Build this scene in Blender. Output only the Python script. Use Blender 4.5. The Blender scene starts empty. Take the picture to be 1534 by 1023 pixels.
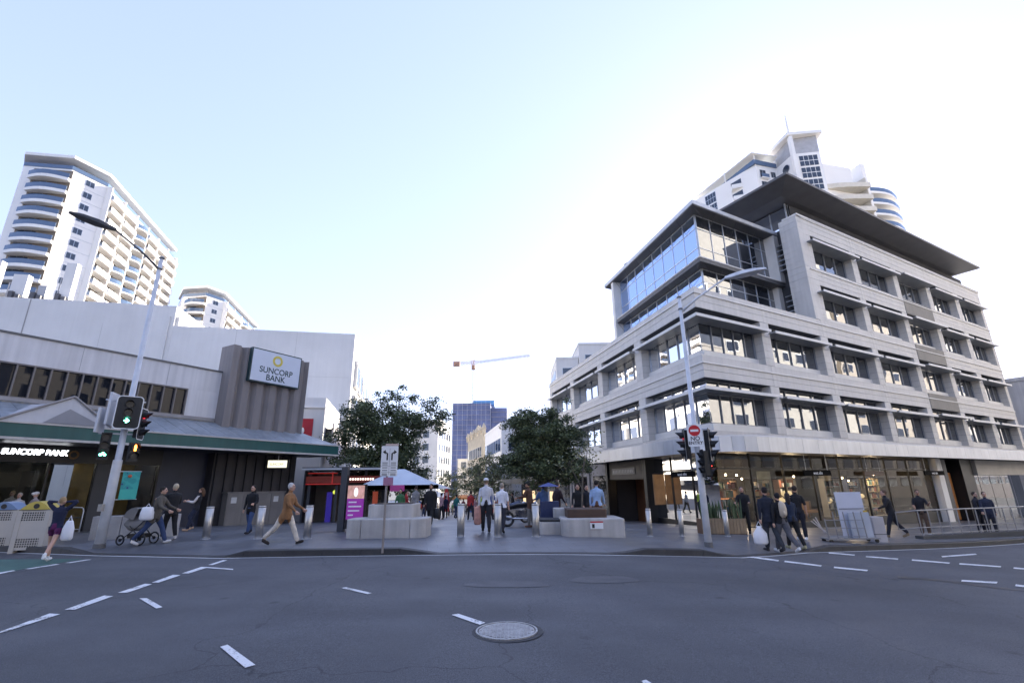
import bpy, bmesh, math, random
import numpy as np
from mathutils import Vector, Matrix, Quaternion
rad = math.radians
random.seed(11)
sc = bpy.context.scene
COL = sc.collection

# ------------------------------------------------------------------ camera
IW, IH = 1534, 1023                      # photograph's pixel grid, used to turn pixels into directions
FPX, PITCH, ROLL, HC = 716.0, rad(16.6), rad(0.7), 1.75
_fw = np.array([0, math.cos(PITCH), math.sin(PITCH)]); _up = np.array([0, -math.sin(PITCH), math.cos(PITCH)]); _rt = np.array([1., 0, 0])
_c, _s = math.cos(ROLL), math.sin(ROLL)
_rt2 = _c*_rt - _s*_up; _up2 = _s*_rt + _c*_up
OC = np.array([0, 0, HC])
cam_d = bpy.data.cameras.new('camera'); cam = bpy.data.objects.new('camera', cam_d); COL.objects.link(cam)
cam_d.sensor_width = 36; cam_d.lens = 36*FPX/IW; cam_d.clip_start = 0.1; cam_d.clip_end = 9000
cam.matrix_world = Matrix(((_rt2[0], _up2[0], -_fw[0], 0), (_rt2[1], _up2[1], -_fw[1], 0), (_rt2[2], _up2[2], -_fw[2], HC), (0, 0, 0, 1)))
sc.camera = cam

# ------------------------------------------------------------------ sky, sun, exposure
SUN_AZ, SUN_EL = 34.0, 22.0              # degrees right of the camera's forward axis / above the horizon
w = bpy.data.worlds.new('World'); sc.world = w; w.use_nodes = True
nt = w.node_tree; bg = nt.nodes['Background']
sky = nt.nodes.new('ShaderNodeTexSky'); sky.sky_type = 'NISHITA'; sky.sun_disc = False
sky.sun_elevation = rad(SUN_EL); sky.sun_rotation = rad(SUN_AZ)
sky.altitude = 60; sky.air_density = 1.0; sky.dust_density = 0.3; sky.ozone_density = 2.0
gm_ = nt.nodes.new('ShaderNodeGamma'); gm_.inputs[1].default_value = 0.46      # camera-like compression of the sky's range, the same everywhere
tn_ = nt.nodes.new('ShaderNodeVectorMath'); tn_.operation = 'MULTIPLY'; tn_.inputs[1].default_value = (0.93, 0.917, 1.165)
nt.links.new(sky.outputs[0], gm_.inputs[0]); nt.links.new(gm_.outputs[0], tn_.inputs[0]); nt.links.new(tn_.outputs[0], bg.inputs[0]); bg.inputs[1].default_value = 0.12
sun_d = bpy.data.lights.new('sun', 'SUN'); sun = bpy.data.objects.new('sun', sun_d); COL.objects.link(sun)
sun_d.energy = 3.6; sun_d.angle = rad(0.5); sun_d.color = (1.0, 0.9, 0.76)
SUNV = Vector((math.sin(rad(SUN_AZ))*math.cos(rad(SUN_EL)), math.cos(rad(SUN_AZ))*math.cos(rad(SUN_EL)), math.sin(rad(SUN_EL))))
sun.rotation_mode = 'QUATERNION'; sun.rotation_quaternion = (-SUNV).to_track_quat('-Z', 'Y'); sun.location = (60, 30, 80)
sc.view_settings.view_transform = 'Standard'; sc.view_settings.look = 'None'
sc.view_settings.gamma = 1.0; sc.view_settings.use_curve_mapping = False
sc.view_settings.exposure = 2.62

# ------------------------------------------------------------------ terrain and pixel helpers
def _q(t): return 0.5*(t + math.sqrt(t*t + 9.0))
def _g(x, y): return .05*(_q(y-21)-_q(y-75)) + .04*(_q(x-1)-_q(x-16)) + .008*(_q(-x-8)-_q(-x-40))
_G0 = _g(0., 0.)
def gz(x, y): return -(_g(x, y)-_G0)
KP = [(-200, 62), (-80, 32), (-40, 22.2), (-15.5, 15.6), (-11.5, 14.3), (-7.6, 13.35), (6.0, 13.75), (7.2, 14.35), (8.5, 15.2), (18.9, 19.2), (40, 28), (80, 46), (200, 100)]
def ky(x):
    for (a, b), (c, d) in zip(KP, KP[1:]):
        if x <= c: return b+(d-b)*(x-a)/(c-a)
    return KP[-1][1]
RAMPS = [(-9.9, 2.4), (0.3, 2.6), (7.2, 1.6)]
def ph(x, y):                             # top of the footpath
    k = 1.0; t = max(0., y-ky(x))
    for c, wd in RAMPS:
        e = max(0., min(1., (wd+.5-abs(x-c))/.6)); k = min(k, 1-e*max(0., min(1., 1-(t-.3)/1.5))*.88)
    return gz(x, y)+.16*k
def topz(x, y): return ph(x, y) if y > ky(x) else gz(x, y)
def ray(px, py):
    d = _fw*FPX+_rt2*(px-IW/2)+_up2*(IH/2-py); return d/np.linalg.norm(d)
def gnd(px, py, f=None):
    f = f or topz; d = ray(px, py); t = 1.0
    h = lambda t: (OC+t*d)[2]-f(*(OC+t*d)[:2])
    while t < 400 and h(t) > 0: t += .2
    a, b = t-.2, t
    for _ in range(30):
        m = (a+b)/2
        if h(m) > 0: a = m
        else: b = m
    p = OC+a*d; return Vector(p)
def atY(px, py, Y): d = ray(px, py); return Vector(OC+d*(Y/d[1]))
def dirv(a): return Vector((math.sin(rad(a)), math.cos(rad(a))))

# ------------------------------------------------------------------ materials
MATS = {}
def lin(c): return tuple((v/12.92 if v <= .04045 else ((v+.055)/1.055)**2.4) for v in c)
def mat(name, col, rough=.6, metal=0., var=.12, vs=1.2, fine=0., fs=60., bump=0., bs=80., spec=.5, emit=0., ecol=None, streak=0., trans=0.):
    if name in MATS: return MATS[name]
    m = bpy.data.materials.new(name); m.use_nodes = True; n = m.node_tree.nodes; l = m.node_tree.links
    b = n['Principled BSDF']; b.inputs['Roughness'].default_value = rough; b.inputs['Metallic'].default_value = metal
    b.inputs['Specular IOR Level'].default_value = spec
    tc = n.new('ShaderNodeTexCoord'); out = None
    rgb = n.new('ShaderNodeRGB'); rgb.outputs[0].default_value = (*col, 1); out = rgb.outputs[0]
    def layer(scale, amt, src, stretch=None, detail=5):
        nz = n.new('ShaderNodeTexNoise'); nz.inputs['Scale'].default_value = scale; nz.inputs['Detail'].default_value = detail
        if stretch:
            mp = n.new('ShaderNodeMapping'); mp.inputs['Scale'].default_value = stretch; l.new(tc.outputs['Object'], mp.inputs[0]); l.new(mp.outputs[0], nz.inputs['Vector'])
        else: l.new(tc.outputs['Object'], nz.inputs['Vector'])
        mr = n.new('ShaderNodeMapRange'); mr.inputs[1].default_value = .3; mr.inputs[2].default_value = .7
        mr.inputs[3].default_value = 1-amt; mr.inputs[4].default_value = 1+amt*.8; l.new(nz.outputs[0], mr.inputs[0])
        mx = n.new('ShaderNodeVectorMath'); mx.operation = 'MULTIPLY'; l.new(src, mx.inputs[0]); l.new(mr.outputs[0], mx.inputs[1])
        return mx.outputs[0]
    if var: out = layer(vs, var, out)
    if fine: out = layer(fs, fine, out, detail=2)
    if streak: out = layer(1.5, streak, out, stretch=(3, 3, .15))
    l.new(out, b.inputs['Base Color'])
    if bump:
        nz = n.new('ShaderNodeTexNoise'); nz.inputs['Scale'].default_value = bs; nz.inputs['Detail'].default_value = 4; l.new(tc.outputs['Object'], nz.inputs['Vector'])
        bp = n.new('ShaderNodeBump'); bp.inputs['Strength'].default_value = bump; bp.inputs['Distance'].default_value = .02; l.new(nz.outputs[0], bp.inputs['Height']); l.new(bp.outputs[0], b.inputs['Normal'])
    if emit:
        b.inputs['Emission Color'].default_value = (*(ecol or col), 1); b.inputs['Emission Strength'].default_value = emit
    if trans: b.inputs['Transmission Weight'].default_value = trans
    MATS[name] = m; return m
def mirror_glass(name, inner, ior=1.9, rough=.015, tint=(1, 1, 1), wave=.0):
    if name in MATS: return MATS[name]
    m = bpy.data.materials.new(name); m.use_nodes = True; n = m.node_tree.nodes; l = m.node_tree.links
    n.remove(n['Principled BSDF']); o = n['Material Output']
    d = n.new('ShaderNodeBsdfDiffuse'); d.inputs[0].default_value = (*inner, 1)
    g = n.new('ShaderNodeBsdfGlossy'); g.inputs['Roughness'].default_value = rough; g.inputs[0].default_value = (*tint, 1)
    f = n.new('ShaderNodeFresnel'); f.inputs[0].default_value = ior; mx = n.new('ShaderNodeMixShader')
    l.new(f.outputs[0], mx.inputs[0]); l.new(d.outputs[0], mx.inputs[1]); l.new(g.outputs[0], mx.inputs[2]); l.new(mx.outputs[0], o.inputs[0])
    if wave:
        tc = n.new('ShaderNodeTexCoord'); nz = n.new('ShaderNodeTexNoise'); nz.inputs['Scale'].default_value = .9; nz.inputs['Detail'].default_value = 1
        l.new(tc.outputs['Object'], nz.inputs['Vector']); bp = n.new('ShaderNodeBump'); bp.inputs['Strength'].default_value = wave; bp.inputs['Distance'].default_value = .05
        l.new(nz.outputs[0], bp.inputs['Height']); l.new(bp.outputs[0], g.inputs['Normal'])
    MATS[name] = m; return m
def clear_glass(name, tint=(.8, .85, .85), ior=1.5):
    if name in MATS: return MATS[name]
    m = bpy.data.materials.new(name); m.use_nodes = True; n = m.node_tree.nodes; l = m.node_tree.links
    n.remove(n['Principled BSDF']); o = n['Material Output']
    d = n.new('ShaderNodeBsdfTransparent'); d.inputs[0].default_value = (*tint, 1)
    g = n.new('ShaderNodeBsdfGlossy'); g.inputs['Roughness'].default_value = .01
    f = n.new('ShaderNodeFresnel'); f.inputs[0].default_value = ior; mx = n.new('ShaderNodeMixShader')
    l.new(f.outputs[0], mx.inputs[0]); l.new(d.outputs[0], mx.inputs[1]); l.new(g.outputs[0], mx.inputs[2]); l.new(mx.outputs[0], o.inputs[0])
    MATS[name] = m; return m

# ------------------------------------------------------------------ mesh helpers
def rootloc(p):
    v = Vector((0, 0, 0))
    while p is not None: v += p.location; p = p.parent
    return v
def link(name, me, parent=None, loc=(0, 0, 0)):
    o = bpy.data.objects.new(name, me); COL.objects.link(o); o.location = loc
    if parent is not None: o.parent = parent
    return o
def tag(o, label=None, cat=None, group=None, kind=None):
    if label: o['label'] = label
    if cat: o['category'] = cat
    if group: o['group'] = group
    if kind: o['kind'] = kind
    return o
def thing(name, label, cat, loc=(0, 0, 0), group=None, rz=0.):
    o = bpy.data.objects.new(name, None); COL.objects.link(o); o.location = loc; o.empty_display_size = .3
    o.rotation_euler = (0, 0, rz); return tag(o, label, cat, group)
class Fr:                                  # vertical facade frame: u along the wall, o outwards, z up
    def __init__(s, org, d, n): s.o = Vector(org[:2]); s.d = Vector(d[:2]).normalized(); s.n = Vector(n[:2]).normalized(); s.rz = math.atan2(s.d.y, s.d.x)
    def P(s, u, o=0., z=0.): p = s.o+s.d*u+s.n*o; return Vector((p.x, p.y, z))
    def uv(s, p): q = Vector(p[:2])-s.o; return q.dot(s.d), q.dot(s.n)
class MB:
    def __init__(s): s.v = []; s.f = []; s.m = []
    def add(s, vs, fs, m=0):
        k = len(s.v); s.v += [tuple(v) for v in vs]
        for f in fs: s.f.append(tuple(i+k for i in f)); s.m.append(m)
        return s
    def box(s, x0, x1, y0, y1, z0, z1, m=0):
        return s.add([(x, y, z) for z in (z0, z1) for y in (y0, y1) for x in (x0, x1)], [(0, 2, 3, 1), (4, 5, 7, 6), (0, 1, 5, 4), (2, 6, 7, 3), (0, 4, 6, 2), (1, 3, 7, 5)], m)
    def fbox(s, fr, u0, u1, o0, o1, z0, z1, m=0):
        return s.add([fr.P(u, o, z) for z in (z0, z1) for o in (o0, o1) for u in (u0, u1)], [(0, 2, 3, 1), (4, 5, 7, 6), (0, 1, 5, 4), (2, 6, 7, 3), (0, 4, 6, 2), (1, 3, 7, 5)], m)
    def prism(s, poly, z0, z1, m=0, mtop=None):
        n = len(poly); vs = [(p[0], p[1], z0) for p in poly]+[(p[0], p[1], z1) for p in poly]
        s.add(vs, [(i, (i+1) % n, n+(i+1) % n, n+i) for i in range(n)]+[tuple(range(n-1, -1, -1))], m)
        return s.add(vs[n:], [tuple(range(n))], m if mtop is None else mtop)
    def quad(s, a, b, c, d, m=0): return s.add([a, b, c, d], [(0, 1, 2, 3)], m)
    def plate(s, pts, nrm, th, m=0):        # a polygon pts (3D) given thickness th along nrm
        n = len(pts); nrm = Vector(nrm); b = [Vector(p) for p in pts]; t = [p+nrm*th for p in b]
        return s.add(b+t, [(i, (i+1) % n, n+(i+1) % n, n+i) for i in range(n)]+[tuple(range(n-1, -1, -1)), tuple(range(n, 2*n))], m)
    def tube(s, pts, r, n=8, m=0, cap=True):
        pts = [Vector(p) for p in pts]; rs = r if hasattr(r, '__len__') else [r]*len(pts)
        k = len(s.v); ref = None
        for i, p in enumerate(pts):
            t = (pts[min(i+1, len(pts)-1)]-pts[max(i-1, 0)]).normalized()
            if ref is None: ref = t.orthogonal().normalized()
            ref = (ref-t*ref.dot(t)).normalized(); b = t.cross(ref)
            rr = rs[i] if hasattr(rs[i], '__len__') else (rs[i], rs[i])
            for j in range(n):
                a = 2*math.pi*j/n; s.v.append(tuple(p+ref*(math.cos(a)*rr[0])+b*(math.sin(a)*rr[1])))
        for i in range(len(pts)-1):
            for j in range(n):
                s.f.append((k+i*n+j, k+i*n+(j+1) % n, k+(i+1)*n+(j+1) % n, k+(i+1)*n+j)); s.m.append(m)
        if cap:
            s.f.append(tuple(k+j for j in range(n-1, -1, -1))); s.m.append(m)
            e = k+(len(pts)-1)*n; s.f.append(tuple(e+j for j in range(n))); s.m.append(m)
        return s
    def ball(s, c, r, n=10, k=6, m=0):
        c = Vector(c); r = Vector(r) if hasattr(r, '__len__') else Vector((r, r, r)); b = len(s.v)
        for i in range(1, k):
            ph_ = math.pi*i/k
            for j in range(n):
                th = 2*math.pi*j/n; s.v.append((c.x+r.x*math.sin(ph_)*math.cos(th), c.y+r.y*math.sin(ph_)*math.sin(th), c.z+r.z*math.cos(ph_)))
        s.v.append((c.x, c.y, c.z+r.z)); s.v.append((c.x, c.y, c.z-r.z)); T = len(s.v)-2; B = T+1
        for i in range(k-2):
            for j in range(n): s.f.append((b+i*n+j, b+(i+1)*n+j, b+(i+1)*n+(j+1) % n, b+i*n+(j+1) % n)); s.m.append(m)
        for j in range(n):
            s.f.append((b+j, b+(j+1) % n, T)); s.m.append(m); e = b+(k-2)*n; s.f.append((e+(j+1) % n, e+j, B)); s.m.append(m)
        return s
    def disc(s, c, ax, r, th=.01, n=16, m=0):
        c = Vector(c); ax = Vector(ax).normalized(); return s.tube([c, c+ax*th], r, n, m)
    def mesh(s, name, mats, off=Vector((0, 0, 0)), smooth=False, fix=True):
        me = bpy.data.meshes.new(name); me.from_pydata([(v[0]-off[0], v[1]-off[1], v[2]-off[2]) for v in s.v], [], s.f)
        for m in (mats if isinstance(mats, (list, tuple)) else [mats]): me.materials.append(m)
        me.polygons.foreach_set('material_index', s.m)
        if fix:
            bm = bmesh.new(); bm.from_mesh(me); bmesh.ops.recalc_face_normals(bm, faces=bm.faces); bm.to_mesh(me); bm.free()
        if smooth: me.polygons.foreach_set('use_smooth', [True]*len(me.polygons))
        me.update(); return me
    def build(s, name, mats, parent=None, smooth=False, fix=True):
        return link(name, s.mesh(name, mats, rootloc(parent), smooth, fix), parent)
    def local(s, name, mats, parent=None, smooth=False, loc=(0, 0, 0)):     # vertices already in the parent's local space
        return link(name, s.mesh(name, mats, Vector((0, 0, 0)), smooth), parent, loc)
_bc = {}
def piece(name, fr, u0, u1, o0, o1, z0, z1, m, parent):                     # shared-mesh box placed on a facade
    key = (round(u1-u0, 3), round(o1-o0, 3), round(z1-z0, 3), m.name)
    if key not in _bc:
        a, b, c = (u1-u0)/2, (o1-o0)/2, (z1-z0)/2; _bc[key] = MB().box(-a, a, -b, b, -c, c).mesh(name, m)
    o = link(name, _bc[key], parent, fr.P((u0+u1)/2, (o0+o1)/2, (z0+z1)/2)-rootloc(parent)); o.rotation_euler = (0, 0, fr.rz); return o
def text_mesh(txt, size, m, ext=.004, align='CENTER', shear=0., bold=0.):
    cu = bpy.data.curves.new('lettering', 'FONT'); cu.body = txt; cu.size = size; cu.extrude = ext; cu.align_x = align; cu.align_y = 'CENTER'; cu.shear = shear; cu.offset = bold
    o = bpy.data.objects.new('lettering', cu); COL.objects.link(o); bpy.context.view_layer.update()
    me = bpy.data.meshes.new_from_object(o.evaluated_get(bpy.context.evaluated_depsgraph_get())); bpy.data.objects.remove(o)
    me.materials.clear(); me.materials.append(m); return me
def put_text(txt, size, m, fr, u, o, z, parent, sx=1., rev=False, name='lettering', bold=0., shear=0.):   # upright lettering on a facade, readable from outside
    me = text_mesh(txt, size, m, bold=bold, shear=shear); ob = link(name, me, parent)
    right = Vector((fr.d.x, fr.d.y, 0)); out = Vector((fr.n.x, fr.n.y, 0))
    if right.cross(Vector((0, 0, 1))).dot(out) < 0: right = -right
    R = Matrix((right, Vector((0, 0, 1)), out)).transposed().to_4x4()
    ob.matrix_local = Matrix.Translation(fr.P(u, o, z)-rootloc(parent)) @ R @ Matrix.Diagonal((sx, 1, 1, 1)); return ob
def copy_tree(o, parent=None):
    c = o.copy(); COL.objects.link(c); c.parent = parent
    for ch in o.children: copy_tree(ch, c)
    return c

# ------------------------------------------------------------------ ground: road sheet, footpath, kerb, markings
def asphalt_mat():
    m = bpy.data.materials.new('asphalt'); m.use_nodes = True; n = m.node_tree.nodes; l = m.node_tree.links; b = n['Principled BSDF']
    tc = n.new('ShaderNodeTexCoord')
    def nz(s, d, st=None):
        x = n.new('ShaderNodeTexNoise'); x.inputs['Scale'].default_value = s; x.inputs['Detail'].default_value = d
        if st: mp = n.new('ShaderNodeMapping'); mp.inputs['Scale'].default_value = st; l.new(tc.outputs['Object'], mp.inputs[0]); l.new(mp.outputs[0], x.inputs[0])
        else: l.new(tc.outputs['Object'], x.inputs[0])
        return x.outputs[0]
    def rng(s, a, c, lo=.3, hi=.7):
        x = n.new('ShaderNodeMapRange'); x.inputs[1].default_value = lo; x.inputs[2].default_value = hi; x.inputs[3].default_value = a; x.inputs[4].default_value = c; l.new(s, x.inputs[0]); return x.outputs[0]
    def mul(a, c):
        x = n.new('ShaderNodeMath'); x.operation = 'MULTIPLY'; l.new(a, x.inputs[0]); l.new(c, x.inputs[1]); return x.outputs[0]
    def crack(scale, th, seed):
        ds = n.new('ShaderNodeVectorMath'); ds.operation = 'ADD'; mpx = n.new('ShaderNodeMapping'); mpx.inputs['Location'].default_value = (seed, seed*.7, 0); l.new(tc.outputs['Object'], mpx.inputs[0])
        nn = n.new('ShaderNodeTexNoise'); nn.inputs['Scale'].default_value = 1.1; nn.inputs['Detail'].default_value = 5; l.new(mpx.outputs[0], nn.inputs[0]); l.new(mpx.outputs[0], ds.inputs[0]); l.new(nn.outputs['Color'], ds.inputs[1])
        vo = n.new('ShaderNodeTexVoronoi'); vo.feature = 'DISTANCE_TO_EDGE'; vo.inputs['Scale'].default_value = scale; l.new(ds.outputs[0], vo.inputs[0])
        c0 = rng(vo.outputs['Distance'], 0., 1., 0., th); mk = rng(nz(.16, 2), 0., 1., .5, .6); mx = n.new('ShaderNodeMath'); mx.operation = 'MAXIMUM'; l.new(c0, mx.inputs[0]); l.new(mk, mx.inputs[1]); return rng(mx.outputs[0], .45, 1., 0., 1.)
    vs_ = n.new('ShaderNodeTexVoronoi'); vs_.inputs['Scale'].default_value = .9; l.new(tc.outputs['Object'], vs_.inputs[0]); spots = rng(vs_.outputs['Distance'], .5, 1., .02, .1)
    wear = mul(mul(crack(.22, .004, 3.), rng(nz(1., 5, (.05, .55, 1)), .78, 1.2)), mul(spots, rng(nz(.35, 5), .88, 1.12)))
    v = mul(mul(rng(nz(.12, 4, (.5, 1.6, 1)), .86, 1.14), rng(nz(1.1, 6), .93, 1.07)), mul(rng(nz(90, 2), .45, 1.7), rng(nz(22, 3), .9, 1.1)))
    v = mul(v, wear)
    cx = n.new('ShaderNodeVectorMath'); cx.operation = 'SCALE'; cx.inputs[0].default_value = (.064, .066, .074); l.new(v, cx.inputs['Scale']); l.new(cx.outputs[0], b.inputs['Base Color'])
    l.new(rng(nz(.5, 4), .62, .8), b.inputs['Roughness'])
    bp = n.new('ShaderNodeBump'); bp.inputs['Strength'].default_value = .5; bp.inputs['Distance'].default_value = .01; l.new(nz(110, 2), bp.inputs['Height']); l.new(bp.outputs[0], b.inputs['Normal'])
    return m
def paving_mat():
    m = bpy.data.materials.new('granite_paving'); m.use_nodes = True; n = m.node_tree.nodes; l = m.node_tree.links; b = n['Principled BSDF']
    tc = n.new('ShaderNodeTexCoord'); mp = n.new('ShaderNodeMapping'); mp.inputs['Rotation'].default_value = (0, 0, rad(-12)); l.new(tc.outputs['Object'], mp.inputs[0])
    br = n.new('ShaderNodeTexBrick'); l.new(mp.outputs[0], br.inputs[0]); br.inputs['Scale'].default_value = 1.0; br.inputs['Brick Width'].default_value = .6; br.inputs['Row Height'].default_value = .4
    br.inputs['Mortar Size'].default_value = .006; br.inputs['Color1'].default_value = (.125, .13, .145, 1); br.inputs['Color2'].default_value = (.1, .105, .12, 1); br.inputs['Mortar'].default_value = (.045, .045, .05, 1)
    nz = n.new('ShaderNodeTexNoise'); nz.inputs['Scale'].default_value = .5; nz.inputs['Detail'].default_value = 6; l.new(tc.outputs['Object'], nz.inputs[0])
    mr = n.new('ShaderNodeMapRange'); mr.inputs[1].default_value = .3; mr.inputs[2].default_value = .7; mr.inputs[3].default_value = .78; mr.inputs[4].default_value = 1.2; l.new(nz.outputs[0], mr.inputs[0])
    n2 = n.new('ShaderNodeTexNoise'); n2.inputs['Scale'].default_value = 70; l.new(tc.outputs['Object'], n2.inputs[0])
    m2 = n.new('ShaderNodeMapRange'); m2.inputs[3].default_value = .75; m2.inputs[4].default_value = 1.25; l.new(n2.outputs[0], m2.inputs[0])
    a = n.new('ShaderNodeVectorMath'); a.operation = 'MULTIPLY'; l.new(br.outputs[0], a.inputs[0]); l.new(mr.outputs[0], a.inputs[1])
    c = n.new('ShaderNodeVectorMath'); c.operation = 'MULTIPLY'; l.new(a.outputs[0], c.inputs[0]); l.new(m2.outputs[0], c.inputs[1]); l.new(c.outputs[0], b.inputs['Base Color'])
    r = n.new('ShaderNodeMapRange'); r.inputs[1].default_value = .3; r.inputs[2].default_value = .7; r.inputs[3].default_value = .3; r.inputs[4].default_value = .5; l.new(nz.outputs[0], r.inputs[0]); l.new(r.outputs[0], b.inputs['Roughness'])
    return m
xs = [-4000, -1500, -600, -300, -150, -100, -70]+[-50+i for i in range(0, 111)]+[70, 90, 120, 200, 400, 900, 2000, 4000]
ys = [-4000, -1500, -600, -200, -80, -40]+[-25+i for i in range(0, 116)]+[100, 120, 150, 200, 350, 700, 1500, 4500]
mb = MB(); nx = len(xs)
mb.v = [(x, y, gz(x, y)) for y in ys for x in xs]
mb.f = [(j*nx+i, j*nx+i+1, (j+1)*nx+i+1, (j+1)*nx+i) for j in range(len(ys)-1) for i in range(nx-1)]; mb.m = [0]*len(mb.f)
road = mb.build('road', asphalt_mat(), None, True, False); tag(road, kind='structure')
PAVE = paving_mat()
xs = [-60, -50]+[-45+.5*i for i in range(0, 221)]+[70, 80]
ts = [.3, .5, .8, 1.2, 1.6, 2, 2.6, 3.4, 4.5, 6, 8, 10, 12, 15, 18, 22, 27, 33, 40, 50, 60, 75, 95, 130]
mb = MB(); nx = len(xs)
mb.v = [(x, ky(x)+t, ph(x, ky(x)+t)) for t in ts for x in xs]
mb.f = [(j*nx+i, j*nx+i+1, (j+1)*nx+i+1, (j+1)*nx+i) for j in range(len(ts)-1) for i in range(nx-1)]; mb.m = [0]*len(mb.f)
footpath = mb.build('footpath', PAVE, None, True, False); tag(footpath, kind='structure')
kerb_m = mat('kerb_bluestone', (.034, .033, .034), .6, var=.25, vs=2, fine=.2)
kroot = thing('kerb', None, None); kroot['kind'] = 'structure'
kx = [-44.0+1.0*i for i in range(0, 110)]
for a, b in zip(kx, kx[1:]):
    if b < -30 or a > 45: continue
    b2 = b-.008; q = MB()
    vs = []
    for x in (a, (a+b)/2, b2):
        y = ky(x); h = ph(x, y+.3); g = gz(x, y)
        vs += [(x, y, g-.05), (x, y+.015, max(g+.012, h-.012)), (x, y+.03, max(g+.016, h+.003)), (x, y+.31, h+.003), (x, y+.31, g-.05)]
    fs = [(0, 4, 3, 2, 1), (10, 11, 12, 13, 14)]
    for k in (0, 5): fs += [(k, k+1, k+6, k+5), (k+1, k+2, k+7, k+6), (k+2, k+3, k+8, k+7), (k+3, k+4, k+9, k+8), (k, k+5, k+9, k+4)]
    q.add(vs, fs); q.build('kerbstone', kerb_m, kroot)
gut = mat('gutter_concrete', (.5, .5, .5), .8, var=.2)
mb = MB(); xs = [-30+.5*i for i in range(0, 100)]
mb.v = [(x, ky(x)+t, gz(x, ky(x))+.006) for t in (-.11, 0.0) for x in xs]; nx = len(xs)
mb.f = [(i, i+1, nx+i+1, nx+i) for i in range(nx-1)]; mb.m = [0]*len(mb.f)
mb.build('gutter_line', gut, road, False, False)
def worn_paint():
    m = bpy.data.materials.new('worn_road_paint'); m.use_nodes = True; n = m.node_tree.nodes; l = m.node_tree.links; b = n['Principled BSDF']; tc = n.new('ShaderNodeTexCoord'); b.inputs['Roughness'].default_value = .65
    def nz(s, d): x = n.new('ShaderNodeTexNoise'); x.inputs['Scale'].default_value = s; x.inputs['Detail'].default_value = d; l.new(tc.outputs['Object'], x.inputs[0]); return x.outputs[0]
    ad = n.new('ShaderNodeMath'); ad.operation = 'ADD'; l.new(nz(38, 3), ad.inputs[0]); l.new(nz(5, 4), ad.inputs[1])
    mr = n.new('ShaderNodeMapRange'); mr.inputs[1].default_value = 1.06; mr.inputs[2].default_value = 1.26; l.new(ad.outputs[0], mr.inputs[0])
    mx = n.new('ShaderNodeMix'); mx.data_type = 'RGBA'; mx.inputs['A'].default_value = (.7, .7, .7, 1); mx.inputs['B'].default_value = (.1, .1, .105, 1); l.new(mr.outputs[0], mx.inputs['Factor'])
    l.new(mx.outputs['Result'], b.inputs['Base Color']); return m
paint = worn_paint()
green = mat('cycle_lane_green', (.05, .12, .1), .7, var=.2, vs=2, fine=.2)
def mark(q, m=paint, name='lane_dash', dz=.009, nu=8, nv=2):
    mb = MB(); P = [Vector((*p, 0)) for p in q]
    for j in range(nv+1):
        for i in range(nu+1):
            a = P[0].lerp(P[3], i/nu); b = P[1].lerp(P[2], i/nu); p = a.lerp(b, j/nv); g = gnd(p.x, p.y, gz); mb.v.append((g.x, g.y, gz(g.x, g.y)+dz))
    mb.f = [(j*(nu+1)+i, j*(nu+1)+i+1, (j+1)*(nu+1)+i+1, (j+1)*(nu+1)+i) for j in range(nv) for i in range(nu)]; mb.m = [0]*len(mb.f)
    return mb.build(name, m, road)
for q in [((-12, 951), (10, 946), (90, 920.3), (74, 919.3)), ((96.6, 913.6), (111.9, 913.6), (169.5, 893.2), (156, 892.2)), ((176.3, 888.1), (190.5, 888.1), (227.8, 875.3), (217, 874.6)),
          ((227.1, 872.9), (237.3, 872.9), (270.5, 861.7), (259.3, 861)), ((272.2, 859), (283, 859), (311.9, 849.8), (301.7, 849.2)), ((311.2, 846.4), (318.6, 846.4), (340.7, 839.3), (334, 839)),
          ((306.8, 849.2), (306.8, 850.7), (349.2, 853.8), (349.2, 852.2)), ((208.5, 896.6), (219.7, 896.3), (243.4, 909.8), (233.9, 911.9)), ((329.5, 969.5), (340.7, 966.1), (382.4, 996.6), (367.1, 1001)),
          ((-12, 859.5), (-12, 862), (23, 855.3), (20, 854.3)), ((36.6, 852.5), (44, 852.5), (89.8, 845.4), (83, 845)), ((96.6, 843.4), (105, 843.4), (137.3, 838.3), (130.5, 838)),
          ((510.2, 880.9), (518.6, 879.9), (557.6, 888.6), (550.8, 890.2)), ((676.3, 921.4), (686.4, 919.7), (727, 933.2), (718.6, 936.3)), ((960, 1021), (968, 1019), (995, 1036), (984, 1040)),
          ((1119.8, 832.4), (1119, 834.6), (1166, 841), (1167, 839)), ((1175.7, 839.8), (1175, 842), (1230, 848.7), (1231, 846.8)), ((1249.6, 848.8), (1249, 851), (1299, 855.8), (1300.4, 853.8)),
          ((1241.8, 827.3), (1241.4, 829), (1280, 832.2), (1281, 830.8)), ((1297.7, 832.8), (1297, 834.6), (1345, 838.2), (1346, 836.8)), ((1366.5, 837.8), (1366, 839.8), (1422, 844.4), (1423.5, 842.8)),
          ((1437.7, 843.6), (1437, 845.6), (1499, 849.8), (1500.4, 848.2)), ((1519, 849.8), (1518, 851.8), (1548, 854.2), (1548, 852.2)), ((1410, 833), (1412, 834.8), (1464, 830.8), (1461, 829.2)),
          ((1441, 868.8), (1440, 871), (1493, 874.2), (1495, 871.6)), ((1522, 875.2), (1521, 878), (1552, 882), (1553, 879))]:
    mark(q)
mark(((-40, 838.5), (-40, 866), (40, 851.5), (128, 836.5)), green, 'cycle_lane_surface', .005, 14, 4)
patch = mat('asphalt_patch', (.078, .078, .084), .7, var=.2, vs=3, fine=.25); tar = mat('tar_seal', (.028, .028, .032), .5, var=.2)
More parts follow.
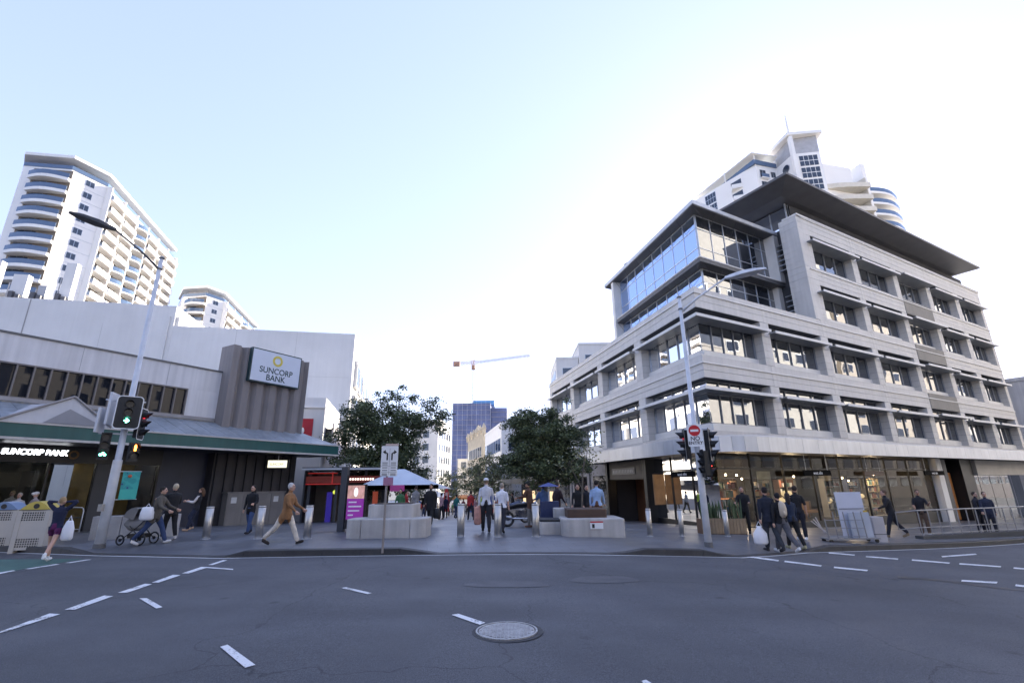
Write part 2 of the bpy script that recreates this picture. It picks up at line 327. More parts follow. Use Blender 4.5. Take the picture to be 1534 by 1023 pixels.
for cx, cy, rx, ry in ((760, 875, 62, 5.5), (905, 868, 50, 6)):
    mb = MB(); pts = [gnd(cx+rx*math.cos(a)*(1+.12*math.sin(3*a+cx)), cy+ry*math.sin(a)*(1+.15*math.cos(2*a)), gz) for a in [2*math.pi*i/28 for i in range(28)]]
    c = gnd(cx, cy, gz); mb.v = [(p.x, p.y, gz(p.x, p.y)+.005) for p in pts]+[(c.x, c.y, gz(c.x, c.y)+.005)]; mb.f = [(i, (i+1) % 28, 28) for i in range(28)]; mb.m = [0]*28; mb.build('road_patch', patch, road)
for a, b in zip([(1345, 863), (1395, 866.5), (1440, 871.5), (1480, 877), (1520, 881.5)], [(1395, 866.5), (1440, 871.5), (1480, 877), (1520, 881.5), (1560, 885)]):
    mark((a, (a[0], a[1]+2.6), (b[0], b[1]+2.8), b), tar, 'tar_seal', .004, 3, 1)
# manhole cover
mp = gnd(759, 945.5, gz); mh = thing('manhole_cover', 'round pale grey ribbed cast iron manhole cover set in the asphalt', 'manhole cover', (mp.x, mp.y, gz(mp.x, mp.y)))
iron = mat('cast_iron', (.36, .355, .35), .5, .4, var=.25, vs=9, fine=.3, fs=80); irond = mat('cast_iron_dark', (.05, .05, .05), .6, .2)
MB().disc((.01, -.01, .003), (0, 0, 1), .44, .003, 40).local('asphalt_collar', mat('collar_asphalt', (.045, .045, .048), .8, var=.3, vs=8), mh)
for a_, b_ in ((.385, .362),):
    q = MB(); N = 40
    for i in range(N):
        t0, t1 = 6.28319*i/N, 6.28319*(i+1)/N; f_ = lambda t, r, z: (r*math.cos(t), r*math.sin(t), z); q.add([f_(t0, a_, .006), f_(t1, a_, .006), f_(t1, a_, .02), f_(t0, a_, .02), f_(t0, b_, .02), f_(t1, b_, .02), f_(t1, b_, .004), f_(t0, b_, .004)], [(0, 1, 2, 3), (3, 2, 5, 4), (4, 5, 6, 7)])
    q.local('rim', iron, mh)
MB().disc((0, 0, .0065), (0, 0, 1), .362, .002, 40).local('gap', irond, mh)
mb = MB().disc((0, 0, .004), (0, 0, 1), .348, .010, 40)
for i in range(15):
    for j in range(15):
        x, y = (i-7)*.046, (j-7)*.046
        if x*x+y*y < .325**2: mb.box(x-.016, x+.016, y-.016, y+.016, .014, .021)
mb.local('cover', iron, mh)
# ------------------------------------------------------------------ office building on the right corner
CO = Vector((9.8, 23.9)); dR = dirv(60.6); nR = Vector((dR.y, -dR.x)); dL = dirv(-12.9); nL = Vector((-dL.y, dL.x))
FR = Fr(CO, dR, nR); FL = Fr(CO, dL, nL)
def cornerpt(oR, oL):                      # plan point at offsets oR from the right facade and oL from the left one
    A = Matrix(((nR.x, nR.y), (nL.x, nL.y))); v = A.inverted() @ Vector((oR, oL)); return CO+v
stone = mat('sandstone_cladding', (.6, .575, .545), .62, var=.07, vs=.8, fine=.05, fs=30, streak=.07)
stone2 = mat('stone_reveal', (.36, .355, .35), .8, var=.1, vs=1)
joint = mat('cladding_backing', (.09, .09, .09), .9, var=0)
ledge_m = mat('pale_ledge', (.72, .70, .67), .6, var=.08)
alu = mat('aluminium', (.55, .57, .6), .35, .8, var=.08, vs=3)
alu_p = mat('pale_aluminium_panel', (.58, .59, .61), .38, .35, var=.08, vs=1.0, streak=.06)
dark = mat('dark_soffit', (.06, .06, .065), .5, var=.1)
black = mat('black_metal', (.012, .012, .013), .45, var=.1)
charc = mat('charcoal_panel', (.045, .047, .055), .5, var=.12)
glassU = mirror_glass('upper_window_glass', (.012, .015, .02), 3.2, .012, (.92, .95, 1.0), .05)
glassB = mirror_glass('blue_curtain_wall_glass', (.02, .035, .07), 2.6, .012, (.48, .6, .84), .03)
shopglass = clear_glass('shop_glass', (.72, .76, .76), 1.5)
ob = thing('office_building', 'grey stone corner office block with ribbon windows, sunshades and glass rooftop box', 'building', (CO.x, CO.y, -.5))
HEAD = [6.87, 10.69, 14.51, 18.3]; SILL = [4.2, 8.08, 11.97, 15.75]; STRIP = [7.65, 11.52, 15.57, 19.5]
RB = [(0, 5.4), (6.2, 11.65), (12.5, 18.1), (18.9, 24.35), (25.15, 30.15), (31.0, 35.95), (36.9, 41.8)]; REND = 42.45
LB = [(0, 6.3), (7.2, 12.75), (13.6, 19.2), (20.1, 25.7)]; LEND = 26.5
def course(fr, u0, u1, z0, z1, mitre=False):
    n = max(1, round((z1-z0)/.4)); h = (z1-z0)/n
    for i in range(n):
        a, b = z0+i*h+.009, z0+(i+1)*h-.009
        if mitre:
            t = cornerpt(-.05, -.05); q = MB().prism([fr.P(u1-.008), fr.P(u1-.008, -.05), t, CO], a, b); q.build('cladding_panel', stone, ob)
        else: piece('cladding_panel', fr, u0+.008, u1-.008, -.05, 0, a, b, stone, ob)
def band(fr, ends, z0, z1, strip, first):
    for i in range(len(ends)-1):
        u0, u1 = ends[i], ends[i+1]; m = first and i == 0
        if m:
            t = cornerpt(-.05, -.05); t2 = cornerpt(-.95, -.95); MB().prism([fr.P(u1, -.05), fr.P(u1, -.95), t2, t], z0, z1).build('spandrel', joint, ob)
        else: piece('spandrel', fr, u0, u1, -.95, -.052, z0, z1, joint, ob)
        zs = [z0, strip, z1] if strip and z0 < strip-.2 < z1-.35 else [z0, z1]
        for a, b in zip(zs, zs[1:]): course(fr, u0, u1, a, b, m)
    if strip:
        if first:
            t = cornerpt(.07, .07); MB().prism([fr.P(ends[-1], -.03), cornerpt(-.03, -.03), t, fr.P(ends[-1], .07)], strip-.035, strip+.035).build('ledge', ledge_m, ob)
        else: piece('ledge', fr, ends[0], ends[-1], -.03, .07, strip-.035, strip+.035, ledge_m, ob)
def mids(B, end): return [0]+[(a[1]+b[0])/2 for a, b in zip(B, B[1:])]+[end]
RM, LM = mids(RB, REND), mids(LB, LEND)
for fr, M_ in ((FR, RM), (FL, LM)):
    band(fr, M_, 3.6, SILL[0], None, True)
    band(fr, M_, HEAD[0], SILL[1], STRIP[0], True)
band(FL, LM, HEAD[1], 11.86, STRIP[1], True)
band(FR, RM[:3], HEAD[1], 11.86, STRIP[1], True)
band(FR, RM[2:], HEAD[1], SILL[2], STRIP[1], False)
band(FR, RM[2:], HEAD[2], SILL[3], STRIP[2], False)
band(FR, RM[2:], HEAD[3], 19.55, STRIP[3], False)
piece('coping', FR, 11.6, REND+.05, -.97, .1, 19.552, 19.66, ledge_m, ob)
_sl = [6.19, 6.19]
def pier(fr, u0, u1, z0, z1):
    mb = MB(); n = max(1, round((z1-z0)/.44)); h = (z1-z0)/n
    mb.fbox(fr, u0+.02, u1-.02, -.93, -.03, z0, z1, 1)
    for i in range(n): mb.fbox(fr, u0, u1, -.94, 0, z0+i*h+.007, z0+(i+1)*h-.007, 0)
    mb.build('pier', [stone, joint], ob)
def window(fr, u0, u1, z0, z1, npan, low, ui=None, ue=None, back=-.55):
    # u0..u1 opening; ui = where the glass starts when the corner is open
    g0 = u0 if ui is None else ui
    wd = MB(); wd.fbox(fr, g0, u1, back-.06, back, z0+.42, z0+.48).fbox(fr, g0, u1, back-.06, back, z1-.06, z1-.004)
    ed = [g0+(u1-g0)*k/npan for k in range(npan+1)]
    for e in ed[1:-1]+[ed[-1]-.04]: wd.fbox(fr, e-.018, e+.018, back-.05, back+.04, z0+.4, z1-.01)
    zt = z1-.72 if low else z1-.62
    wd.fbox(fr, g0, u1, back-.05, back+.03, zt-.03, zt+.03)
    w_ = wd.build('window', mat('window_frame_grey', (.3, .31, .33), .4, .5), ob)
    for a, b in zip(ed, ed[1:]):
        t = random.uniform(-.003, .003)
        for (c, d) in ((z0+.48, zt-.03), (zt+.03, z1-.06)):
            MB().add([fr.P(a+.03, back-.03+t, c), fr.P(b-.03, back-.03-t, c), fr.P(b-.03, back-.03-t, d), fr.P(a+.03, back-.03+t, d)], [(0, 1, 2, 3)]).build('pane', glassU, w_, fix=False)
    piece('window_apron', fr, g0, u1, back+.0, back+.12, z0+.002, z0+.41, ledge_m, ob)
def shade(fr, u0, u1, z, corner=False, out=.42):
    if corner:
        for A, B in (((-.55, -.55), (out, out)),):
            pass
        mb = MB(); t0 = cornerpt(-.5, -.5); t1 = cornerpt(out, out)
        mb.prism([fr.P(u1+.25, -.5), t0, t1, fr.P(u1+.25, out)], z-.012, z+.05, 1); mb.build('sunshade', [ledge_m, mat('sunshade_grey', (.3, .31, .32), .45, .4)], ob)
        t0 = cornerpt(out+.003, out+.003); t1 = cornerpt(out+.05, out+.05); MB().prism([fr.P(u1+.25, out+.003), t0, t1, fr.P(u1+.25, out+.05)], z-.07, z+.09).build('sunshade_edge', ledge_m, ob)
    else:
        piece('sunshade', fr, u0-.12, u1+.3, -.5, out, z-.012, z+.05, mat('sunshade_grey', (.3, .31, .32), .45, .4), ob)
        piece('sunshade_edge', fr, u0-.12, u1+.3, out+.003, out+.05, z-.07, z+.09, ledge_m, ob)
def gcorner(back): p = cornerpt(back, back); return FR.uv(p)[0], FL.uv(p)[0]
cr, cl = gcorner(-.55)
for k in range(2):
    for fr, B, c in ((FR, RB, cr), (FL, LB, cl)):
        for i, (a, b) in enumerate(B):
            if fr is FR and i == 4: pier(fr, b, B[i+1][0], SILL[k]+.002, HEAD[k]-.002); continue
            window(fr, a, b, SILL[k], HEAD[k], 5 if i == 0 else 4, k == 0, c if i == 0 else None)
            shade(fr, a, b, HEAD[k]-.66, i == 0)
            if i+1 < len(B): pier(fr, b, B[i+1][0], SILL[k]+.002, HEAD[k]-.002)
        pier(fr, B[-1][1], REND if fr is FR else LEND, SILL[k]+.002, HEAD[k]-.002)
for k in (2, 3):
    pier(FR, 11.6, RB[2][0], SILL[k]+.002, HEAD[k]-.002); pier(FR, RB[-1][1], REND, SILL[k]+.002, HEAD[k]-.002)
    for i in range(2, 7):
        a, b = RB[i]
        if i != 4:
            window(FR, a, b, SILL[k], HEAD[k], 4, False); shade(FR, a, b, HEAD[k]-.66)
        if i < 6: pier(FR, b, RB[i+1][0], SILL[k]+.002, HEAD[k]-.002)
for k in range(4):
    a, b = RB[4]; window(FR, a, b, SILL[k], HEAD[k], 4, k == 0); shade(FR, a-.1, b+.1, HEAD[k]-.55, False, .6)
    if k: piece('clad_panel_dark', FR, a, b, .002, .03, HEAD[k-1]+.02, SILL[k]-.02, mat('brown_grey_panel', (.17, .16, .15), .6, var=.12, streak=.1), ob)
# core volumes behind the facades
def offpoly(pts): return pts
pR0, pL0 = cornerpt(-.96, -.96), None
back1 = FR.P(REND, -16); back2 = FL.P(LEND, -18)
MB().prism([pR0, FR.P(REND-.02, -.96), back1, back2, FL.P(LEND-.02, -.96)], 3.6, 11.7).build('core', mat('inner_core', (.05, .05, .055), .8), ob)
tb = Fr(FR.P(11.62, -.0), dL, -dR)           # side wall of the tall block, running back
MB().prism([FR.P(12.96, -.965), FR.P(REND-.02, -.965), FR.P(REND-.02, -15.8), FR.P(12.96, -15.8)], 11.72, 21.3).build('tall_core', mat('inner_core', (.05, .05, .055), .8), ob)
# side cheek of the tall block with louvres
side = Fr(FR.P(11.6, 0), -nR, -dR)
mb = MB(); n = 18
for i in range(n): z0 = 11.88+i*.425; mb.fbox(side, -.004, 1.25, -1.36, .012, z0+.007, z0+.418)
mb.build('side_pier', stone, ob)
piece('side_panel', side, 1.0, 9, -1.35, -1.1, 11.87, 19.5, charc, ob)
for z0 in (12.3, 16.2):
    for i in range(6): piece('louvre', side, 1.27, 2.05, -1.098, -.6, z0+i*.38, z0+i*.38+.05, alu, ob)
# top floor clerestory and big dark roof wing
cle = MB(); cle.fbox(FR, 12.93, REND-.5, -1.15, -1.05, 21.2, 21.4)
for i in range(22): cle.fbox(FR, 12.5+i*1.35, 12.56+i*1.35, -1.1, -1.0, 19.66, 21.3)
ck = cle.build('clerestory_window', alu, ob)
for i in range(21): MB().quad(FR.P(12.56+i*1.35, -1.08, 19.66), FR.P(13.85+i*1.35, -1.08, 19.66), FR.P(13.85+i*1.35, -1.08, 21.25), FR.P(12.56+i*1.35, -1.08, 21.25)).build('pane', glassU, ck, fix=False)
s2 = Fr(FR.P(12.93, -1.1), -nR, -dR)
for i in range(4): MB().quad(s2.P(i*1.4+.05, 0, 19.66), s2.P(i*1.4+1.38, 0, 19.66), s2.P(i*1.4+1.38, 0, 21.25), s2.P(i*1.4+.05, 0, 21.25)).build('pane', glassU, ck, fix=False)
for i in range(5): piece('mullion', s2, i*1.4-.03, i*1.4+.03, -.02, .05, 19.6, 21.3, alu, ob)
roofm = mat('zinc_roof', (.12, .115, .115), .5, .2, var=.1)
e0, e1 = FR.P(9.6, 1.0), FR.P(41.3, 1.0); e2 = FR.P(41.3, -15); e3 = FR.P(9.6, -15)
i0, i1, i2, i3 = FR.P(11.4, -.55), FR.P(40.2, -.55), FR.P(40.2, -14), FR.P(11.4, -14)
mb = MB()
top = [(p.x, p.y, 21.75) for p in (e0, e1, e2, e3)]; mid = [(p.x, p.y, 21.58) for p in (e0, e1, e2, e3)]; low = [(p.x, p.y, 21.33) for p in (i0, i1, i2, i3)]
mb.add(top+mid+low, [(0, 1, 2, 3)]+[(i, (i+1) % 4, 4+(i+1) % 4, 4+i) for i in range(4)]+[(4+i, 4+(i+1) % 4, 8+(i+1) % 4, 8+i) for i in range(4)]+[(8, 9, 10, 11)])
mb.build('roof', roofm, ob)
# glass rooftop box
def off_corner(oR, oL): return cornerpt(oR, oL)
BR, BL = -2.15, -2.95                        # ledge edges
g1 = cornerpt(BR-.75, BL-.75); GR = Fr(g1, dR, nR); GL = Fr(g1, dL, nL)
lenR, lenL = 9.0, 13.6
def boxplan(e, lr, ll): c = cornerpt(BR+e, BL+e); return [c, c+dR*lr, c+dR*lr+dL*ll, c+dL*ll]
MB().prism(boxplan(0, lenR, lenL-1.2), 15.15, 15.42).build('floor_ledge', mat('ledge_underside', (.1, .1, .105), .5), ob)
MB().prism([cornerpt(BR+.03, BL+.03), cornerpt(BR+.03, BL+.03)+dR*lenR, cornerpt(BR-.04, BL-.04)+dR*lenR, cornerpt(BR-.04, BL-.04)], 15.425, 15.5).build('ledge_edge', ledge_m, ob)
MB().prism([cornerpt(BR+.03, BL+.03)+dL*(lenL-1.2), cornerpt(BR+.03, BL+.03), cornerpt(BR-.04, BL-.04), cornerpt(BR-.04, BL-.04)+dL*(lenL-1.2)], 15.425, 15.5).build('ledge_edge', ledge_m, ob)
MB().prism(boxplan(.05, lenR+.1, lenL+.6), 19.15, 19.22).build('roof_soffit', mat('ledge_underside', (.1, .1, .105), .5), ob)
MB().prism(boxplan(.1, lenR+.2, lenL+.75), 19.222, 19.5).build('roof_slab', alu_p, ob)
MB().prism([g1+dR*.1+dL*.1, g1+dR*(lenR-.3), g1+dR*(lenR-.3)+dL*(lenL-2), g1+dL*(lenL-2)], 11.7, 19.14).build('box_core', mat('inner_core', (.05, .05, .055), .8), ob)
for fr, ln, nb in ((GR, lenR-.7, 6), (GL, lenL-2.0, 8)):
    for z0, z1, tr in ((11.87, 15.14, 14.2), (15.51, 19.14, 18.1)):
        cw = MB(); st = ln/nb
        for i in range(nb+1): cw.fbox(fr, max(i*st-.03, .002), i*st+.03, 0, .07, z0, z1)
        for zz in ((z0+.02, z0+1.15, tr, z1-.05) if z0 > 15 else (tr, z1-.05)): cw.fbox(fr, .002, ln, 0, .06, zz-.03, zz+.03)
        c_ = cw.build('curtain_wall', alu, ob)
        zz = [z0]+([z0+1.15] if z0 > 15 else [])+[tr, z1]
        for i in range(nb):
            for a, b in zip(zz, zz[1:]):
                t = random.uniform(-.004, .004)
                MB().quad(fr.P(i*st+.03, .035+t, a), fr.P((i+1)*st-.03, .035-t, a), fr.P((i+1)*st-.03, .035-t, b), fr.P(i*st+.03, .035+t, b)).build('pane', glassB if fr is GL else glassU, c_, fix=False)
for fr, ln, nb in ((FR, lenR, 4), (FL, lenL-1.2, 6)):
    c0 = cornerpt(BR, BL); f2 = Fr(c0, fr.d, fr.n)
    for i in range(nb+1):
        u = .02+i*(ln-.1)/nb; MB().tube([f2.P(u, -.05, 19.15), f2.P(u, -.72, 18.2)], .012, 5).build('roof_strut', charc, ob); MB().tube([f2.P(u, -.05, 15.15), f2.P(u, -.72, 14.3)], .012, 5).build('roof_strut', charc, ob)
fin = Fr(cornerpt(BR, BL)+dR*lenR, dR, nR)
piece('end_fin', fin, -.55, .05, -1.6, .06, 15.43, 19.14, ledge_m, ob); piece('end_fin', fin, -.5, .05, -1.6, -.3, 11.87, 15.14, ledge_m, ob)
fin = Fr(cornerpt(BR, BL)+dL*(lenL-.75), dL, nL)
piece('end_fin', fin, -.2, .2, -1.6, -.02, 11.87, 19.14, ledge_m, ob)
# street canopy, bent round the corner
path = []
for i in range(11): path.append(FL.P(14.6-i*1.2, 1.2))
cc = cornerpt(1.2, 1.2); A_ = FL.P(2.6, 1.2); B_ = FR.P(2.6, 1.2); c2 = Vector((cc.x, cc.y, 0))
for i in range(1, 9):
    t = i/9; path.append(A_*(1-t)**2+c2*2*t*(1-t)+B_*t*t)
for i in range(29): path.append(FR.P(2.6+i*1.42, 1.2))
ZB, ZT = 3.12, 3.86
for a, b in zip(path, path[1:]):
    d = (b-a).normalized(); n_ = Vector((d.y, -d.x, 0)); g = d*.008
    q = MB(); q.add([a+g+Vector((0, 0, ZB)), b-g+Vector((0, 0, ZB)), b-g+Vector((0, 0, ZT)), a+g+Vector((0, 0, ZT)), a+g-n_*.06+Vector((0, 0, ZB)), b-g-n_*.06+Vector((0, 0, ZB)), b-g-n_*.06+Vector((0, 0, ZT)), a+g-n_*.06+Vector((0, 0, ZT))],
          [(0, 1, 2, 3), (7, 6, 5, 4), (0, 4, 5, 1), (3, 2, 6, 7), (0, 3, 7, 4), (1, 5, 6, 2)]); q.build('canopy_panel', alu_p, ob)
inner = [p-Vector((0, 0, 0)) for p in path]
mb = MB(); L = len(path)
for z, zz in ((ZB+.05, 0), (ZT-.03, 0)):
    k = len(mb.v); mb.v += [(p.x, p.y, z) for p in path]
    back = [FL.P(14.6, -.9)]+[Vector((*cornerpt(-.9, -.9), 0))]+[FR.P(REND-.1, -.9)]
    e = len(mb.v); mb.v += [(p.x, p.y, z) for p in back]
    mb.f.append(tuple(range(k, k+L))+(e+2, e+1, e)); mb.m.append(0)
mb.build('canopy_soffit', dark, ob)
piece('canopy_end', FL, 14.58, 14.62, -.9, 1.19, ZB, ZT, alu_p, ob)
ctp = MB()
for i in range(len(path)-1):
    a, b = path[i], path[i+1]; ctp.quad((a.x, a.y, ZT+.003), (b.x, b.y, ZT+.003), (b.x+(CO.x+12-b.x)*.02, b.y+(CO.y+12-b.y)*.02, ZT+.06), (a.x+(CO.x+12-a.x)*.02, a.y+(CO.y+12-a.y)*.02, ZT+.06))
ctp.build('canopy_flashing', ledge_m, ob)
# ground floor: shop windows, entrance, interior
ZG = -1.9
sg = -.55; pc = cornerpt(sg, sg); SR, SL = Fr(pc, dR, nR), Fr(pc, dL, nL); su = FR.uv(pc)[0]
fm = MB()
RU = [0, 2.6, 5.4, 8.2, 11.0, 13.8, 16.6, 19.6, 22.9]; LU = [0, 2.2, 4.3, 6.4]
for fr, U in ((SR, RU), (SL, LU)):
    wd = MB()
    for u in U[1:]: wd.fbox(fr, u-.035, u+.035, -.06, .05, ZG, ZB+.04)
    wd.fbox(fr, 0, U[-1], -.05, .04, 2.35, 2.42); wd.fbox(fr, 0, U[-1], -.06, .05, ZG, -.28 if fr is SL else -.42)
    w_ = wd.build('shop_window', black, ob)
    for a, b in zip(U, U[1:]):
        for c, d in ((-.42, 2.35), (2.42, ZB+.04)): MB().quad(fr.P(a+.03, 0, c), fr.P(b-.03, 0, c), fr.P(b-.03, 0, d), fr.P(a+.03, 0, d)).build('pane', shopglass, w_, fix=False)
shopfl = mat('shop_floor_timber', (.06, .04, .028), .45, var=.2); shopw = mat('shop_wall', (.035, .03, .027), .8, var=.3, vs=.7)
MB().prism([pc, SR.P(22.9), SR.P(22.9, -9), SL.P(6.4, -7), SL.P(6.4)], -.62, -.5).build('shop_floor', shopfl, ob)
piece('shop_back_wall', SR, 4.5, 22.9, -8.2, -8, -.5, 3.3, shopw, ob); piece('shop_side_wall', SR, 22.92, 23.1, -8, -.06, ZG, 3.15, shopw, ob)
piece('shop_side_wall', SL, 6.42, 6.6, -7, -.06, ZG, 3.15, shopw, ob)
wood = mat('brown_timber', (.13, .06, .03), .5, var=.2, vs=2); 
dk = mat('dark_bronze', (.03, .026, .022), .4, .4)
# left entrance
piece('entrance_column', FL, 7.0, 7.35, -.6, .05, ZG, 3.15, black, ob); piece('entrance_column', FL, 12.9, 13.2, -.6, .05, ZG, 3.15, black, ob)
piece('entrance_fascia', FL, 7.35, 12.9, -.5, -.1, 2.0, 3.15, mat('fascia_taupe', (.1, .085, .07), .6), ob)
piece('shop_sign', FL, 8.7, 12.2, -.1, -.04, 2.3, 2.72, mat('sign_taupe', (.3, .28, .26), .5), ob)
for i in range(13): piece('sign_lettering', FL, 8.95+i*.24, 9.07+i*.24, -.038, -.02, 2.41, 2.61, mat('sign_letter_pale', (.7, .68, .65), .5), ob)
for i in range(4): piece('door', FL, 7.4+i*1.37, 7.4+i*1.37+1.34, -2.2, -2.14, ZG, 1.98, wood if i % 2 else dk, ob)
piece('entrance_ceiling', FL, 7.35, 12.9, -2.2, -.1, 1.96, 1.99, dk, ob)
for u0, u1 in ((13.2, 17.5), (17.9, 22), (22.4, 26.4)):
    piece('wall_panel', FL, u0, u1, -.7, -.5, ZG-.6, 3.2, mat('rough_stone', (.3, .28, .27), .85, var=.2, bump=.5, bs=12), ob); piece('wall_glass', FL, u0+.5, u1-.5, -.49, -.47, -.6, 2.3, mirror_glass('dim_shop_glass', (.02, .018, .016), 1.4, .02), ob)
# right part of the ground floor: portal, further shops
piece('portal', FR, 23.8, 24.6, -.6, -.1, ZG, 3.15, ledge_m, ob)
piece('portal', FR, 24.7, 26.4, -1.8, -.5, ZG, 3.15, dark, ob)
piece('portal_sign', FR, 26.6, 28.2, -1.1, -1.0, -1.2, 2.2, mat('orange_timber', (.45, .18, .05), .5, var=.2), ob)
piece('portal', FR, 28.4, 30.4, -1.6, -.3, ZG, 3.15, black, ob)
piece('shop_fascia', FR, 30.6, REND, -.8, -.1, 2.0, 3.15, mat('fascia_pale', (.45, .42, .38), .6), ob)
for i in range(5): MB().quad(FR.P(30.7+i*2.3, -.9, ZG), FR.P(32.9+i*2.3, -.9, ZG), FR.P(32.9+i*2.3, -.9, 2.0), FR.P(30.7+i*2.3, -.9, 2.0)).build('shop_pane', glassU, ob, fix=False)
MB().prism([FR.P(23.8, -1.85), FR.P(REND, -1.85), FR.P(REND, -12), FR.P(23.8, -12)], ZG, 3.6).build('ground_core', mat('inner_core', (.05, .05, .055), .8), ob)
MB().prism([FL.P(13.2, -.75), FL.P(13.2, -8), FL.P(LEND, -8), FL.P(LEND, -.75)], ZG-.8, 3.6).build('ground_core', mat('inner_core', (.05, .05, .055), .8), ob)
# hanging shop signs
whitelet = mat('lettering_white', (.85, .85, .85), .5, var=0)
for fr, u, wd_, lab in ((FL, 2.6, 2.2, 'black hanging sign with white lower-case lettering on the side facing the mall'), (FR, 8.0, 2.6, 'black hanging sign with white lettering above the wide shop window on the side street'), (FR, 22.2, 3.0, 'black hanging sign with white lettering near the dark portal of the office block')):
    p = fr.P(u, .25, 2.2); t = thing('hanging_sign', lab, 'sign', p, 'hanging shop signs under the canopy')
    piece('board', fr, u-wd_/2, u+wd_/2, .2, .28, 2.0, 2.3, mat('matt_black_board', (.008, .008, .008), .9, spec=.1), t)
    put_text('west elm', .24, whitelet, fr, u, .285, 2.14, t)
    for e in (-1, 1): MB().tube([fr.P(u+e*wd_*.4, .24, 2.3), fr.P(u+e*wd_*.4, .24, 3.17)], .012, 5).build('hanger', alu, t)
p = FR.P(15.2, -.3, 2.2); t = thing('hanging_sign', 'plain brown hanging panel without lettering beneath the canopy', 'sign', p, None); piece('board', FR, 14.0, 16.4, -.3, -.24, 2.02, 2.26, mat('sign_brown', (.07, .03, .02), .5), t)
for e in (14.4, 16): MB().tube([FR.P(e, -.27, 2.26), FR.P(e, -.27, 3.17)], .012, 5).build('hanger', alu, t)
# ------------------------------------------------------------------ bank building on the left
dS = dirv(30); nS = Vector((dS.y, -dS.x)); FS = Fr((-16.6, 26.5), dS, nS)
conc = mat('painted_concrete', (.64, .62, .61), .8, var=.09, vs=.6, streak=.10, fine=.03)
concw = mat('pale_rendered_wall', (.62, .615, .61), .85, var=.07, vs=.35, streak=.025, fine=.03)
taupe = mat('taupe_ribbed_concrete', (.235, .21, .20), .8, var=.08, vs=.8, streak=.1)
teal = mat('teal_green_fascia', (.012, .085, .08), .45, var=.12, vs=.8, streak=.12)
cream = mat('cream_trim', (.55, .52, .48), .6, var=.1, streak=.08)
sheet = mat('weathered_roof_sheet', (.33, .36, .39), .45, .3, var=.22, vs=.7, streak=.2)
brownfr = mat('brown_window_frame', (.16, .14, .13), .5, var=.1)
dkglass = mirror_glass('bank_window_glass', (.012, .014, .02), 1.3, .01, (1, 1, 1), .02)
navy = mat('navy_panel', (.03, .035, .058), .5, var=.15)
bk = thing('bank_building', 'low bank building with teal canopy fascia, strip window and ribbed sign tower', 'building', (-16.6, 26.5, -.3))
U0 = -13.0
piece('wall', FS, U0, 5.1, -.5, -.0, 6.85, 8.02, conc, bk); piece('wall', FS, -1.5, 5.1, -.5, 0, 4.0, 6.848, conc, bk); piece('wall', FS, U0, -1.502, -.5, 0, 4.0, 5.28, conc, bk)
piece('coping', FS, U0, 5.1, -.55, .06, 8.022, 8.1, mat('dark_flashing', (.12, .12, .12), .5), bk)
for u in (-10, -6.2, -2.6): piece('panel_joint', FS, u-.008, u+.008, .001, .003, 6.9, 8.0, mat('joint_grey', (.3, .29, .29), .9), bk)
wd = MB(); k = 0; us = [-1.55-.555*i for i in range(21)]
for u in us: wd.fbox(FS, u-.03, u+.03, -.18, .035, 5.43, 6.84)
wd.fbox(FS, us[-1], us[0], -.18, .03, 6.78, 6.845).fbox(FS, us[-1], us[0], -.18, .03, 5.4, 5.46)
sw = wd.build('strip_window', brownfr, bk)
for a, b in zip(us, us[1:]):
    t = random.uniform(-.004, .004); MB().quad(FS.P(b+.03, -.1+t, 5.46), FS.P(a-.03, -.1-t, 5.46), FS.P(a-.03, -.1-t, 6.78), FS.P(b+.03, -.1+t, 6.78)).build('pane', dkglass, sw, fix=False)
piece('sill', FS, U0, 0.05, .002, .1, 5.26, 5.42, mat('sill_grey', (.3, .28, .27), .7), bk)
piece('room_back', FS, U0, -1.4, -.56, -.52, 5.0, 7.0, charc, bk)
# canopy
CE = 6.4
piece('fascia', FS, U0, CE, 2.74, 2.8, 3.64, 4.14, teal, bk)
piece('fascia_trim', FS, U0, CE+.02, 2.73, 2.84, 4.142, 4.2, cream, bk); piece('fascia_trim', FS, U0, CE+.02, 2.72, 2.85, 3.55, 3.638, cream, bk)
endf = Fr(FS.P(CE, 2.8), -nS, dS)
piece('fascia', endf, .07, 2.8, -.06, .0, 3.64, 4.14, teal, bk); piece('fascia_trim', endf, .1, 2.8, -.07, .03, 3.552, 3.636, cream, bk)
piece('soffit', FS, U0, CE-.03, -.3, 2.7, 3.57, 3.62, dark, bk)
rr = MB()
n = 26; uu = [U0+(CE-1.2-U0)*i/n for i in range(n+1)]
for a, b in zip(uu, uu[1:]):
    q = MB(); q.add([FS.P(a+.012, 2.74, 4.21), FS.P(b-.012, 2.74, 4.21), FS.P(b-.012, .0, 5.22), FS.P(a+.012, 0, 5.22), FS.P(a+.012, 2.74, 4.18), FS.P(b-.012, 2.74, 4.18), FS.P(b-.012, .0, 5.19), FS.P(a+.012, 0, 5.19)],
                    [(0, 1, 2, 3), (7, 6, 5, 4), (0, 4, 5, 1), (1, 5, 6, 2), (2, 6, 7, 3), (3, 7, 4, 0)]); q.build('roof_sheet', sheet, bk)
MB().add([FS.P(CE-1.2, 2.74, 4.2), FS.P(CE-.02, 2.74, 4.2), FS.P(CE-1.25, 0, 5.21), FS.P(CE-.02, 0, 4.2)], [(0, 1, 2), (1, 3, 2)]).build('roof_sheet', sheet, bk)
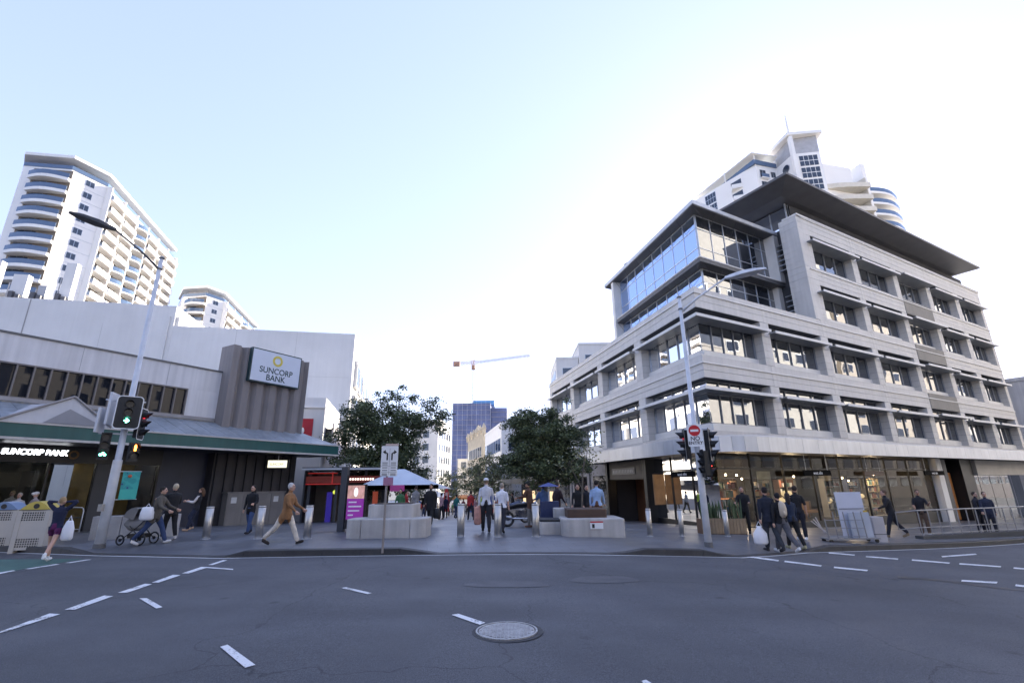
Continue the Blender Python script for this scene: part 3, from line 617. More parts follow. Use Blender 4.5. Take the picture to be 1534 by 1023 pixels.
# little gable on the canopy
gl, gr, gp = -8.95, -5.55, -6.98
gm = mat('gable_sheet', (.55, .55, .57), .6, var=.1, streak=.06)
q = MB()
q.add([FS.P(gl, 2.8, 4.2), FS.P(gr, 2.8, 4.2), FS.P(gp, 2.8, 5.3), FS.P(gl, 0, 4.9), FS.P(gr, 0, 4.9), FS.P(gp, 0, 5.32)], [(0, 2, 5, 3), (2, 1, 4, 5), (0, 1, 2)]); q.build('gable', gm, bk)
q = MB(); q.plate([FS.P(gl+1.2, 2.83, 4.22), FS.P(gr-.25, 2.83, 4.22), FS.P(gp-.05, 2.83, 4.82)], (nS.x, nS.y, 0), .02); q.build('gable_infill', mat('gable_infill', (.28, .28, .3), .6), bk)
for a, b in (((gl, 4.2), (gp, 5.3)), ((gp, 5.3), (gr, 4.2))): MB().tube([FS.P(a[0], 2.84, a[1]+.03), FS.P(b[0], 2.84, b[1]+.03)], .045, 6).build('gable_trim', mat('sill_grey', (.3, .28, .27), .7), bk)
# ribbed tower and sign
prof = []; un = 0.1; W_ = 5.0; NR = 6
for i in range(NR):
    a = un+W_*i/NR; st = W_/NR; prof += [(a, .8), (a+st*.48, .8), (a+st*.68, .56), (a+st*.8, .56)]
prof += [(un+W_, .8)]
poly = [FS.P(u, o) for u, o in prof]+[FS.P(un+W_, -.45), FS.P(un, -.45)]
MB().prism(poly, 3.66, 9.6).build('ribbed_tower', taupe, bk)
MB().prism([FS.P(un, .6), FS.P(un+W_, .6), FS.P(un+W_, -.6), FS.P(un, -.6)], -1.2, 3.55).build('ribbed_base', mat('dark_ribbed_base', (.05, .045, .045), .7, streak=.15), bk)
for i in range(9): piece('base_rib', FS, un+.1+i*.56, un+.38+i*.56, .6, .72, -1.2, 3.54, mat('dark_ribbed_base', (.05, .045, .045), .7), bk)
sg_ = thing('bank_sign', 'large pale rectangular bank sign with yellow sun ring on ribbed tower', 'sign', FS.P(2.7, 1.0, 7.6))
piece('sign_case', FS, 1.03, 4.33, .81, 1.07, 7.64, 9.64, mat('dark_teal_case', (.012, .04, .045), .4), sg_)
piece('sign_face', FS, 1.1, 4.26, 1.071, 1.09, 7.71, 9.57, mat('sign_face_white', (.62, .66, .74), .5, var=.03), sg_)
ink = mat('sign_ink', (.02, .05, .055), .5, var=0)
put_text('SUNCORP', .50, ink, FS, 2.68, 1.094, 8.42, sg_, .95, bold=.006); put_text('BANK', .50, ink, FS, 2.68, 1.094, 7.99, sg_, .95, bold=.006)
rg = MB(); rx = Vector((dS.x, dS.y, 0)); cen = FS.P(2.68, 1.1, 9.08); NN = 28
for i in range(NN):
    a0, a1 = 2*math.pi*i/NN, 2*math.pi*(i+.9)/NN; pr = lambda a, r: cen+rx*(math.cos(a)*r)+Vector((0, 0, math.sin(a)*r)); ro = .33
    rg.add([pr(a0, .2), pr(a1, .2), pr(a1, ro), pr(a0, ro)], [(0, 1, 2, 3)])
rg.build('sun_ring', mat('sun_yellow', (.75, .6, .06), .5), sg_)
# ground floor of the bank
piece('bank_fascia', FS, U0, -2.2, .0, .2, 2.85, 3.56, black, bk)
letl = mat('lit_white_letters', (.9, .9, .95), .5, emit=1.6, ecol=(.9, .93, 1.0), var=0)
put_text('SUNCORP BANK', .30, letl, FS, -6.98, .215, 3.25, bk, .92, bold=.01, shear=.1)
cen = FS.P(-5.72, .21, 3.2); q = MB()
for i in range(20):
    a0, a1 = 2*math.pi*i/20, 2*math.pi*(i+.8)/20; pr = lambda a, r: cen+rx*(math.cos(a)*r)+Vector((0, 0, math.sin(a)*r)); q.add([pr(a0, .11), pr(a1, .11), pr(a1, .19), pr(a0, .19)], [(0, 1, 2, 3)])
q.build('sun_ring', mat('dim_orange', (.22, .1, .015), .5), bk)
bgl = clear_glass('bank_shopfront_glass', (.55, .58, .58), 1.33)
wd = MB(); us = [-2.2, -4.2, -4.75, -6.4, -8.1, -9.8, -11.4]
for u in us: wd.fbox(FS, u-.035, u+.035, -.1, .06, -1.2, 3.0)
wd.fbox(FS, -11.4, -2.2, -.1, .05, .55, .6).fbox(FS, -11.4, -2.2, -.1, .05, -1.2, -.22)
sw = wd.build('shop_window', black, bk)
for a, b in zip(us, us[1:]):
    if a == -4.2: piece('wall_pier', FS, b, a, -.2, .1, -1.2, 2.9, charc, bk); continue
    MB().quad(FS.P(b+.03, -.02, -.22), FS.P(a-.03, -.02, -.22), FS.P(a-.03, -.02, 2.9), FS.P(b+.03, -.02, 2.9)).build('pane', bgl, sw, fix=False)
piece('room_floor', FS, U0, -2.2, -6, -.15, -.3, -.24, mat('grey_carpet', (.08, .08, .085), .9), bk)
piece('room_back', FS, U0, -4.75, -5, -4.8, -.24, 3.5, mat('bank_room_wall', (.07, .066, .05), .8, var=.4, vs=.8), bk)
piece('room_back', FS, -4.7, -2.2, -2.6, -2.5, -.24, 3.5, mat('ochre_wall', (.2, .14, .05), .8, var=.5, vs=.9), bk)
piece('room_ceiling', FS, U0, -2.2, -6, -.15, 3.0, 3.05, mat('room_ceiling', (.5, .5, .48), .8), bk)
for i in range(4): piece('partition', FS, -10.6+i*1.5, -10.45+i*1.5, -4, -2.4, -.24, 2.6, charc, bk)
lampm = mat('warm_lamp', (1, .85, .6), .5, emit=9, ecol=(1, .8, .5), var=0); tubem = mat('ceiling_tube', (1, .95, .85), .5, emit=3, ecol=(1, .93, .8), var=0)
for u, o in ((-10, -1.6), (-7.4, -1.6), (-5.4, -2.2), (-3.2, -1.2), (-8.8, -3.4)): piece('ceiling_light', FS, u-.45, u+.45, o-.08, o+.08, 2.95, 2.99, tubem, bk)
piece('wall', FS, -2.17, .08, -.3, .02, -1.2, 3.56, navy, bk)
piece('wall', FS, -1.1, -1.085, .021, .025, -.2, 3.5, charc, bk)
# body of the bank behind the facade, then the tall pale wall further back
MB().prism([FS.P(U0, -6.1), FS.P(5.1, -6.1), FS.P(5.1, -.62), FS.P(0, -.62), FS.P(0, -.55), FS.P(U0, -.58)], 3.6, 7.95).build('body', conc, bk)
MB().prism([FS.P(5.08, -.5), FS.P(5.08, -6), FS.P(-2.2, -6), FS.P(-2.2, -.35)], -1.4, 3.58).build('body', navy, bk)
piece('side_wall', FS, U0-.3, U0, -9, .1, -1, 8.0, conc, bk)
dW = dirv(78.5); nW = Vector((dW.y, -dW.x)); CW = (-15.6, 45.4); FW = Fr(CW, -dW, nW)
ZW = 1.75+(16.5-1.75)*45.4/46.2
wb = thing('rendered_building', 'tall blank pale rendered wall rising behind the low bank building', 'building', (CW[0], CW[1], -1.5))
sideW = Fr(CW, dirv(-12.9), Vector((dirv(-12.9).y, -dirv(-12.9).x)))
piece('wall', FW, 0, 16.25, -14, 0, -3, ZW, concw, wb); piece('wall', FW, 16.26, 48, -14, .0, -3, ZW+1.95, concw, wb)
piece('parapet', FW, 16.0, 16.25, -14, -.3, ZW+.002, ZW+1.0, concw, wb)
for u in (28.0, 40.0): piece('panel_joint', FW, u-.05, u+.05, .001, .01, 3, ZW+1.9, mat('joint_grey', (.3, .29, .29), .9), wb)
piece('downpipe', FW, 16.6, 16.75, .01, .14, 3, ZW+.9, concw, wb)
cw_s = mat('cream_stucco', (.62, .58, .5), .8, var=.08)
mbw = MB().fbox(sideW, .7, 34, -12, -.05, -3, ZW-1.5); mbw.build('mall_wing', cw_s, wb)
for i in range(8):
    for z in (4.5, 8.0, 11.5):
        f = MB().fbox(sideW, 1.5+i*4, 3.9+i*4, -.05, .35, z-.25, z+2.4); fo = f.build('bay_window', mat('bay_white', (.6, .6, .6), .6), wb)
        MB().fbox(sideW, 1.7+i*4, 3.7+i*4, .35, .37, z, z+2.1).build('pane', glassU, fo)
    piece('cornice', sideW, .06+i*4, 4+i*4, -.05, .6, 3.3, 3.5, concw, wb)
for u, z, w_, h_ in ((6.0, 12.2, .7, .5), (11.5, 9.6, .5, .5), (20.5, 13.0, .9, .6)):
    v_ = piece('wall_vent', FW, u, u+w_, .002, .06, z, z+h_, mat('vent_grey', (.3, .3, .3), .6), wb)
for u in (5.4, 10.8, 22.0, 34.0): piece('panel_joint', FW, u-.02, u+.02, .001, .006, 2, ZW-.1, mat('joint_soft', (.48, .475, .47), .9), wb)
for z in (11.8,): piece('panel_joint', FW, .3, 47, .001, .006, z, z+.03, mat('joint_soft', (.48, .475, .47), .9), wb)
# roof-top plant and antennas on the pale building
plant = mat('plant_steel', (.35, .35, .36), .5, .3, var=.15)
for i, (u, h, wd_) in enumerate(((40.3, 2.4, .8), (37.8, 3.4, .7), (35.5, 2.6, 1.4), (33.6, 4.6, .9), (31.3, 3.3, 1.2), (29.3, 2.3, .7), (27.4, 4.8, .9))):
    p = FW.P(u, -3, ZW+1.95); t = thing('rooftop_antenna', ['short grey antenna box at the far end of the pale roof', 'pale antenna shroud between two short grey antenna boxes on the roof', 'wide short grey plant cabinet between two pale antenna shrouds', 'slim tall pale antenna shroud beside the wide plant cabinet', 'wide pale antenna shroud between the two tallest slim shrouds', 'smallest grey antenna box beside the tallest shroud', 'tallest pale antenna shroud close to the roof step'][i], 'antenna', p, 'antennas and plant along the pale roof')
    pan = concw if h > 3.2 else plant
    piece('shroud', FW, u-wd_/2, u+wd_/2, -3.3, -2.7, ZW+2.1, ZW+1.95+h, pan, t)
    for e in (-.6, .55): MB().tube([FW.P(u+wd_*e+.25*e, -2.8, ZW+1.95), FW.P(u+wd_*e+.25*e, -2.8, ZW+2.6+h*.55)], .05, 6).build('pole', plant, t)
    for e in range(3): piece('equipment_box', FW, u-wd_/2-.5+e*.55, u-wd_/2-.15+e*.55, -2.6, -2.3, ZW+2.1+e*.25, ZW+2.8+e*.3, mat('dark_plant', (.08, .08, .09), .6), t)
# low white shop block with red poster, between the bank and the pale building
lb = thing('low_shop', 'low white shop with red poster on its end wall beside the ribbed tower', 'building', (-15, 36, -1))
P0 = Vector((-17.6, 35.3)); FP = Fr(P0, dW, nW)
MB().prism([P0, P0+dW*3.5, P0+dW*3.5+dirv(-12.9)*9.5, P0+dirv(-12.9)*9.5], -2, 8.2).build('wall', concw, lb)
piece('red_poster', FP, 1.15, 2.75, .0, .05, 4.6, 6.6, mat('poster_red', (.4, .015, .03), .5), lb)
hm = mat('lettering_white', (.85, .85, .85), .5); q = MB().ball(FP.P(1.85, .06, 5.65), (.22, .03, .3), 8, 5).ball(FP.P(2.05, .06, 5.7), (.16, .03, .25), 8, 5); q.build('poster_motif', hm, lb)
FQ = Fr(P0+dW*3.5, dirv(-12.9), Vector((dirv(-12.9).y, -dirv(-12.9).x)))
for i in range(2): MB().fbox(FQ, 1.0+i*3.6, 3.6+i*3.6, .5, .62, 3.6, 6.4).build('billboard', mat('billboard_pale', (.55, .5, .52), .5, var=.3, vs=.8), lb); MB().fbox(FQ, 1.2+i*3.6, 1.3+i*3.6, 0, .5, 4, 6).build('bracket', black, lb)
piece('cornice', FP, -.05, 3.55, .0, .12, 7.4, 7.52, ledge_m, lb)

# ------------------------------------------------------------------ apartment towers
tw = mat('tower_white_paint', (.8, .78, .75), .75, var=.05, vs=.15); tw2 = mat('tower_soffit', (.6, .55, .47), .8, var=.05)
tglass = mirror_glass('tower_glass', (.03, .04, .06), 1.7, .02, (.85, .92, 1)); railg = mirror_glass('balustrade_glass', (.10, .15, .24), 1.5, .05, (.85, .92, 1))
def tower_body(name, poly, z0, z1, par, m=tw): return MB().prism(poly, z0, z1).build(name, m, par)
def edge_frame(a, b, inside):
    a, b, inside = Vector(a), Vector(b), Vector(inside); d = (b-a).normalized(); n = Vector((d.y, -d.x))
    if (inside-a).dot(n) > 0: n = -n
    return Fr(a, d, n), (b-a).length
def balcony(fr, u0, u1, z, dep, par, curved=False, rail='solid', slab=.28, up_=0., recess=False):
    N = 7 if curved else 1; us = [u0+(u1-u0)*i/N for i in range(N+1)]
    of = (lambda i: dep*(.45+.55*math.sin(math.pi*min(max(i/N, 0), 1)))) if curved else (lambda i: dep)
    poly = [fr.P(u0, -.02)]+[fr.P(us[i], of(i)) for i in range(N+1)]+[fr.P(u1, -.02)]
    b = MB().prism(poly, z-slab, z+up_).build('balcony', tw, par); z += up_
    out = poly[1:-1]; r = MB()
    for p, q in zip(out, out[1:]):
        d = (Vector(q)-Vector(p)); d.normalize(); n = Vector((d.y, -d.x, 0)); r.add([p+Vector((0, 0, z+.003)), q+Vector((0, 0, z+.003)), q+Vector((0, 0, z+1.05)), p+Vector((0, 0, z+1.05)), p-n*.1+Vector((0, 0, z+.003)), q-n*.1+Vector((0, 0, z+.003)), q-n*.1+Vector((0, 0, z+1.05)), p-n*.1+Vector((0, 0, z+1.05))], [(0, 1, 2, 3), (7, 6, 5, 4), (3, 2, 6, 7), (0, 3, 7, 4), (1, 5, 6, 2)])
    r.build('balustrade', tw if rail == 'solid' else railg, b)
    z -= up_
    if recess: MB().fbox(fr, u0+.1, u1-.1, -.005, .03, z+.02, z+2.55).build('recess_shade', mat('tower_recess_shade', (.2, .165, .13), .8), b)  # brown panel paints the balcony recess's shadow onto the wall
    MB().fbox(fr, u0+.5, u0+.5+(u1-u0)*.45, .035, .07, z+.02, z+2.3).build('glass_door', tglass, b)
def win(fr, u0, u1, z0, z1, par):
    f = MB().fbox(fr, u0-.07, u1+.07, .0, .05, z0-.07, z1+.07).build('window', alu, par); MB().fbox(fr, u0, (u0+u1)/2-.04, .05, .07, z0, z1).build('pane', tglass, f); MB().fbox(fr, (u0+u1)/2+.04, u1, .05, .07, z0, z1).build('pane', tglass, f)
def left_tower(name, label, pts, zr, zvis, loc, nb):
    A0, e1, e2, e3, e4, bk_ = [Vector(p) for p in pts]; cen = (e1+e4)/2+Vector((-6, 4)); t = thing(name, label, 'apartment tower', (cen.x, cen.y, -2), 'white balconied apartment towers')
    tower_body('shaft', [A0, e1, e2, e3, e4, bk_], -2, zr-3.2, t)
    fA, lA = edge_frame(A0, e1, cen); fB, lB = edge_frame(e1, e2, cen); fC, lC = edge_frame(e2, e3, cen); fD, lD = edge_frame(e3, e4, cen)
    z = zr-6.2; k = 0
    while z > zvis:
        win(fA, lA*.7, lA*.7+1.2, z+.9, z+2.1, t); win(fA, lA*.35, lA*.35+1.2, z+.9, z+2.1, t)
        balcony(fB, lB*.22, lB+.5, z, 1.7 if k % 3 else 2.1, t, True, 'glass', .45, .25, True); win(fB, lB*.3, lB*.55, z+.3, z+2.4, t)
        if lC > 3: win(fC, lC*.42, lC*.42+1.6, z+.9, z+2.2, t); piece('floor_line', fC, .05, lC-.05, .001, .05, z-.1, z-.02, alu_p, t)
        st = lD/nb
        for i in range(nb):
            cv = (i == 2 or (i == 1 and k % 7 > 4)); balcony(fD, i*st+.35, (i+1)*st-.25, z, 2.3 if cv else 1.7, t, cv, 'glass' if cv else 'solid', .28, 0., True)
        z -= 3.0; k += 1
    for i in range(nb+1): piece('blade_wall', fD, i*lD/nb-.14, i*lD/nb+.14, .0, 1.2, zvis-2, zr-3.3, tw, t)
    c2 = sum((Vector(p) for p in pts), Vector((0, 0)))/6; ins = [c2+(Vector(p)-c2)*.86 for p in pts]; out = [c2+(Vector(p)-c2)*1.03 for p in pts]
    MB().prism(ins, zr-3.2, zr-.7).build('penthouse', mat('penthouse_grey', (.4, .4, .42), .6), t); MB().prism(out, zr-.69, zr).build('roof_slab', tw, t)
    MB().prism([c2+(Vector(p)-c2)*1.005 for p in pts], zr-3.19, zr-2.3).build('parapet', railg if nb > 4 else tw, t)
    MB().tube([(c2.x, c2.y, zr), (c2.x, c2.y, zr+5)], [.12, .04], 5).build('mast', alu, t)
    return t
left_tower('apartment_tower', 'large white apartment tower with curved balconies and sunlit long side behind pale wall', [(-124, 106), (-106.5, 89), (-97.2, 90.5), (-94.6, 97), (-104.2, 133.5), (-126, 132)], 73, 38, None, 6)
left_tower('apartment_tower', 'smaller white apartment tower half hidden by the stepped end of the pale wall', [(-112, 150), (-105, 142), (-97, 141), (-94.4, 146.5), (-101.6, 181), (-114, 178)], 63.5, 42, None, 5)
# right tower behind the office roof
rt_ = thing('apartment_tower', 'white apartment tower with round porthole windows rising behind the dark office roof', 'apartment tower', (65, 105, -3), 'white balconied apartment towers')
cen = Vector((70, 112))
Z1 = 73.5
pA, pB, pC = Vector((46.5, 108)), Vector((55.7, 92.7)), Vector((61.3, 94.2))
pD, pE, pF = Vector((62.2, 89.2)), Vector((67.6, 88.4)), Vector((68.6, 92)); pG, pH, pI = Vector((78.4, 94.5)), Vector((80, 101)), Vector((83.5, 97.5))
tower_body('shaft', [pA, pB, pC, pD, pE, pF, pG, pH, (84, 118), (60, 126)], -3, Z1-3, rt_)
f1, l1 = edge_frame(pA, pB, cen); f2, l2 = edge_frame(pB, pC, cen); f3, l3 = edge_frame(pD, pE, cen); f4, l4 = edge_frame(pF, pG, cen)
f25, l25 = edge_frame(pC, pD, cen)
# left face: glazed stair strip and a stack of pointed balconies
for k in range(9):
    z = Z1-6.4-k*3.0
    f = MB().fbox(f1, 4.2, 7.2, .0, .06, z, z+2.75).build('window', alu, rt_)
    for i in range(4):
        for j in range(2): MB().fbox(f1, 4.28+i*.73, 4.93+i*.73, .06, .08, z+.08+j*1.35, z+1.3+j*1.35).build('pane', tglass, f)
    b = MB().prism([f1.P(11.2, 0), f1.P(12.5, 1.5), f1.P(14.3, 0)], z-.2, z+.85).build('balcony', tw, rt_); MB().fbox(f1, 11.4, 14.0, .005, .05, z+.86, z+2.2).build('pane', tglass, b)
    win(f2, .9, 2.4, z+.3, z+2.2, rt_); win(f2, 3.9, 5.1, z+.7, z+2.1, rt_)
    b = MB().fbox(f2, .7, 2.7, 0, .7, z-.15, z).build('balcony', tw, rt_); MB().fbox(f2, .7, 2.7, .62, .7, z, z+.9).build('balustrade', railg, b)
    # porthole
    p = f25.P(l25*.52, .03, z+1.2); q = MB().disc(p, (f25.n.x, f25.n.y, 0), 1.05, .08, 20); fo = q.build('porthole_window', alu, rt_); MB().disc(f25.P(l25*.52, .1, z+1.2), (f25.n.x, f25.n.y, 0), .95, .03, 20).build('pane', tglass, fo)
    f = MB().fbox(f3, 1.0, 4.9, .0, .06, z, z+2.8).build('window', tw, rt_)
    for i in range(4):
        for j in range(2): MB().fbox(f3, 1.1+i*.95, 1.95+i*.95, .06, .08, z+.1+j*1.35, z+1.28+j*1.35).build('pane', tglass, f)
    if k > 0:
        N = 6; poly = [f4.P(.4, -.05)]+[f4.P(2.5+(l4-1.9)*i/N, .5+2.6*(i/N)**.7) for i in range(N+1)]+[f4.P(l4+1.2, -.8)]
        b = MB().prism(poly, z-.35, z+.75).build('balcony', cw_s, rt_)  # cream tone stands for warm sunlight on the right-facing balconies
        MB().prism([f4.P(l4+.6, 2.2), f4.P(l4+1.1, 2.0), f4.P(l4+1.0, -.3), f4.P(l4+.5, -.3)], z+.76, z+2.6).build('blade', cw_s, b)
f6 = MB().prism([pI, pI+Vector((1.2, .35)), pI+Vector((-1.0, 9)), pI+Vector((-2.2, 8.6))], -3, Z1+.5); f6.build('fin_wall', tw, rt_)
tower_body('rear_shaft', [(84.6, 102), (95, 106), (92, 122), (82, 120)], -3, Z1-2, rt_)
f7, l7 = edge_frame((84.9, 101.5), (95.5, 105.5), cen)
for k in range(10):
    z = Z1-4.8-k*3.0; balcony(f7, 1.2, l7+1.4, z, 2.2, rt_, True, 'glass', .35, .2)
# crown
MB().prism([pC+Vector((.5, 2)), pD+Vector((.2, .5)), pE, pF+Vector((0, 1.5))], Z1-2.9, Z1+1.2).build('crown', mat('penthouse_grey', (.4, .4, .42), .6), rt_)
MB().prism([pC+Vector((-1, 1)), pD+Vector((-1, -1)), pE+Vector((.8, -1)), pF+Vector((1, 2))], Z1+1.21, Z1+1.9).build('crown_slab', tw, rt_)
MB().prism([pA+Vector((3, 1)), pB+Vector((-.5, -.5)), pC+Vector((0, -.2)), pC+Vector((0, 4)), pA+Vector((6, 4))], Z1-2.98, Z1-1.9).build('terrace_rail', railg, rt_)
MB().prism([pA+Vector((2, 1)), pB+Vector((-1, -1)), pC+Vector((0, -1)), pC+Vector((0, 5)), pA+Vector((7, 5))], Z1-.6, Z1-.4).build('pergola', tw, rt_)
for p in (pA+Vector((3, 1.2)), pB, pB+Vector((-4, 6.5)), pC): MB().tube([(p.x, p.y, Z1-3), (p.x, p.y, Z1-.6)], .15, 5).build('post', tw, rt_)
p = f3.P(-.1, .4); MB().prism([f3.P(-.5, .0), f3.P(-.5, 1.0), f3.P(.2, 1.0), f3.P(.2, 0)], 30, Z1+1).build('mast_fin', tw, rt_); MB().tube([(p.x, p.y, Z1+1), (p.x, p.y, Z1+7)], [.3, .1], 6).build('mast', tw, rt_)
tower_body('left_wing', [(44, 112), (48.5, 104.5), (53, 107), (50, 116)], -3, Z1-5.5, rt_); tower_body('left_wing', [(41, 118), (45, 111), (50, 114), (47, 122)], -3, Z1-11, rt_)

# ------------------------------------------------------------------ other buildings round the mall
def block(name, label, poly, z1, m, rows=0, cat='building', wz0=3.5, step=3.2, wmat=None, sides=None, ww=1.6, gap=2.6):
    c = sum((Vector(p[:2]) for p in poly), Vector((0, 0)))/len(poly); t = thing(name, label, cat, (c.x, c.y, gz(c.x, c.y)))
    MB().prism(poly, -4, z1).build('wall', m, t); MB().prism([c+(Vector(p)-c)*1.012 for p in poly], z1+.002, z1+.35).build('parapet', m, t)
    for s in (sides if sides is not None else range(len(poly))):
        fr, ln = edge_frame(poly[s], poly[(s+1) % len(poly)], c)
        for r in range(rows):
            z = wz0+r*step
            if z+1.7 > z1: break
            for i in range(int((ln-1)/gap)):
                u = 1+i*gap; f = MB().fbox(fr, u-.06, u+ww+.06, 0, .07, z-.06, z+1.76).build('window', alu, t); MB().fbox(fr, u, u+ww, .07, .09, z, z+1.7).build('pane', wmat or tglass, f)
    return t
za_, zb_ = atY(850, 538, 76), atY(866, 518, 76); zc_ = atY(912, 514, 76)
block('white_apartments', 'low stepped white apartment block peeping over the stone office parapet', [(atY(834, 560, 76).x, 76), (zb_.x-.1, 76), (zb_.x-.1, 88), (atY(834, 560, 76).x, 88)], za_.z, concw, 9, wz0=za_.z-9.4, step=3.1, sides=[0, 3]); block('white_apartments', 'higher flat roofed white apartment block behind the stone office parapet', [(zb_.x, 75.5), (zc_.x+6, 75.5), (zc_.x+6, 90), (zb_.x, 90)], zb_.z, concw, 9, wz0=zb_.z-9.6, step=3.1, sides=[0, 3])
block('side_street_block', 'pale building with dark window bands beyond the far end of the office block', [tuple(FR.P(46, 1)), tuple(FR.P(66, 1)), tuple(FR.P(66, -14)), tuple(FR.P(46, -14))] and [FR.P(46, 1)[:2], FR.P(66, 1)[:2], FR.P(66, -14)[:2], FR.P(46, -14)[:2]], 10.9, conc, 4, wz0=2.0, step=2.9, ww=4.0, gap=4.8, sides=[0, 3])
hb = block('heritage_building', 'ornate cream heritage building with small roof finials along the mall', [(-5.2, 86), (1, 87.5), (-3, 106), (-9.7, 104)], 10.2, mat('heritage_cream', (.5, .44, .34), .8, var=.15), 2, wz0=3.4, sides=[0, 3], ww=1.1, gap=2.0)
for i in range(6):
    p = Vector((-5.2, 86)).lerp(Vector((-9.7, 104)), i/5); MB().tube([(p.x, p.y, 10.4), (p.x, p.y, 11.2), (p.x, p.y, 11.3), (p.x, p.y, 12.3)], [.35, .35, .5, .05], 6).build('finial', MATS['heritage_cream'], hb)
MB().prism([(-7.6, 96), (-6, 96.3), (-6.3, 98), (-7.9, 97.6)], 10.5, 11.8).build('turret', MATS['heritage_cream'], hb); MB().tube([(-7, 97, 11.8), (-7, 97, 13.2)], [.9, .05], 8).build('spire', MATS['heritage_cream'], hb)
block('glass_shopfront_building', 'white building with blue glass strips beside the right hand mall tree', [(-1.6, 66), (5, 67.5), (2, 84), (-4.8, 83)], 9.6, mat('white_cladding', (.7, .71, .74), .5, var=.05), 2, wz0=2.8, step=3.3, ww=1.9, gap=2.3, wmat=glassB, sides=[0, 3])
block('pale_block', 'pale slim apartment block far down the mall behind the leafy tree', [(-27, 128), (-19.5, 126), (-18, 140), (-26, 142)], 18, concw, 4, wz0=4, sides=[0, 1]); block('cream_block', 'cream low block in the distance at the end of the mall', [(-17, 150), (-11, 150), (-11, 160), (-17, 160)], 9, cw_s, 2, sides=[0])
# scaffolded tower under construction, with its crane
scrim = mat('hazed_blue_scrim', (.11, .14, .28), .8, var=.25, vs=.25, streak=.12); slabm = mat('slab_edge', (.26, .25, .3), .8)  # mesh blue is lightened to stand in for distance haze
ct = thing('construction_tower', 'unfinished tower wrapped in blue scaffold mesh far down the mall', 'building', (-14, 185, -3))
MB().prism([(-22.2, 176), (-8.2, 176), (-8.2, 196), (-22.2, 196)], -3, 30.6).build('scrim', scrim, ct); MB().prism([(-8.15, 177.5), (-2.2, 178), (-2.2, 194), (-8.15, 194)], -3, 29).build('scrim', scrim, ct)
for k in range(17):
    z = 1.0+k*1.8; MB().box(-22.4, -8.1, 175.85, 175.95, z, z+.14).build('floor_edge', slabm, ct); MB().box(-8.0, -2.0, 177.3, 177.6, z-.6, z-.46).build('floor_edge', slabm, ct)
for i in range(9): MB().box(-22+i*1.72, -21.95+i*1.72, 175.7, 175.75, -3, 31.2).build('scaffold_pole', alu, ct)
MB().box(-15, -7, 180, 190, 30.7, 32.2).build('top_formwork', mat('formwork_blue', (.08, .25, .5), .6), ct)
cr_ = thing('tower_crane', 'thin orange and white tower crane above the blue scaffolded tower', 'crane', (-15.4, 183, 28))
cm = mat('crane_orange', (.3, .17, .12), .6); cm2 = mat('crane_pale', (.26, .22, .2), .6)
def lattice(a, b, wdt, n, m, nm, par):
    a, b = Vector(a), Vector(b); d = (b-a).normalized(); s1 = d.orthogonal().normalized()*wdt; s2 = d.cross(s1).normalized()*wdt; q = MB(); cs = [s1+s2, s1-s2, -s1-s2, -s1+s2]
    for c in cs: q.tube([a+c, b+c], .075, 4)
    for i in range(n):
        p0, p1 = a.lerp(b, i/n), a.lerp(b, (i+1)/n)
        for k in range(4): q.tube([p0+cs[k], p1+cs[(k+1) % 4]], .045, 3)
    return q.build(nm, m, par)
lattice((-15.4, 183, 28), (-15.4, 183, 46), .6, 12, cm2, 'mast', cr_); lattice((-15.4, 183, 46.4), (-15.4, 183, 49.5), .5, 2, cm, 'cab_tower', cr_)
lattice((-22.5, 183, 47.4), (-13, 183, 48), .45, 7, cm, 'counter_jib', cr_); lattice((-13, 183, 48), (7, 181, 49.9), .35, 14, cm2, 'jib', cr_); MB().box(-23.2, -20.6, 182.3, 183.7, 46.4, 48.2).build('counterweight', cm, cr_); MB().box(-15.9, -14.6, 181.8, 182.8, 44.8, 46.6).build('cab', cm, cr_)
# buildings outside the picture that show in the windows; blocks heightened, podiums added for reflections
ebm = mat('beige_render', (.52, .47, .4), .8, var=.06)
block('terrace_shops', 'long cream row of shops across the road behind the photographer', [(-60, -16), (45, -16), (45, -32), (-60, -32)], 12, cw_s, 3, wz0=1.0, step=3.6, ww=1.8, gap=3.2, sides=[0])
for k_, (s0, s1, h_, c_, lb_) in enumerate(((2, 40, 24, (.75, .71, .65), 'cream office row across the side street, outside the photograph'), (41, 78, 60, (.8, .77, .7), 'tall cream apartment slab across the side street, outside the photograph'), (80, 122, 46, (.7, .62, .52), 'tan brick slab across the side street, outside the photograph'), (124, 175, 72, (.8, .77, .72), 'highest pale slab across the side street, outside the photograph'))):
    o_ = Vector((38, -1)); block('apartment_block', lb_, [tuple(o_+dR*s0), tuple(o_+dR*s1), tuple(o_+dR*s1+nR*14), tuple(o_+dR*s0+nR*14)], h_, mat('slab_render_%d' % k_, c_, .8, var=.08), 12, wz0=1.2, step=3.3, ww=1.9, gap=4.2, sides=[0])  # heights and pale walls chosen to brighten the window reflections

for k_, (s0, s1, lb_) in enumerate(((0, 58, 'added dark podium for reflections across the side street, outside the photograph'), (59, 120, 'added charcoal podium for reflections further up the side street, outside the photograph'), (121, 176, 'added dark podium for reflections at the top of the side street, outside the photograph'))):
    o_ = Vector((38, -1))-nR*3.2; block('reflection_podium', lb_, [tuple(o_+dR*s0), tuple(o_+dR*s1), tuple(o_+dR*s1+nR*3.1), tuple(o_+dR*s0+nR*3.1)], 8.5, mat('podium_grey_%d' % k_, (.045+.01*k_, .05, .058), .6, var=.3, vs=.3), 2, wz0=.5, step=3.4, ww=3.2, gap=5.0, sides=[0])  # unseen podiums added to darken the shop glass reflections
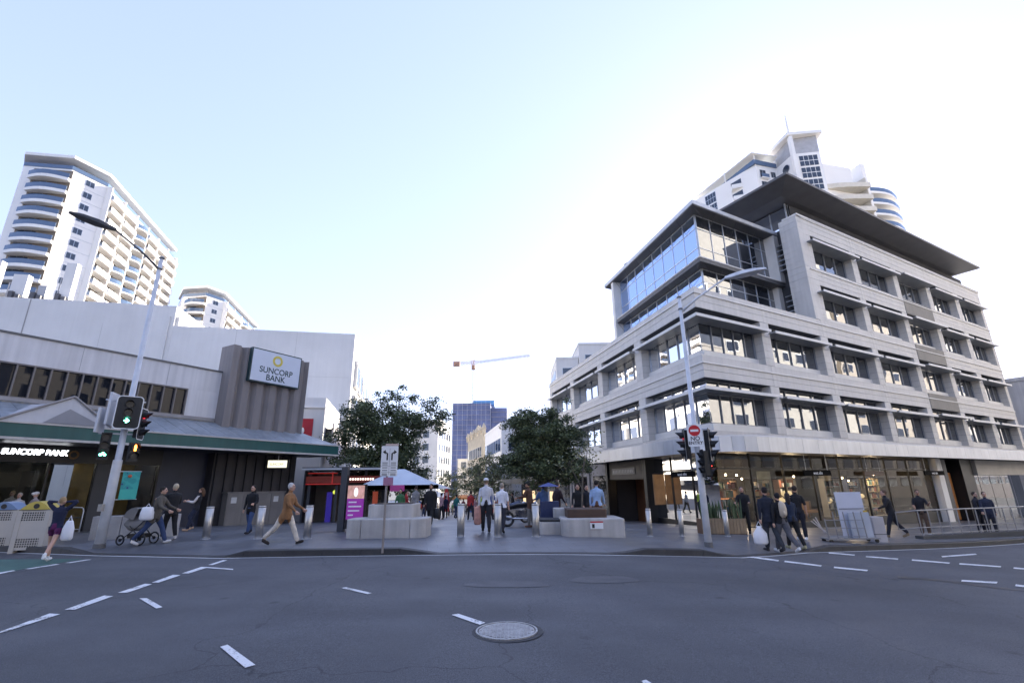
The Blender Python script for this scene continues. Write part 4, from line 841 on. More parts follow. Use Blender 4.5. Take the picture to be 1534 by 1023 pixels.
# low row of shops on the right of the mall beyond the office block
rs_ = [('dark brick two storey shop next to the office block on the mall', (.16, .11, .085), 33.5, 7.2), ('grey rendered two storey shop in the right hand row', (.3, .29, .28), 41, 6.2)]; u_ = 26.6
for lb_, c_, u2_, h_ in rs_:
    t = thing('mall_shop', lb_, 'shop', FL.P(u_, 0, -1.5)); piece('wall', FL, u_, u2_, -7, -.4, -4, h_, mat('mallshop_%d' % int(h_*10), c_, .8, var=.15), t); piece('awning', FL, u_, u2_, -.4, 2.6, 1.9, 2.05, dark, t); piece('awning_fascia', FL, u_, u2_, 2.6, 2.66, 1.75, 2.3, charc, t); piece('shopfront', FL, u_+.1, u2_-.1, -.39, -.3, -3, 1.7, mirror_glass('dim_shop_glass', (.02, .018, .016), 1.4, .02), t)
    for i in range(3): piece('lit_display', FL, u_+.6+i*2.2, u_+1.9+i*2.2, -.29, -.27, -1.0, 1.0, mat('warm_shop_light', (.6, .45, .25), .5, emit=.2, ecol=(1, .7, .4)), t); f_ = MB().fbox(FL, u_+.7+i*2.2, u_+1.8+i*2.2, -.4, -.33, 3.4, 5.2).build('window', ledge_m, t); MB().fbox(FL, u_+.8+i*2.2, u_+1.7+i*2.2, -.33, -.31, 3.5, 5.1).build('pane', tglass, f_)
    u_ = u2_+.1
# ------------------------------------------------------------------ street furniture
steel = mat('brushed_steel', (.48, .46, .43), .38, .85, var=.12, vs=6, streak=.1); galv = mat('galvanised_steel', (.64, .65, .67), .5, .12, var=.14, vs=3, streak=.08)
plblack = mat('black_plastic', (.01, .01, .011), .5, var=.1); whitep = mat('white_paint', (.75, .75, .75), .5, var=.06)
concp = mat('street_concrete', (.42, .40, .38), .85, var=.16, vs=1.6, streak=.16, fine=.08, fs=40); 
def bollard(r, h):
    t = thing('bollard', '', 'bollard'); MB().tube([(0, 0, -.1), (0, 0, h-.06), (0, 0, h-.058), (0, 0, h-.045), (0, 0, h-.043), (0, 0, h-.012), (0, 0, h)], [r, r, r*.93, r*.93, r, r, r*.9], 20).local('post', steel, t, True)
    MB().disc((0, 0, h), (0, 0, 1), r*.86, .006, 20).local('cap', mat('dark_cap', (.08, .075, .07), .5, .5), t); MB().disc((0, 0, -.02), (0, 0, 1), r*1.25, .026, 20).local('base_plate', galv, t); return t
b0 = bollard(.118, 1.0); b1 = bollard(.085, .88); first = {0: True, 1: True}
for px, py, k, lab in ((308, 807, 0, 'brushed steel bollard between the low concrete wall and the grey cabinet'), (387, 806.5, 0, 'brushed steel bollard in front of the grey utility cabinet'), (459.5, 806.5, 0, 'brushed steel bollard between the cabinet and the concrete planter'),
                       (690, 803.5, 0, 'brushed steel bollard in the mall mouth, the one beside the tall concrete planter'), (746, 803.5, 0, 'brushed steel bollard in the middle of the mall mouth'), (803, 803.5, 0, 'brushed steel bollard beside the planter with the bare sapling'),
                       (974, 803, 1, 'slim steel bollard in front of the shop entrance doors'), (1022, 802.5, 1, 'slim steel bollard between the shop entrance and the no entry pole'), (1090, 803, 1, 'slim steel bollard beside the timber plant boxes')):
    src = (b0, b1)[k]; o = src if first[k] else copy_tree(src); first[k] = False
    p = gnd(px, py); o.location = (p.x, p.y, topz(p.x, p.y)); o['label'] = lab; o['group'] = ('steel bollards across the mall mouth', 'slim steel bollards outside the shop')[k]
# --- signal heads
lensoff = mat('lens_dark', (.02, .02, .022), .25); redl = mat('lens_red_dim', (.3, .01, .02), .3, emit=.25, ecol=(.8, .02, .04)); grn = mat('lens_green_lit', (.2, .9, .6), .4, emit=3.2, ecol=(.12, .95, .6)); orl = mat('lens_orange_lit', (1, .3, .05), .4, emit=3.0, ecol=(1, .25, .03)); rdl = mat('lens_red_lit', (.8, .1, .05), .4, emit=1.2, ecol=(.9, .05, .04))
def mtx(pos, face, lean=0.):
    f = Vector((face[0], face[1], 0)).normalized(); r = Vector((0, 0, 1)).cross(f); return Matrix.Translation(pos) @ Matrix((( r.x, 0, f.x, 0), (r.y, 0, f.y, 0), (0, 1, 0, 0), (0, 0, 0, 1)))
def xf(mb, M): mb.v = [tuple(M @ Vector(v)) for v in mb.v]; return mb
def rrect(w_, h_, r, z, n=5):
    pts = []
    for cx, cy, a0 in ((w_/2-r, h_/2-r, 0), (-w_/2+r, h_/2-r, 90), (-w_/2+r, -h_/2+r, 180), (w_/2-r, -h_/2+r, 270)):
        for i in range(n+1): a = rad(a0+90*i/n); pts.append((cx+r*math.cos(a), cy+r*math.sin(a), z))
    return pts
def signal(par, pos, face, nl=3, board=(.62, 1.02), border=True, lit=None, sym=None, rl=.1, pitch=.27, visor=.2):
    M = mtx(pos, face); h = MB().box(-.13, .13, -nl*pitch/2-.03, nl*pitch/2+.03, -.16, .0); hd = xf(h, M).build('signal_head', plblack, par)
    if board:
        xf(MB().plate(rrect(board[0], board[1], .12, -.012), (0, 0, 1), .01), M).build('backing_board', plblack, hd)
        if border:
            o_, i_ = rrect(board[0], board[1], .12, .004), rrect(board[0]-.055, board[1]-.055, .095, .004); n = len(o_); q = MB(); q.add(o_+i_, [(i, (i+1) % n, n+(i+1) % n, n+i) for i in range(n)]); xf(q, M).build('board_border', whitep, hd)
    for k in range(nl):
        y = (nl-1)*pitch/2-k*pitch; lm = lensoff if (lit is None or lit[0] != k) else (lit[1] if sym is None else lensoff)
        xf(MB().disc((0, y, .0), (0, 0, 1), rl, .02, 18), M).build('lens', lm, hd)
        q = MB(); NA = 12
        for i in range(NA):
            a0, a1 = rad(-40+260*i/NA), rad(-40+260*(i+1)/NA); f = lambda a, z, r: (r*math.cos(a), y+r*math.sin(a), z)
            v = lambda a: visor*(.45+.55*max(0, math.sin(a)))
            q.add([f(a0, .0, rl+.012), f(a1, .0, rl+.012), f(a1, v(a1), rl+.008), f(a0, v(a0), rl+.008)], [(0, 1, 2, 3)])
        xf(q, M).build('visor', plblack, hd)
        if sym and lit and lit[0] == k: xf(sym(0, y, .024), M).build('lit_symbol', lit[1], hd)
    return hd
def arrow(x, y, z):
    q = MB(); q.box(x-.07, x+.0, y-.016, y+.016, z, z+.006)
    for s in (-1, 1): q.add([(x+.075, y, z), (x+.0, y+s*.075, z), (x-.032, y+s*.062, z), (x+.03, y, z)], [(0, 1, 2, 3)])
    return q
def bike(x, y, z):
    q = MB()
    for e in (-.05, .05): q.disc((x+e, y-.02, z), (0, 0, 1), .036, .006, 12)
    q.add([(x-.05, y-.02, z+.006), (x+.0, y+.05, z+.006), (x+.05, y-.02, z+.006)], [(0, 1, 2)]); q.box(x-.02, x+.03, y+.035, y+.055, z, z+.006); return q
def standman(x, y, z):
    q = MB(); q.disc((x, y+.07, z), (0, 0, 1), .024, .006, 10); q.box(x-.032, x+.032, y-.02, y+.045, z, z+.006); q.box(x-.026, x-.004, y-.1, y-.02, z, z+.006); q.box(x+.004, x+.026, y-.1, y-.02, z, z+.006); return q
def pole(name, label, bpx, tpx, lamp, armpx, r0, r1, sleeve):
    p = gnd(*bpx); z0 = topz(p.x, p.y); t = thing(name, label, 'street light', (p.x, p.y, z0)); d = math.hypot(p.x, p.y); rr_ = ray(*tpx); zt = HC+d*rr_[2]/math.hypot(rr_[0], rr_[1])
    MB().tube([(p.x, p.y, z0-.3), (p.x, p.y, z0+sleeve-.05), (p.x, p.y, z0+sleeve), (p.x, p.y, z0+sleeve+.002), (p.x, p.y, zt)], [r0, r0*.88, r0*.86, r1*1.15, r1*.8], 18).build('pole', galv, t, True)
    MB().tube([(p.x, p.y, z0-.05), (p.x, p.y, z0+.12), (p.x, p.y, z0+.14)], [r0*1.12, r0*1.12, r0], 18).build('base_shoe', mat('dark_base', (.12, .12, .12), .6), t)
    for zz in (zt-.08, zt-.5): MB().disc((p.x, p.y, zz), (0, 0, 1), r1*1.12, .05, 16).build('clamp_band', mat('dark_base', (.12, .12, .12), .6), t)
    ra = ray(*armpx); za = HC+d*ra[2]/math.hypot(ra[0], ra[1]); rl_ = ray(*lamp); zl = za+.95; L = OC+rl_*((zl-HC)/rl_[2]); L = Vector(L); a = Vector((p.x, p.y, za)); dv = (L-a); print(name, 'height', zt-z0, 'arm', dv.length, dv)
    hd = Vector((dv.x, dv.y, 0)).normalized(); e = L-hd*.55
    MB().tube([a, a.lerp(e, .35)+Vector((0, 0, .06)), e], [.045, .038, .03], 8).build('outreach_arm', mat('dark_base', (.12, .12, .12), .6) if lamp[0] < 400 else galv, t, True)
    s = Vector((-hd.y, hd.x, 0)); up = Vector((0, 0, .12)); q = MB(); rows = []
    for k, (f, w_, h0, h1) in enumerate(((-.6, .06, .0, .07), (-.42, .1, -.02, .09), (-.1, .2, -.03, .1), (.3, .19, -.02, .08), (.62, .05, .0, .05))):
        c = L+hd*f+up*(f*.6); rows.append([c+s*w_+Vector((0, 0, h0)), c-s*w_+Vector((0, 0, h0)), c-s*w_*.8+Vector((0, 0, h1)), c+s*w_*.8+Vector((0, 0, h1))])
    vs = [v for r_ in rows for v in r_]; q.add(vs, [(k*4+i, k*4+(i+1) % 4, k*4+4+(i+1) % 4, k*4+4+i) for k in range(4) for i in range(4)]+[(3, 2, 1, 0), (16, 17, 18, 19)])
    q.build('lamp_head', mat('lamp_head_dark', (.03, .03, .032), .5) if lamp[0] < 400 else galv, t); return t, p, z0, d
def zat(px, py, d): r_ = ray(px, py); return HC+d*r_[2]/math.hypot(r_[0], r_[1])
tl, p, z0, dd = pole('street_light', 'tall galvanised street light with traffic signals beside the low concrete wall', (148, 821), (243, 385), (140, 333), (238, 404), .14, .078, 2.55)
back = Vector((-p.x, -p.y)).normalized(); side = Vector((-back.y, back.x))   # side: camera's left of the pole is +/-
P3 = lambda off, s_, z: Vector((p.x+back.x*off+side.x*s_, p.y+back.y*off+side.y*s_, z))
rs = 1 if side.dot(Vector((1, 0))) > 0 else -1
signal(tl, P3(.32, rs*.0, zat(186, 619, dd)), (back.x, back.y), 3, (.68, 1.04), True, (2, grn), arrow, .1, .26)
signal(tl, P3(.0, rs*.42, zat(206, 635, dd)), (back.x*.35+rs*side.x*.95, back.y*.35+rs*side.y*.95), 3, (.6, 1.0), True, (0, redl), None, .1, .27, .24)
signal(tl, P3(.12, rs*-.40, zat(160, 668, dd)), (back.x, back.y), 3, None, False, (2, grn), bike, .105, .25, .16)
signal(tl, P3(.12, rs*.36, zat(196, 677, dd)), (back.x*.9+rs*side.x*.3, back.y*.9+rs*side.y*.3), 2, None, False, (0, orl), standman, .105, .26, .16)
for sx, zc, w_, h_ in ((-.42, zat(160, 612, dd), .05, 1.0), (-.62, zat(155, 630, dd), .05, .75)):
    c = P3(.0, rs*sx, zc); q = MB(); q.box(-.03, .03, -.28, .28, -h_/2, h_/2); M = Matrix.Translation(c) @ Matrix.Rotation(rad(20), 4, 'Z'); xf(q, M).build('street_name_plate', mat('plate_white', (.6, .61, .64), .4, .2), tl)
for zz in (zat(180, 600, dd), zat(180, 650, dd)): MB().tube([P3(0, rs*-.62, zz), P3(0, rs*.4, zz)], .022, 6).build('bracket', galv, tl)
MB().box(p.x-.06, p.x+.06, p.y-.3, p.y-.19, z0+1.05, z0+1.25).build('push_button', mat('button_yellow', (.35, .33, .3), .5), tl)
# teal event banner on the pole
bn = thing('banner', 'teal printed banner with orange fish shape hung on the signal pole', 'banner', P3(0, rs*.4, zat(180, 728, dd)))
zb0, zb1 = zat(180, 748, dd), zat(180, 706, dd); q = MB(); q.add([P3(-.02, rs*.2, zb0), P3(-.02, rs*.64, zb0), P3(-.02, rs*.64, zb1), P3(-.02, rs*.2, zb1)], [(0, 1, 2, 3)]); 
def banner_mat():
    m = bpy.data.materials.new('teal_banner_print'); m.use_nodes = True; n = m.node_tree.nodes; l = m.node_tree.links; b = n['Principled BSDF']; tc = n.new('ShaderNodeTexCoord'); v = n.new('ShaderNodeTexVoronoi'); v.inputs['Scale'].default_value = 7; l.new(tc.outputs['Object'], v.inputs[0])
    r = n.new('ShaderNodeValToRGB'); r.color_ramp.interpolation = 'CONSTANT'; e = r.color_ramp.elements; e[0].color = (.02, .06, .18, 1); e[1].position = .22; e[1].color = (.02, .28, .27, 1); x = e.new(.6); x.color = (.03, .35, .32, 1); l.new(v.outputs[0], r.inputs[0]); l.new(r.outputs[0], b.inputs['Base Color']); return m
bq = MB(); f3_ = Vector((back.x, back.y, 0)); bq.plate([P3(-.03, rs*.2, zb0), P3(-.03, rs*.64, zb0), P3(-.03, rs*.64, zb1), P3(-.03, rs*.2, zb1)], f3_, .012); bq.build('cloth', banner_mat(), bn)
bq = MB().plate([P3(-.01, rs*.21, zb0), P3(-.01, rs*.63, zb0), P3(-.01, rs*.63, zb0+.3), P3(-.01, rs*.21, zb0+.3)], f3_, .008); bq.build('plain_foot', mat('banner_green', (.05, .4, .33), .6), bn)
MB().ball(P3(.0, rs*.38, zb1-.14), (.07, .03, .05), 8, 5).build('fish_motif', mat('motif_orange', (.6, .12, .05), .6), bn)
for zz in (zb0, zb1): MB().tube([P3(-.03, 0, zz), P3(-.03, rs*.66, zz)], .012, 6).build('bracket', galv, bn)
# right pole
tr, p, z0, dd = pole('street_light', 'tall galvanised street light with red no entry sign at the shop corner', (1062, 819), (1019, 443), (1116, 411), (1028, 467), .105, .066, 2.35)
back = Vector((-p.x, -p.y)).normalized(); side = Vector((-back.y, back.x)); rs = 1 if side.dot(Vector((1, 0))) > 0 else -1
signal(tr, P3(.0, -rs*.36, zat(1030, 666, dd)), (back.x*.15-rs*side.x, back.y*.15-rs*side.y), 3, (.6, 1.0), True, (0, redl), None, .105, .27, .24)
signal(tr, P3(.0, rs*.40, zat(1064, 666, dd)), (back.x*.15+rs*side.x, back.y*.15+rs*side.y), 3, (.6, 1.0), True, None, None, .105, .27, .24)
signal(tr, P3(.2, rs*.1, zat(1053, 694, dd)), (back.x*.3-rs*side.x*.9, back.y*.3-rs*side.y*.9), 3, (.4, .8), False, None, None, .085, .22, .14)
signal(tr, P3(.1, rs*.34, zat(1068, 700, dd)), (rs*side.x, rs*side.y), 2, None, False, (0, rdl), None, .08, .22, .12)
zc = zat(1042, 653, dd); M = mtx(P3(.28, -rs*.02, zc), (back.x, back.y)); ns = xf(MB().plate(rrect(.42, .66, .04, 0), (0, 0, 1), .012), M).build('no_entry_sign', whitep, tr)
xf(MB().disc((0, .14, .0125), (0, 0, 1), .165, .004, 28), M).build('red_disc', mat('sign_red', (.5, .012, .015), .5), ns); xf(MB().box(-.115, .115, .108, .172, .017, .021), M).build('white_bar', whitep, ns)
signink = mat('sign_black', (.015, .015, .015), .5, var=0)
def sign_text(txt, size, M, x, y, z, par, m=signink, bold=.003):
    o = link('lettering', text_mesh(txt, size, m, .002, bold=bold), par); o.matrix_local = Matrix.Translation(-rootloc(par)) @ M @ Matrix.Translation((x, y, z)); return o
sign_text('NO', .17, M, 0, -.1, .014, ns); sign_text('ENTRY', .13, M, 0, -.23, .014, ns)
for zz in (zc-.2, zc+.2): MB().tube([P3(0, -rs*.36, zz), P3(0, rs*.4, zz)], .022, 6).build('bracket', galv, tr)
# lane arrow sign on a thin post
p = gnd(573, 823.5); z0 = topz(p.x, p.y); dd = math.hypot(p.x, p.y); back = Vector((-p.x, -p.y)).normalized(); side = Vector((-back.y, back.x)); rs = 1 if side.dot(Vector((1, 0))) > 0 else -1
ls = thing('lane_sign', 'white lane arrow sign on a thin post before the concrete planter', 'traffic sign', (p.x, p.y, z0)); zt, zb = zat(580, 668, dd), zat(580, 713, dd)
MB().tube([(p.x, p.y, z0-.1), (p.x, p.y, zt)], .03, 10).build('post', mat('brown_grey_post', (.25, .22, .2), .6), ls)
sw_ = (zt-zb)*.56; M = mtx(P3(.04, rs*.04, (zt+zb)/2), (back.x, back.y)); pn = xf(MB().plate(rrect(sw_, zt-zb, .02, 0), (0, 0, 1), .01), M).build('sign_panel', whitep, ls)
H2 = (zt-zb)/2; q = MB(); q.box(-.003, .003, -H2*.9, H2*.85, .011, .013); q.box(-sw_/2+.02, sw_/2-.02, -.14, -.134, .011, .013); q.box(-sw_/2+.02, sw_/2-.02, -.30, -.294, .011, .013)
for s in (-1, 1):
    x0 = s*sw_*.14; q.box(x0-.02, x0+.02, .02, .2, .011, .014); q.add([(x0-s*.02, .2, .014), (x0-s*.02, .165, .014), (x0+s*.06, .215, .014), (x0+s*.06, .255, .014)], [(0, 1, 2, 3)]); q.add([(x0+s*.05, .175, .014), (x0+s*.05, .295, .014), (x0+s*.125, .24, .014)], [(0, 1, 2)])
xf(q, M).build('arrows', signink, pn)
for x in (-sw_*.25, sw_*.25):
    for y in (-.05, -.1, -.18, -.25, -.34, -.38): xf(MB().box(x-.07, x+.07, y-.012, y+.012, .011, .013), M).build('small_print', mat('print_grey', (.2, .2, .2), .6), pn)
xf(MB().box(-sw_*.28, sw_/2, H2+.005, H2+.06, -.01, .01), M).build('top_plate', mat('plate_pinkish', (.55, .42, .38), .5), ls); xf(MB().box(-.13, .13, -H2-.24, -H2-.03, .0, .012), M).build('parking_plate', mat('plate_mauve', (.35, .16, .25), .5), ls)
# utility cabinet
cb = thing('utility_cabinet', 'wide taupe grey utility cabinet against the dark ribbed wall', 'cabinet', FS.P(2.4, 1.1, -.3)); cbm = mat('cabinet_taupe', (.2, .185, .17), .6, var=.12, streak=.1)
piece('body', FS, .75, 4.1, .76, 1.25, -.45, 1.45, cbm, cb); piece('lid', FS, .7, 4.15, .73, 1.29, 1.452, 1.52, cbm, cb)
for i in range(4):
    d_ = piece('door', FS, .8+i*.82, 1.59+i*.82, 1.252, 1.27, -.3, 1.4, cbm, cb); h_ = MB().box(-.03, .03, 0, .03, -.06, .06).local('handle', steel, d_, loc=(.3 if i % 2 == 0 else -.3, -.02 if False else .01, -.1))
    if i in (0, 3): piece('notice', FS, .95+i*.82, 1.25+i*.82, 1.271, 1.275, .95, 1.25, mat('paper', (.6, .6, .58), .7), cb)
# small lit box sign under the bank canopy
bs = thing('lightbox_sign', 'small lit cream box sign hanging under the teal canopy', 'sign', FS.P(3.2, 1.6, 3.2)); FX = Fr(FS.P(3.1, 1.7), dW, nW)
piece('case', FX, -.55, .6, -.12, 0, 2.78, 3.26, black, bs); piece('lit_face', FX, -.52, .5, .001, .012, 2.82, 3.22, mat('lit_cream', (.8, .78, .6), .5, emit=.25, ecol=(.9, .85, .6)), bs); put_text('SUNCORP', .2, mat('print_grey', (.2, .2, .2), .6), FX, -.05, .016, 3.0, bs, .8); MB().tube([FX.P(0, -.06, 3.26), FX.P(0, -.06, 3.58)], .02, 6).build('hanger', alu, bs)
# low concrete wall
a, b = gnd(131, 809.5), gnd(263, 803); d = (b-a); d.z = 0; L = d.length; d.normalize(); FC = Fr(a[:2], d[:2], (d.y, -d.x)); zz = topz(a.x, a.y)
lw = thing('concrete_wall', 'low pale concrete block wall behind the signal pole and pram', 'wall', (a.x, a.y, zz)); 
for i in range(3): MB().prism([FC.P(L*i/3+.01, 0), FC.P(L*(i+1)/3-.01, 0), FC.P(L*(i+1)/3-.01, -.45), FC.P(L*i/3+.01, -.45)], zz-.5, zz+.74).build('block', concp, lw)
# recycling bins
bcr = mat('cream_plastic', (.55, .5, .43), .5, var=.08); yl = mat('yellow_lid', (.62, .48, .1), .45); bl = mat('blue_lid', (.2, .28, .42), .45); hole = mat('perforation_dark', (.05, .045, .04), .9, var=0)
def binbox(lab, px, lid):
    c = gnd(px, 820.5); d = Vector((.96, .28, 0)); f = Fr(c[:2], d[:2], (d.y, -d.x)); z = topz(c.x, c.y); t = thing('recycling_bin', lab, 'bin', (c.x, c.y, z), 'cream perforated bin enclosures on the kerb'); w2 = .38
    MB().fbox(f, -w2, w2, -.6, 0, z+.08, z+1.2).build('body', bcr, t); MB().fbox(f, -w2-.02, -w2+.1, -.6, .015, z-.02, z+1.21).build('corner_post', bcr, t); MB().fbox(f, w2-.1, w2+.02, -.6, .015, z-.02, z+1.21).build('corner_post', bcr, t)
    q = MB()
    for r_ in range(8):
        zz = z+(.16+r_*.065 if r_ < 4 else .9+(r_-4)*.065)
        for i in range(10): q.fbox(f, -.28+i*.06, -.245+i*.06, .001, .004, zz, zz+.042)
    q.build('perforations', hole, t)
    n = 12; arc = [(-w2+2*w2*i/n, z+1.21+.24*math.sin(math.pi*i/n)) for i in range(n+1)]; q = MB(); vs = [f.P(u, .01, zz) for u, zz in arc]+[f.P(u, -.6, zz) for u, zz in arc]; q.add(vs, [(i, i+1, n+2+i, n+1+i) for i in range(n)]+[tuple(range(n+1)), tuple(range(2*n+1, n, -1))]); q.build('lid', lid, t)
    MB().disc(f.P(.02, .012, z+1.31), (f.n.x, f.n.y, 0), .075, .006, 16).build('opening', hole, t); MB().fbox(f, -w2-.01, w2+.01, -.62, .02, z+1.195, z+1.21).build('lid_rim', charc, t)
binbox('cream perforated bin enclosure with arched yellow lid beside the woman in purple shorts', 38, yl); binbox('cream perforated bin enclosure with arched blue lid at the kerb', -12, bl)
# bent tube bike rail
a = gnd(118, 797); a.z = topz(a.x, a.y); br_ = thing('bike_rail', 'bent steel tube rail between the bins and the concrete wall', 'rail', a); MB().tube([(0, 0, -.1), (0, 0, .85), (-.04, 0, .94), (-.12, 0, .98), (-1.3, .1, 1.0), (-1.38, .1, .94), (-1.4, .1, -.1)], .024, 8).local('tube', galv, br_, True); MB().tube([(0, 0, .12), (-1.4, .1, .12)], .018, 6).local('lower_bar', galv, br_)
# left concrete planter seat
def roundpoly(w_, dpt, r, n=6): return [(x, y) for x, y, _ in rrect(w_, dpt, r, 0, n)]
a, b = gnd(521, 806), gnd(641, 806); c = (a+b)/2; c.x -= .1; z = topz(c.x, c.y); pl = thing('concrete_planter', 'stained pale concrete planter seat with higher back block', 'planter', (c.x, c.y+.8, z)); L = (b-a).length
def sec(x0, x1, y0, y1, z0, z1, nm, par, m=concp, rl=.05, rr=.05):
    pts = []
    for cx, cy, a0, r in ((x1-rr, y1-rr, 0, rr), (x0+rl, y1-rl, 90, rl), (x0+rl, y0+rl, 180, rl), (x1-rr, y0+rr, 270, rr)):
        for i in range(6): t_ = rad(a0+90*i/5); pts.append((cx+r*math.cos(t_), cy+r*math.sin(t_)))
    k = MB(); n = len(pts); cx = sum(p_[0] for p_ in pts)/n; cy = sum(p_[1] for p_ in pts)/n; ins = [(cx+(x-cx)*.985, cy+(y-cy)*.985) for x, y in pts]
    k.add([(x, y, z0) for x, y in pts]+[(x, y, z1-.03) for x, y in pts]+[(x, y, z1) for x, y in ins], [(i, (i+1) % n, n+(i+1) % n, n+i) for i in range(n)]+[(n+i, n+(i+1) % n, 2*n+(i+1) % n, 2*n+i) for i in range(n)]+[tuple(range(2*n, 3*n))]); return k.local(nm, m, par)
for i, (x0, x1, rl, rr) in enumerate(((-L/2, -L/2+.52, .3, .02), (-L/2+.53, L/2-.52, .02, .02), (L/2-.51, L/2, .02, .3))): sec(x0, x1, -.8, .5, -.3, .56, 'seat_block', pl, concp, rl, rr)
sec(-L/2+.5, L/2-.55, -.1, 1.2, -.3, .98, 'back_block', pl, concp, .12, .12); sec(-L/2+.65, L/2-.7, .05, 1.05, .981, 1.0, 'soil', pl, mat('soil', (.05, .035, .025), .95), .1, .1)
# right planter
a, b = gnd(843, 803), gnd(939, 806); c = (a+b)/2; z = topz(c.x, c.y); L = (b-a).length; pr_ = thing('concrete_planter', 'curved pale concrete planter with notice sign, cushioned end and bare sapling', 'planter', (c.x, c.y+.7, z))
sec(-L/2, L/2, -.7, 1.0, -.3, .55, 'wall', pr_, concp, .35, .08); sec(-L/2-.75, -L/2+.06, .0, 1.2, -.3, .42, 'seat_end', pr_, concp, .2, .03); sec(-L/2-.68, -L/2+.02, .05, 1.1, .421, .5, 'cushion', pr_, mat('black_cushion', (.02, .02, .022), .6), .15, .02)
sec(-L/2+.25, L/2-.45, -.1, 1.3, .3, .82, 'inner_box', pr_, mat('corten_brown', (.075, .045, .03), .8, var=.25), .1, .1); sec(-L/2-.1, -L/2+.55, .9, 1.9, -.3, .8, 'rear_block', pr_, concp, .1, .1)
MB().box(-.12, .3, -.735, -.715, .25, .48).local('notice', whitep, pr_); MB().box(-.12, .3, -.74, -.736, .44, .48).local('notice_header', mat('sign_red', (.5, .012, .015), .5), pr_); MB().box(-.06, .02, -.74, -.736, .28, .4).local('notice_symbol', signink, pr_)
# timber plant boxes with spiky leaves at the shop corner
leafm = mat('spiky_leaf', (.05, .085, .035), .5, var=.3, vs=6); timb = mat('pale_timber', (.28, .2, .12), .6, var=.2, vs=3)
for px, lab in ((1066, 'timber plant box with spiky leaves at the glass shop corner'), (1098, 'timber plant box with spiky leaves nearer the people carrying bags')):
    c = gnd(px, 799); z = topz(c.x, c.y); t = thing('plant_box', lab, 'planter', (c.x, c.y, z), 'timber plant boxes'); 
    for i in range(7): MB().box(-.42+i*.12, -.31+i*.12, -.3, -.27, .02, .55).local('slat', timb, t)
    MB().box(-.42, .42, -.268, .25, -.2, .53).local('tub', wood, t); q = MB(); rnd = random.Random(px)
    for i in range(26):
        x, y, h_, a = rnd.uniform(-.34, .34), rnd.uniform(-.2, .18), rnd.uniform(.4, .8), rnd.uniform(0, 6.28); dx, dy = math.cos(a)*.03, math.sin(a)*.03; lx, ly = rnd.uniform(-.1, .1), rnd.uniform(-.1, .1)
        q.add([(x-dx, y-dy, .5), (x+dx, y+dy, .5), (x+dx*1.2+lx*.5, y+dy*1.2+ly*.5, .5+h_*.6), (x+lx, y+ly, .5+h_), (x-dx*1.2+lx*.5, y-dy*1.2+ly*.5, .5+h_*.6)], [(0, 1, 2, 3, 4)])
    q.local('leaves', leafm, t)
# delivery trolley with boards
c = gnd(1275, 812); z = topz(c.x, c.y); tv = thing('delivery_trolley', 'wheeled metal trolley carrying tall pale boards outside the shop', 'trolley', (c.x, c.y, z)); pb = mat('pale_board', (.5, .52, .6), .5, var=.05)
def leanboard(x0, x1, y, h, lean, nm, m, th=.03, bz=.12): MB().plate([(x0, y, bz), (x1, y, bz), (x1+lean*.1, y+lean, bz+h), (x0+lean*.1, y+lean, bz+h)], (0, -1, 0), th).local(nm, m, tv)
leanboard(-.05, .85, .25, 1.45, .1, 'board', pb); leanboard(.15, .85, .1, .8, .06, 'board', mat('pale_board_grey', (.38, .41, .47), .5), .04); MB().box(-.03, .8, .235, .245, 1.02, 1.04).local('board_seam', charc, tv); MB().box(.72, .86, .17, .18, .75, .98).local('warning_sticker', mat('sticker_yellow', (.5, .35, .05), .5), tv)
for x in (-.75, -.45, -.1, .25, .5): MB().tube([(x, -.1, .12), (x-.04, -.08, .95 if x > -.5 else .75)], .02, 6).local('cage_upright', mat('rail_steel', (.28, .28, .29), .5, .5), tv)
for zz in (.2, .45, .7): MB().tube([(-.78, -.1, zz), (.5, -.1, zz)], .012, 5).local('cage_rail', mat('rail_steel', (.28, .28, .29), .5, .5), tv)
MB().box(-.8, .9, -.15, .35, .1, .14).local('deck', mat('rail_steel', (.28, .28, .29), .5, .5), tv)
for x in (-.7, .8):
    for y in (-.1, .3): MB().tube([(x, y-.02, .05), (x, y+.02, .05)], .06, 12).local('wheel', plblack, tv)
for i in range(3): MB().tube([(-.75-i*.05, -.05, .3), (-1.25+i*.08, -.1, .68+i*.06)], .018, 5).local('handle_rod', mat('rod_white', (.6, .57, .57), .4, .3), tv)
c = gnd(1316, 811); bx_ = thing('carton', 'small pale box standing beside the board trolley', 'box', (c.x, c.y, topz(c.x, c.y))); sec(-.2, .2, -.2, .2, 0, .8, 'body', bx_, mat('carton_pale', (.42, .4, .41), .6), .02, .02); MB().box(-.201, .201, -.201, .201, .24, .26).local('seam', charc, bx_)
# ramp railing on the right
a, b = gnd(1384, 807), gnd(1552, 801); d = (b-a); d.z = 0; L = d.length; d.normalize(); FA = Fr(a[:2], d[:2], (d.y, -d.x)); rl_ = thing('ramp_railing', 'metal ramp railing with many posts on a low dark kerb wall', 'railing', a)
zf = lambda u: gz(*FA.P(u)[:2])+.13
MB().fbox(FA, -.2, L, -.15, .15, zf(0)-.8, zf(0)+.14).build('kerb_wall', mat('dark_concrete', (.07, .07, .07), .8), rl_)
n = 13
for i in range(n): u = L*i/(n-1); MB().tube([FA.P(u, 0, zf(0)+.1), FA.P(u, 0, zf(0)+1.02)], .02, 8).build('post', mat('rail_steel', (.28, .28, .29), .5, .5), rl_)
for h_ in (1.02, .42, .2): MB().tube([FA.P(-.02, 0, zf(0)+h_), FA.P(L, 0, zf(0)+h_)], .024 if h_ > 1 else .016, 8).build('rail', mat('rail_steel', (.28, .28, .29), .5, .5), rl_)
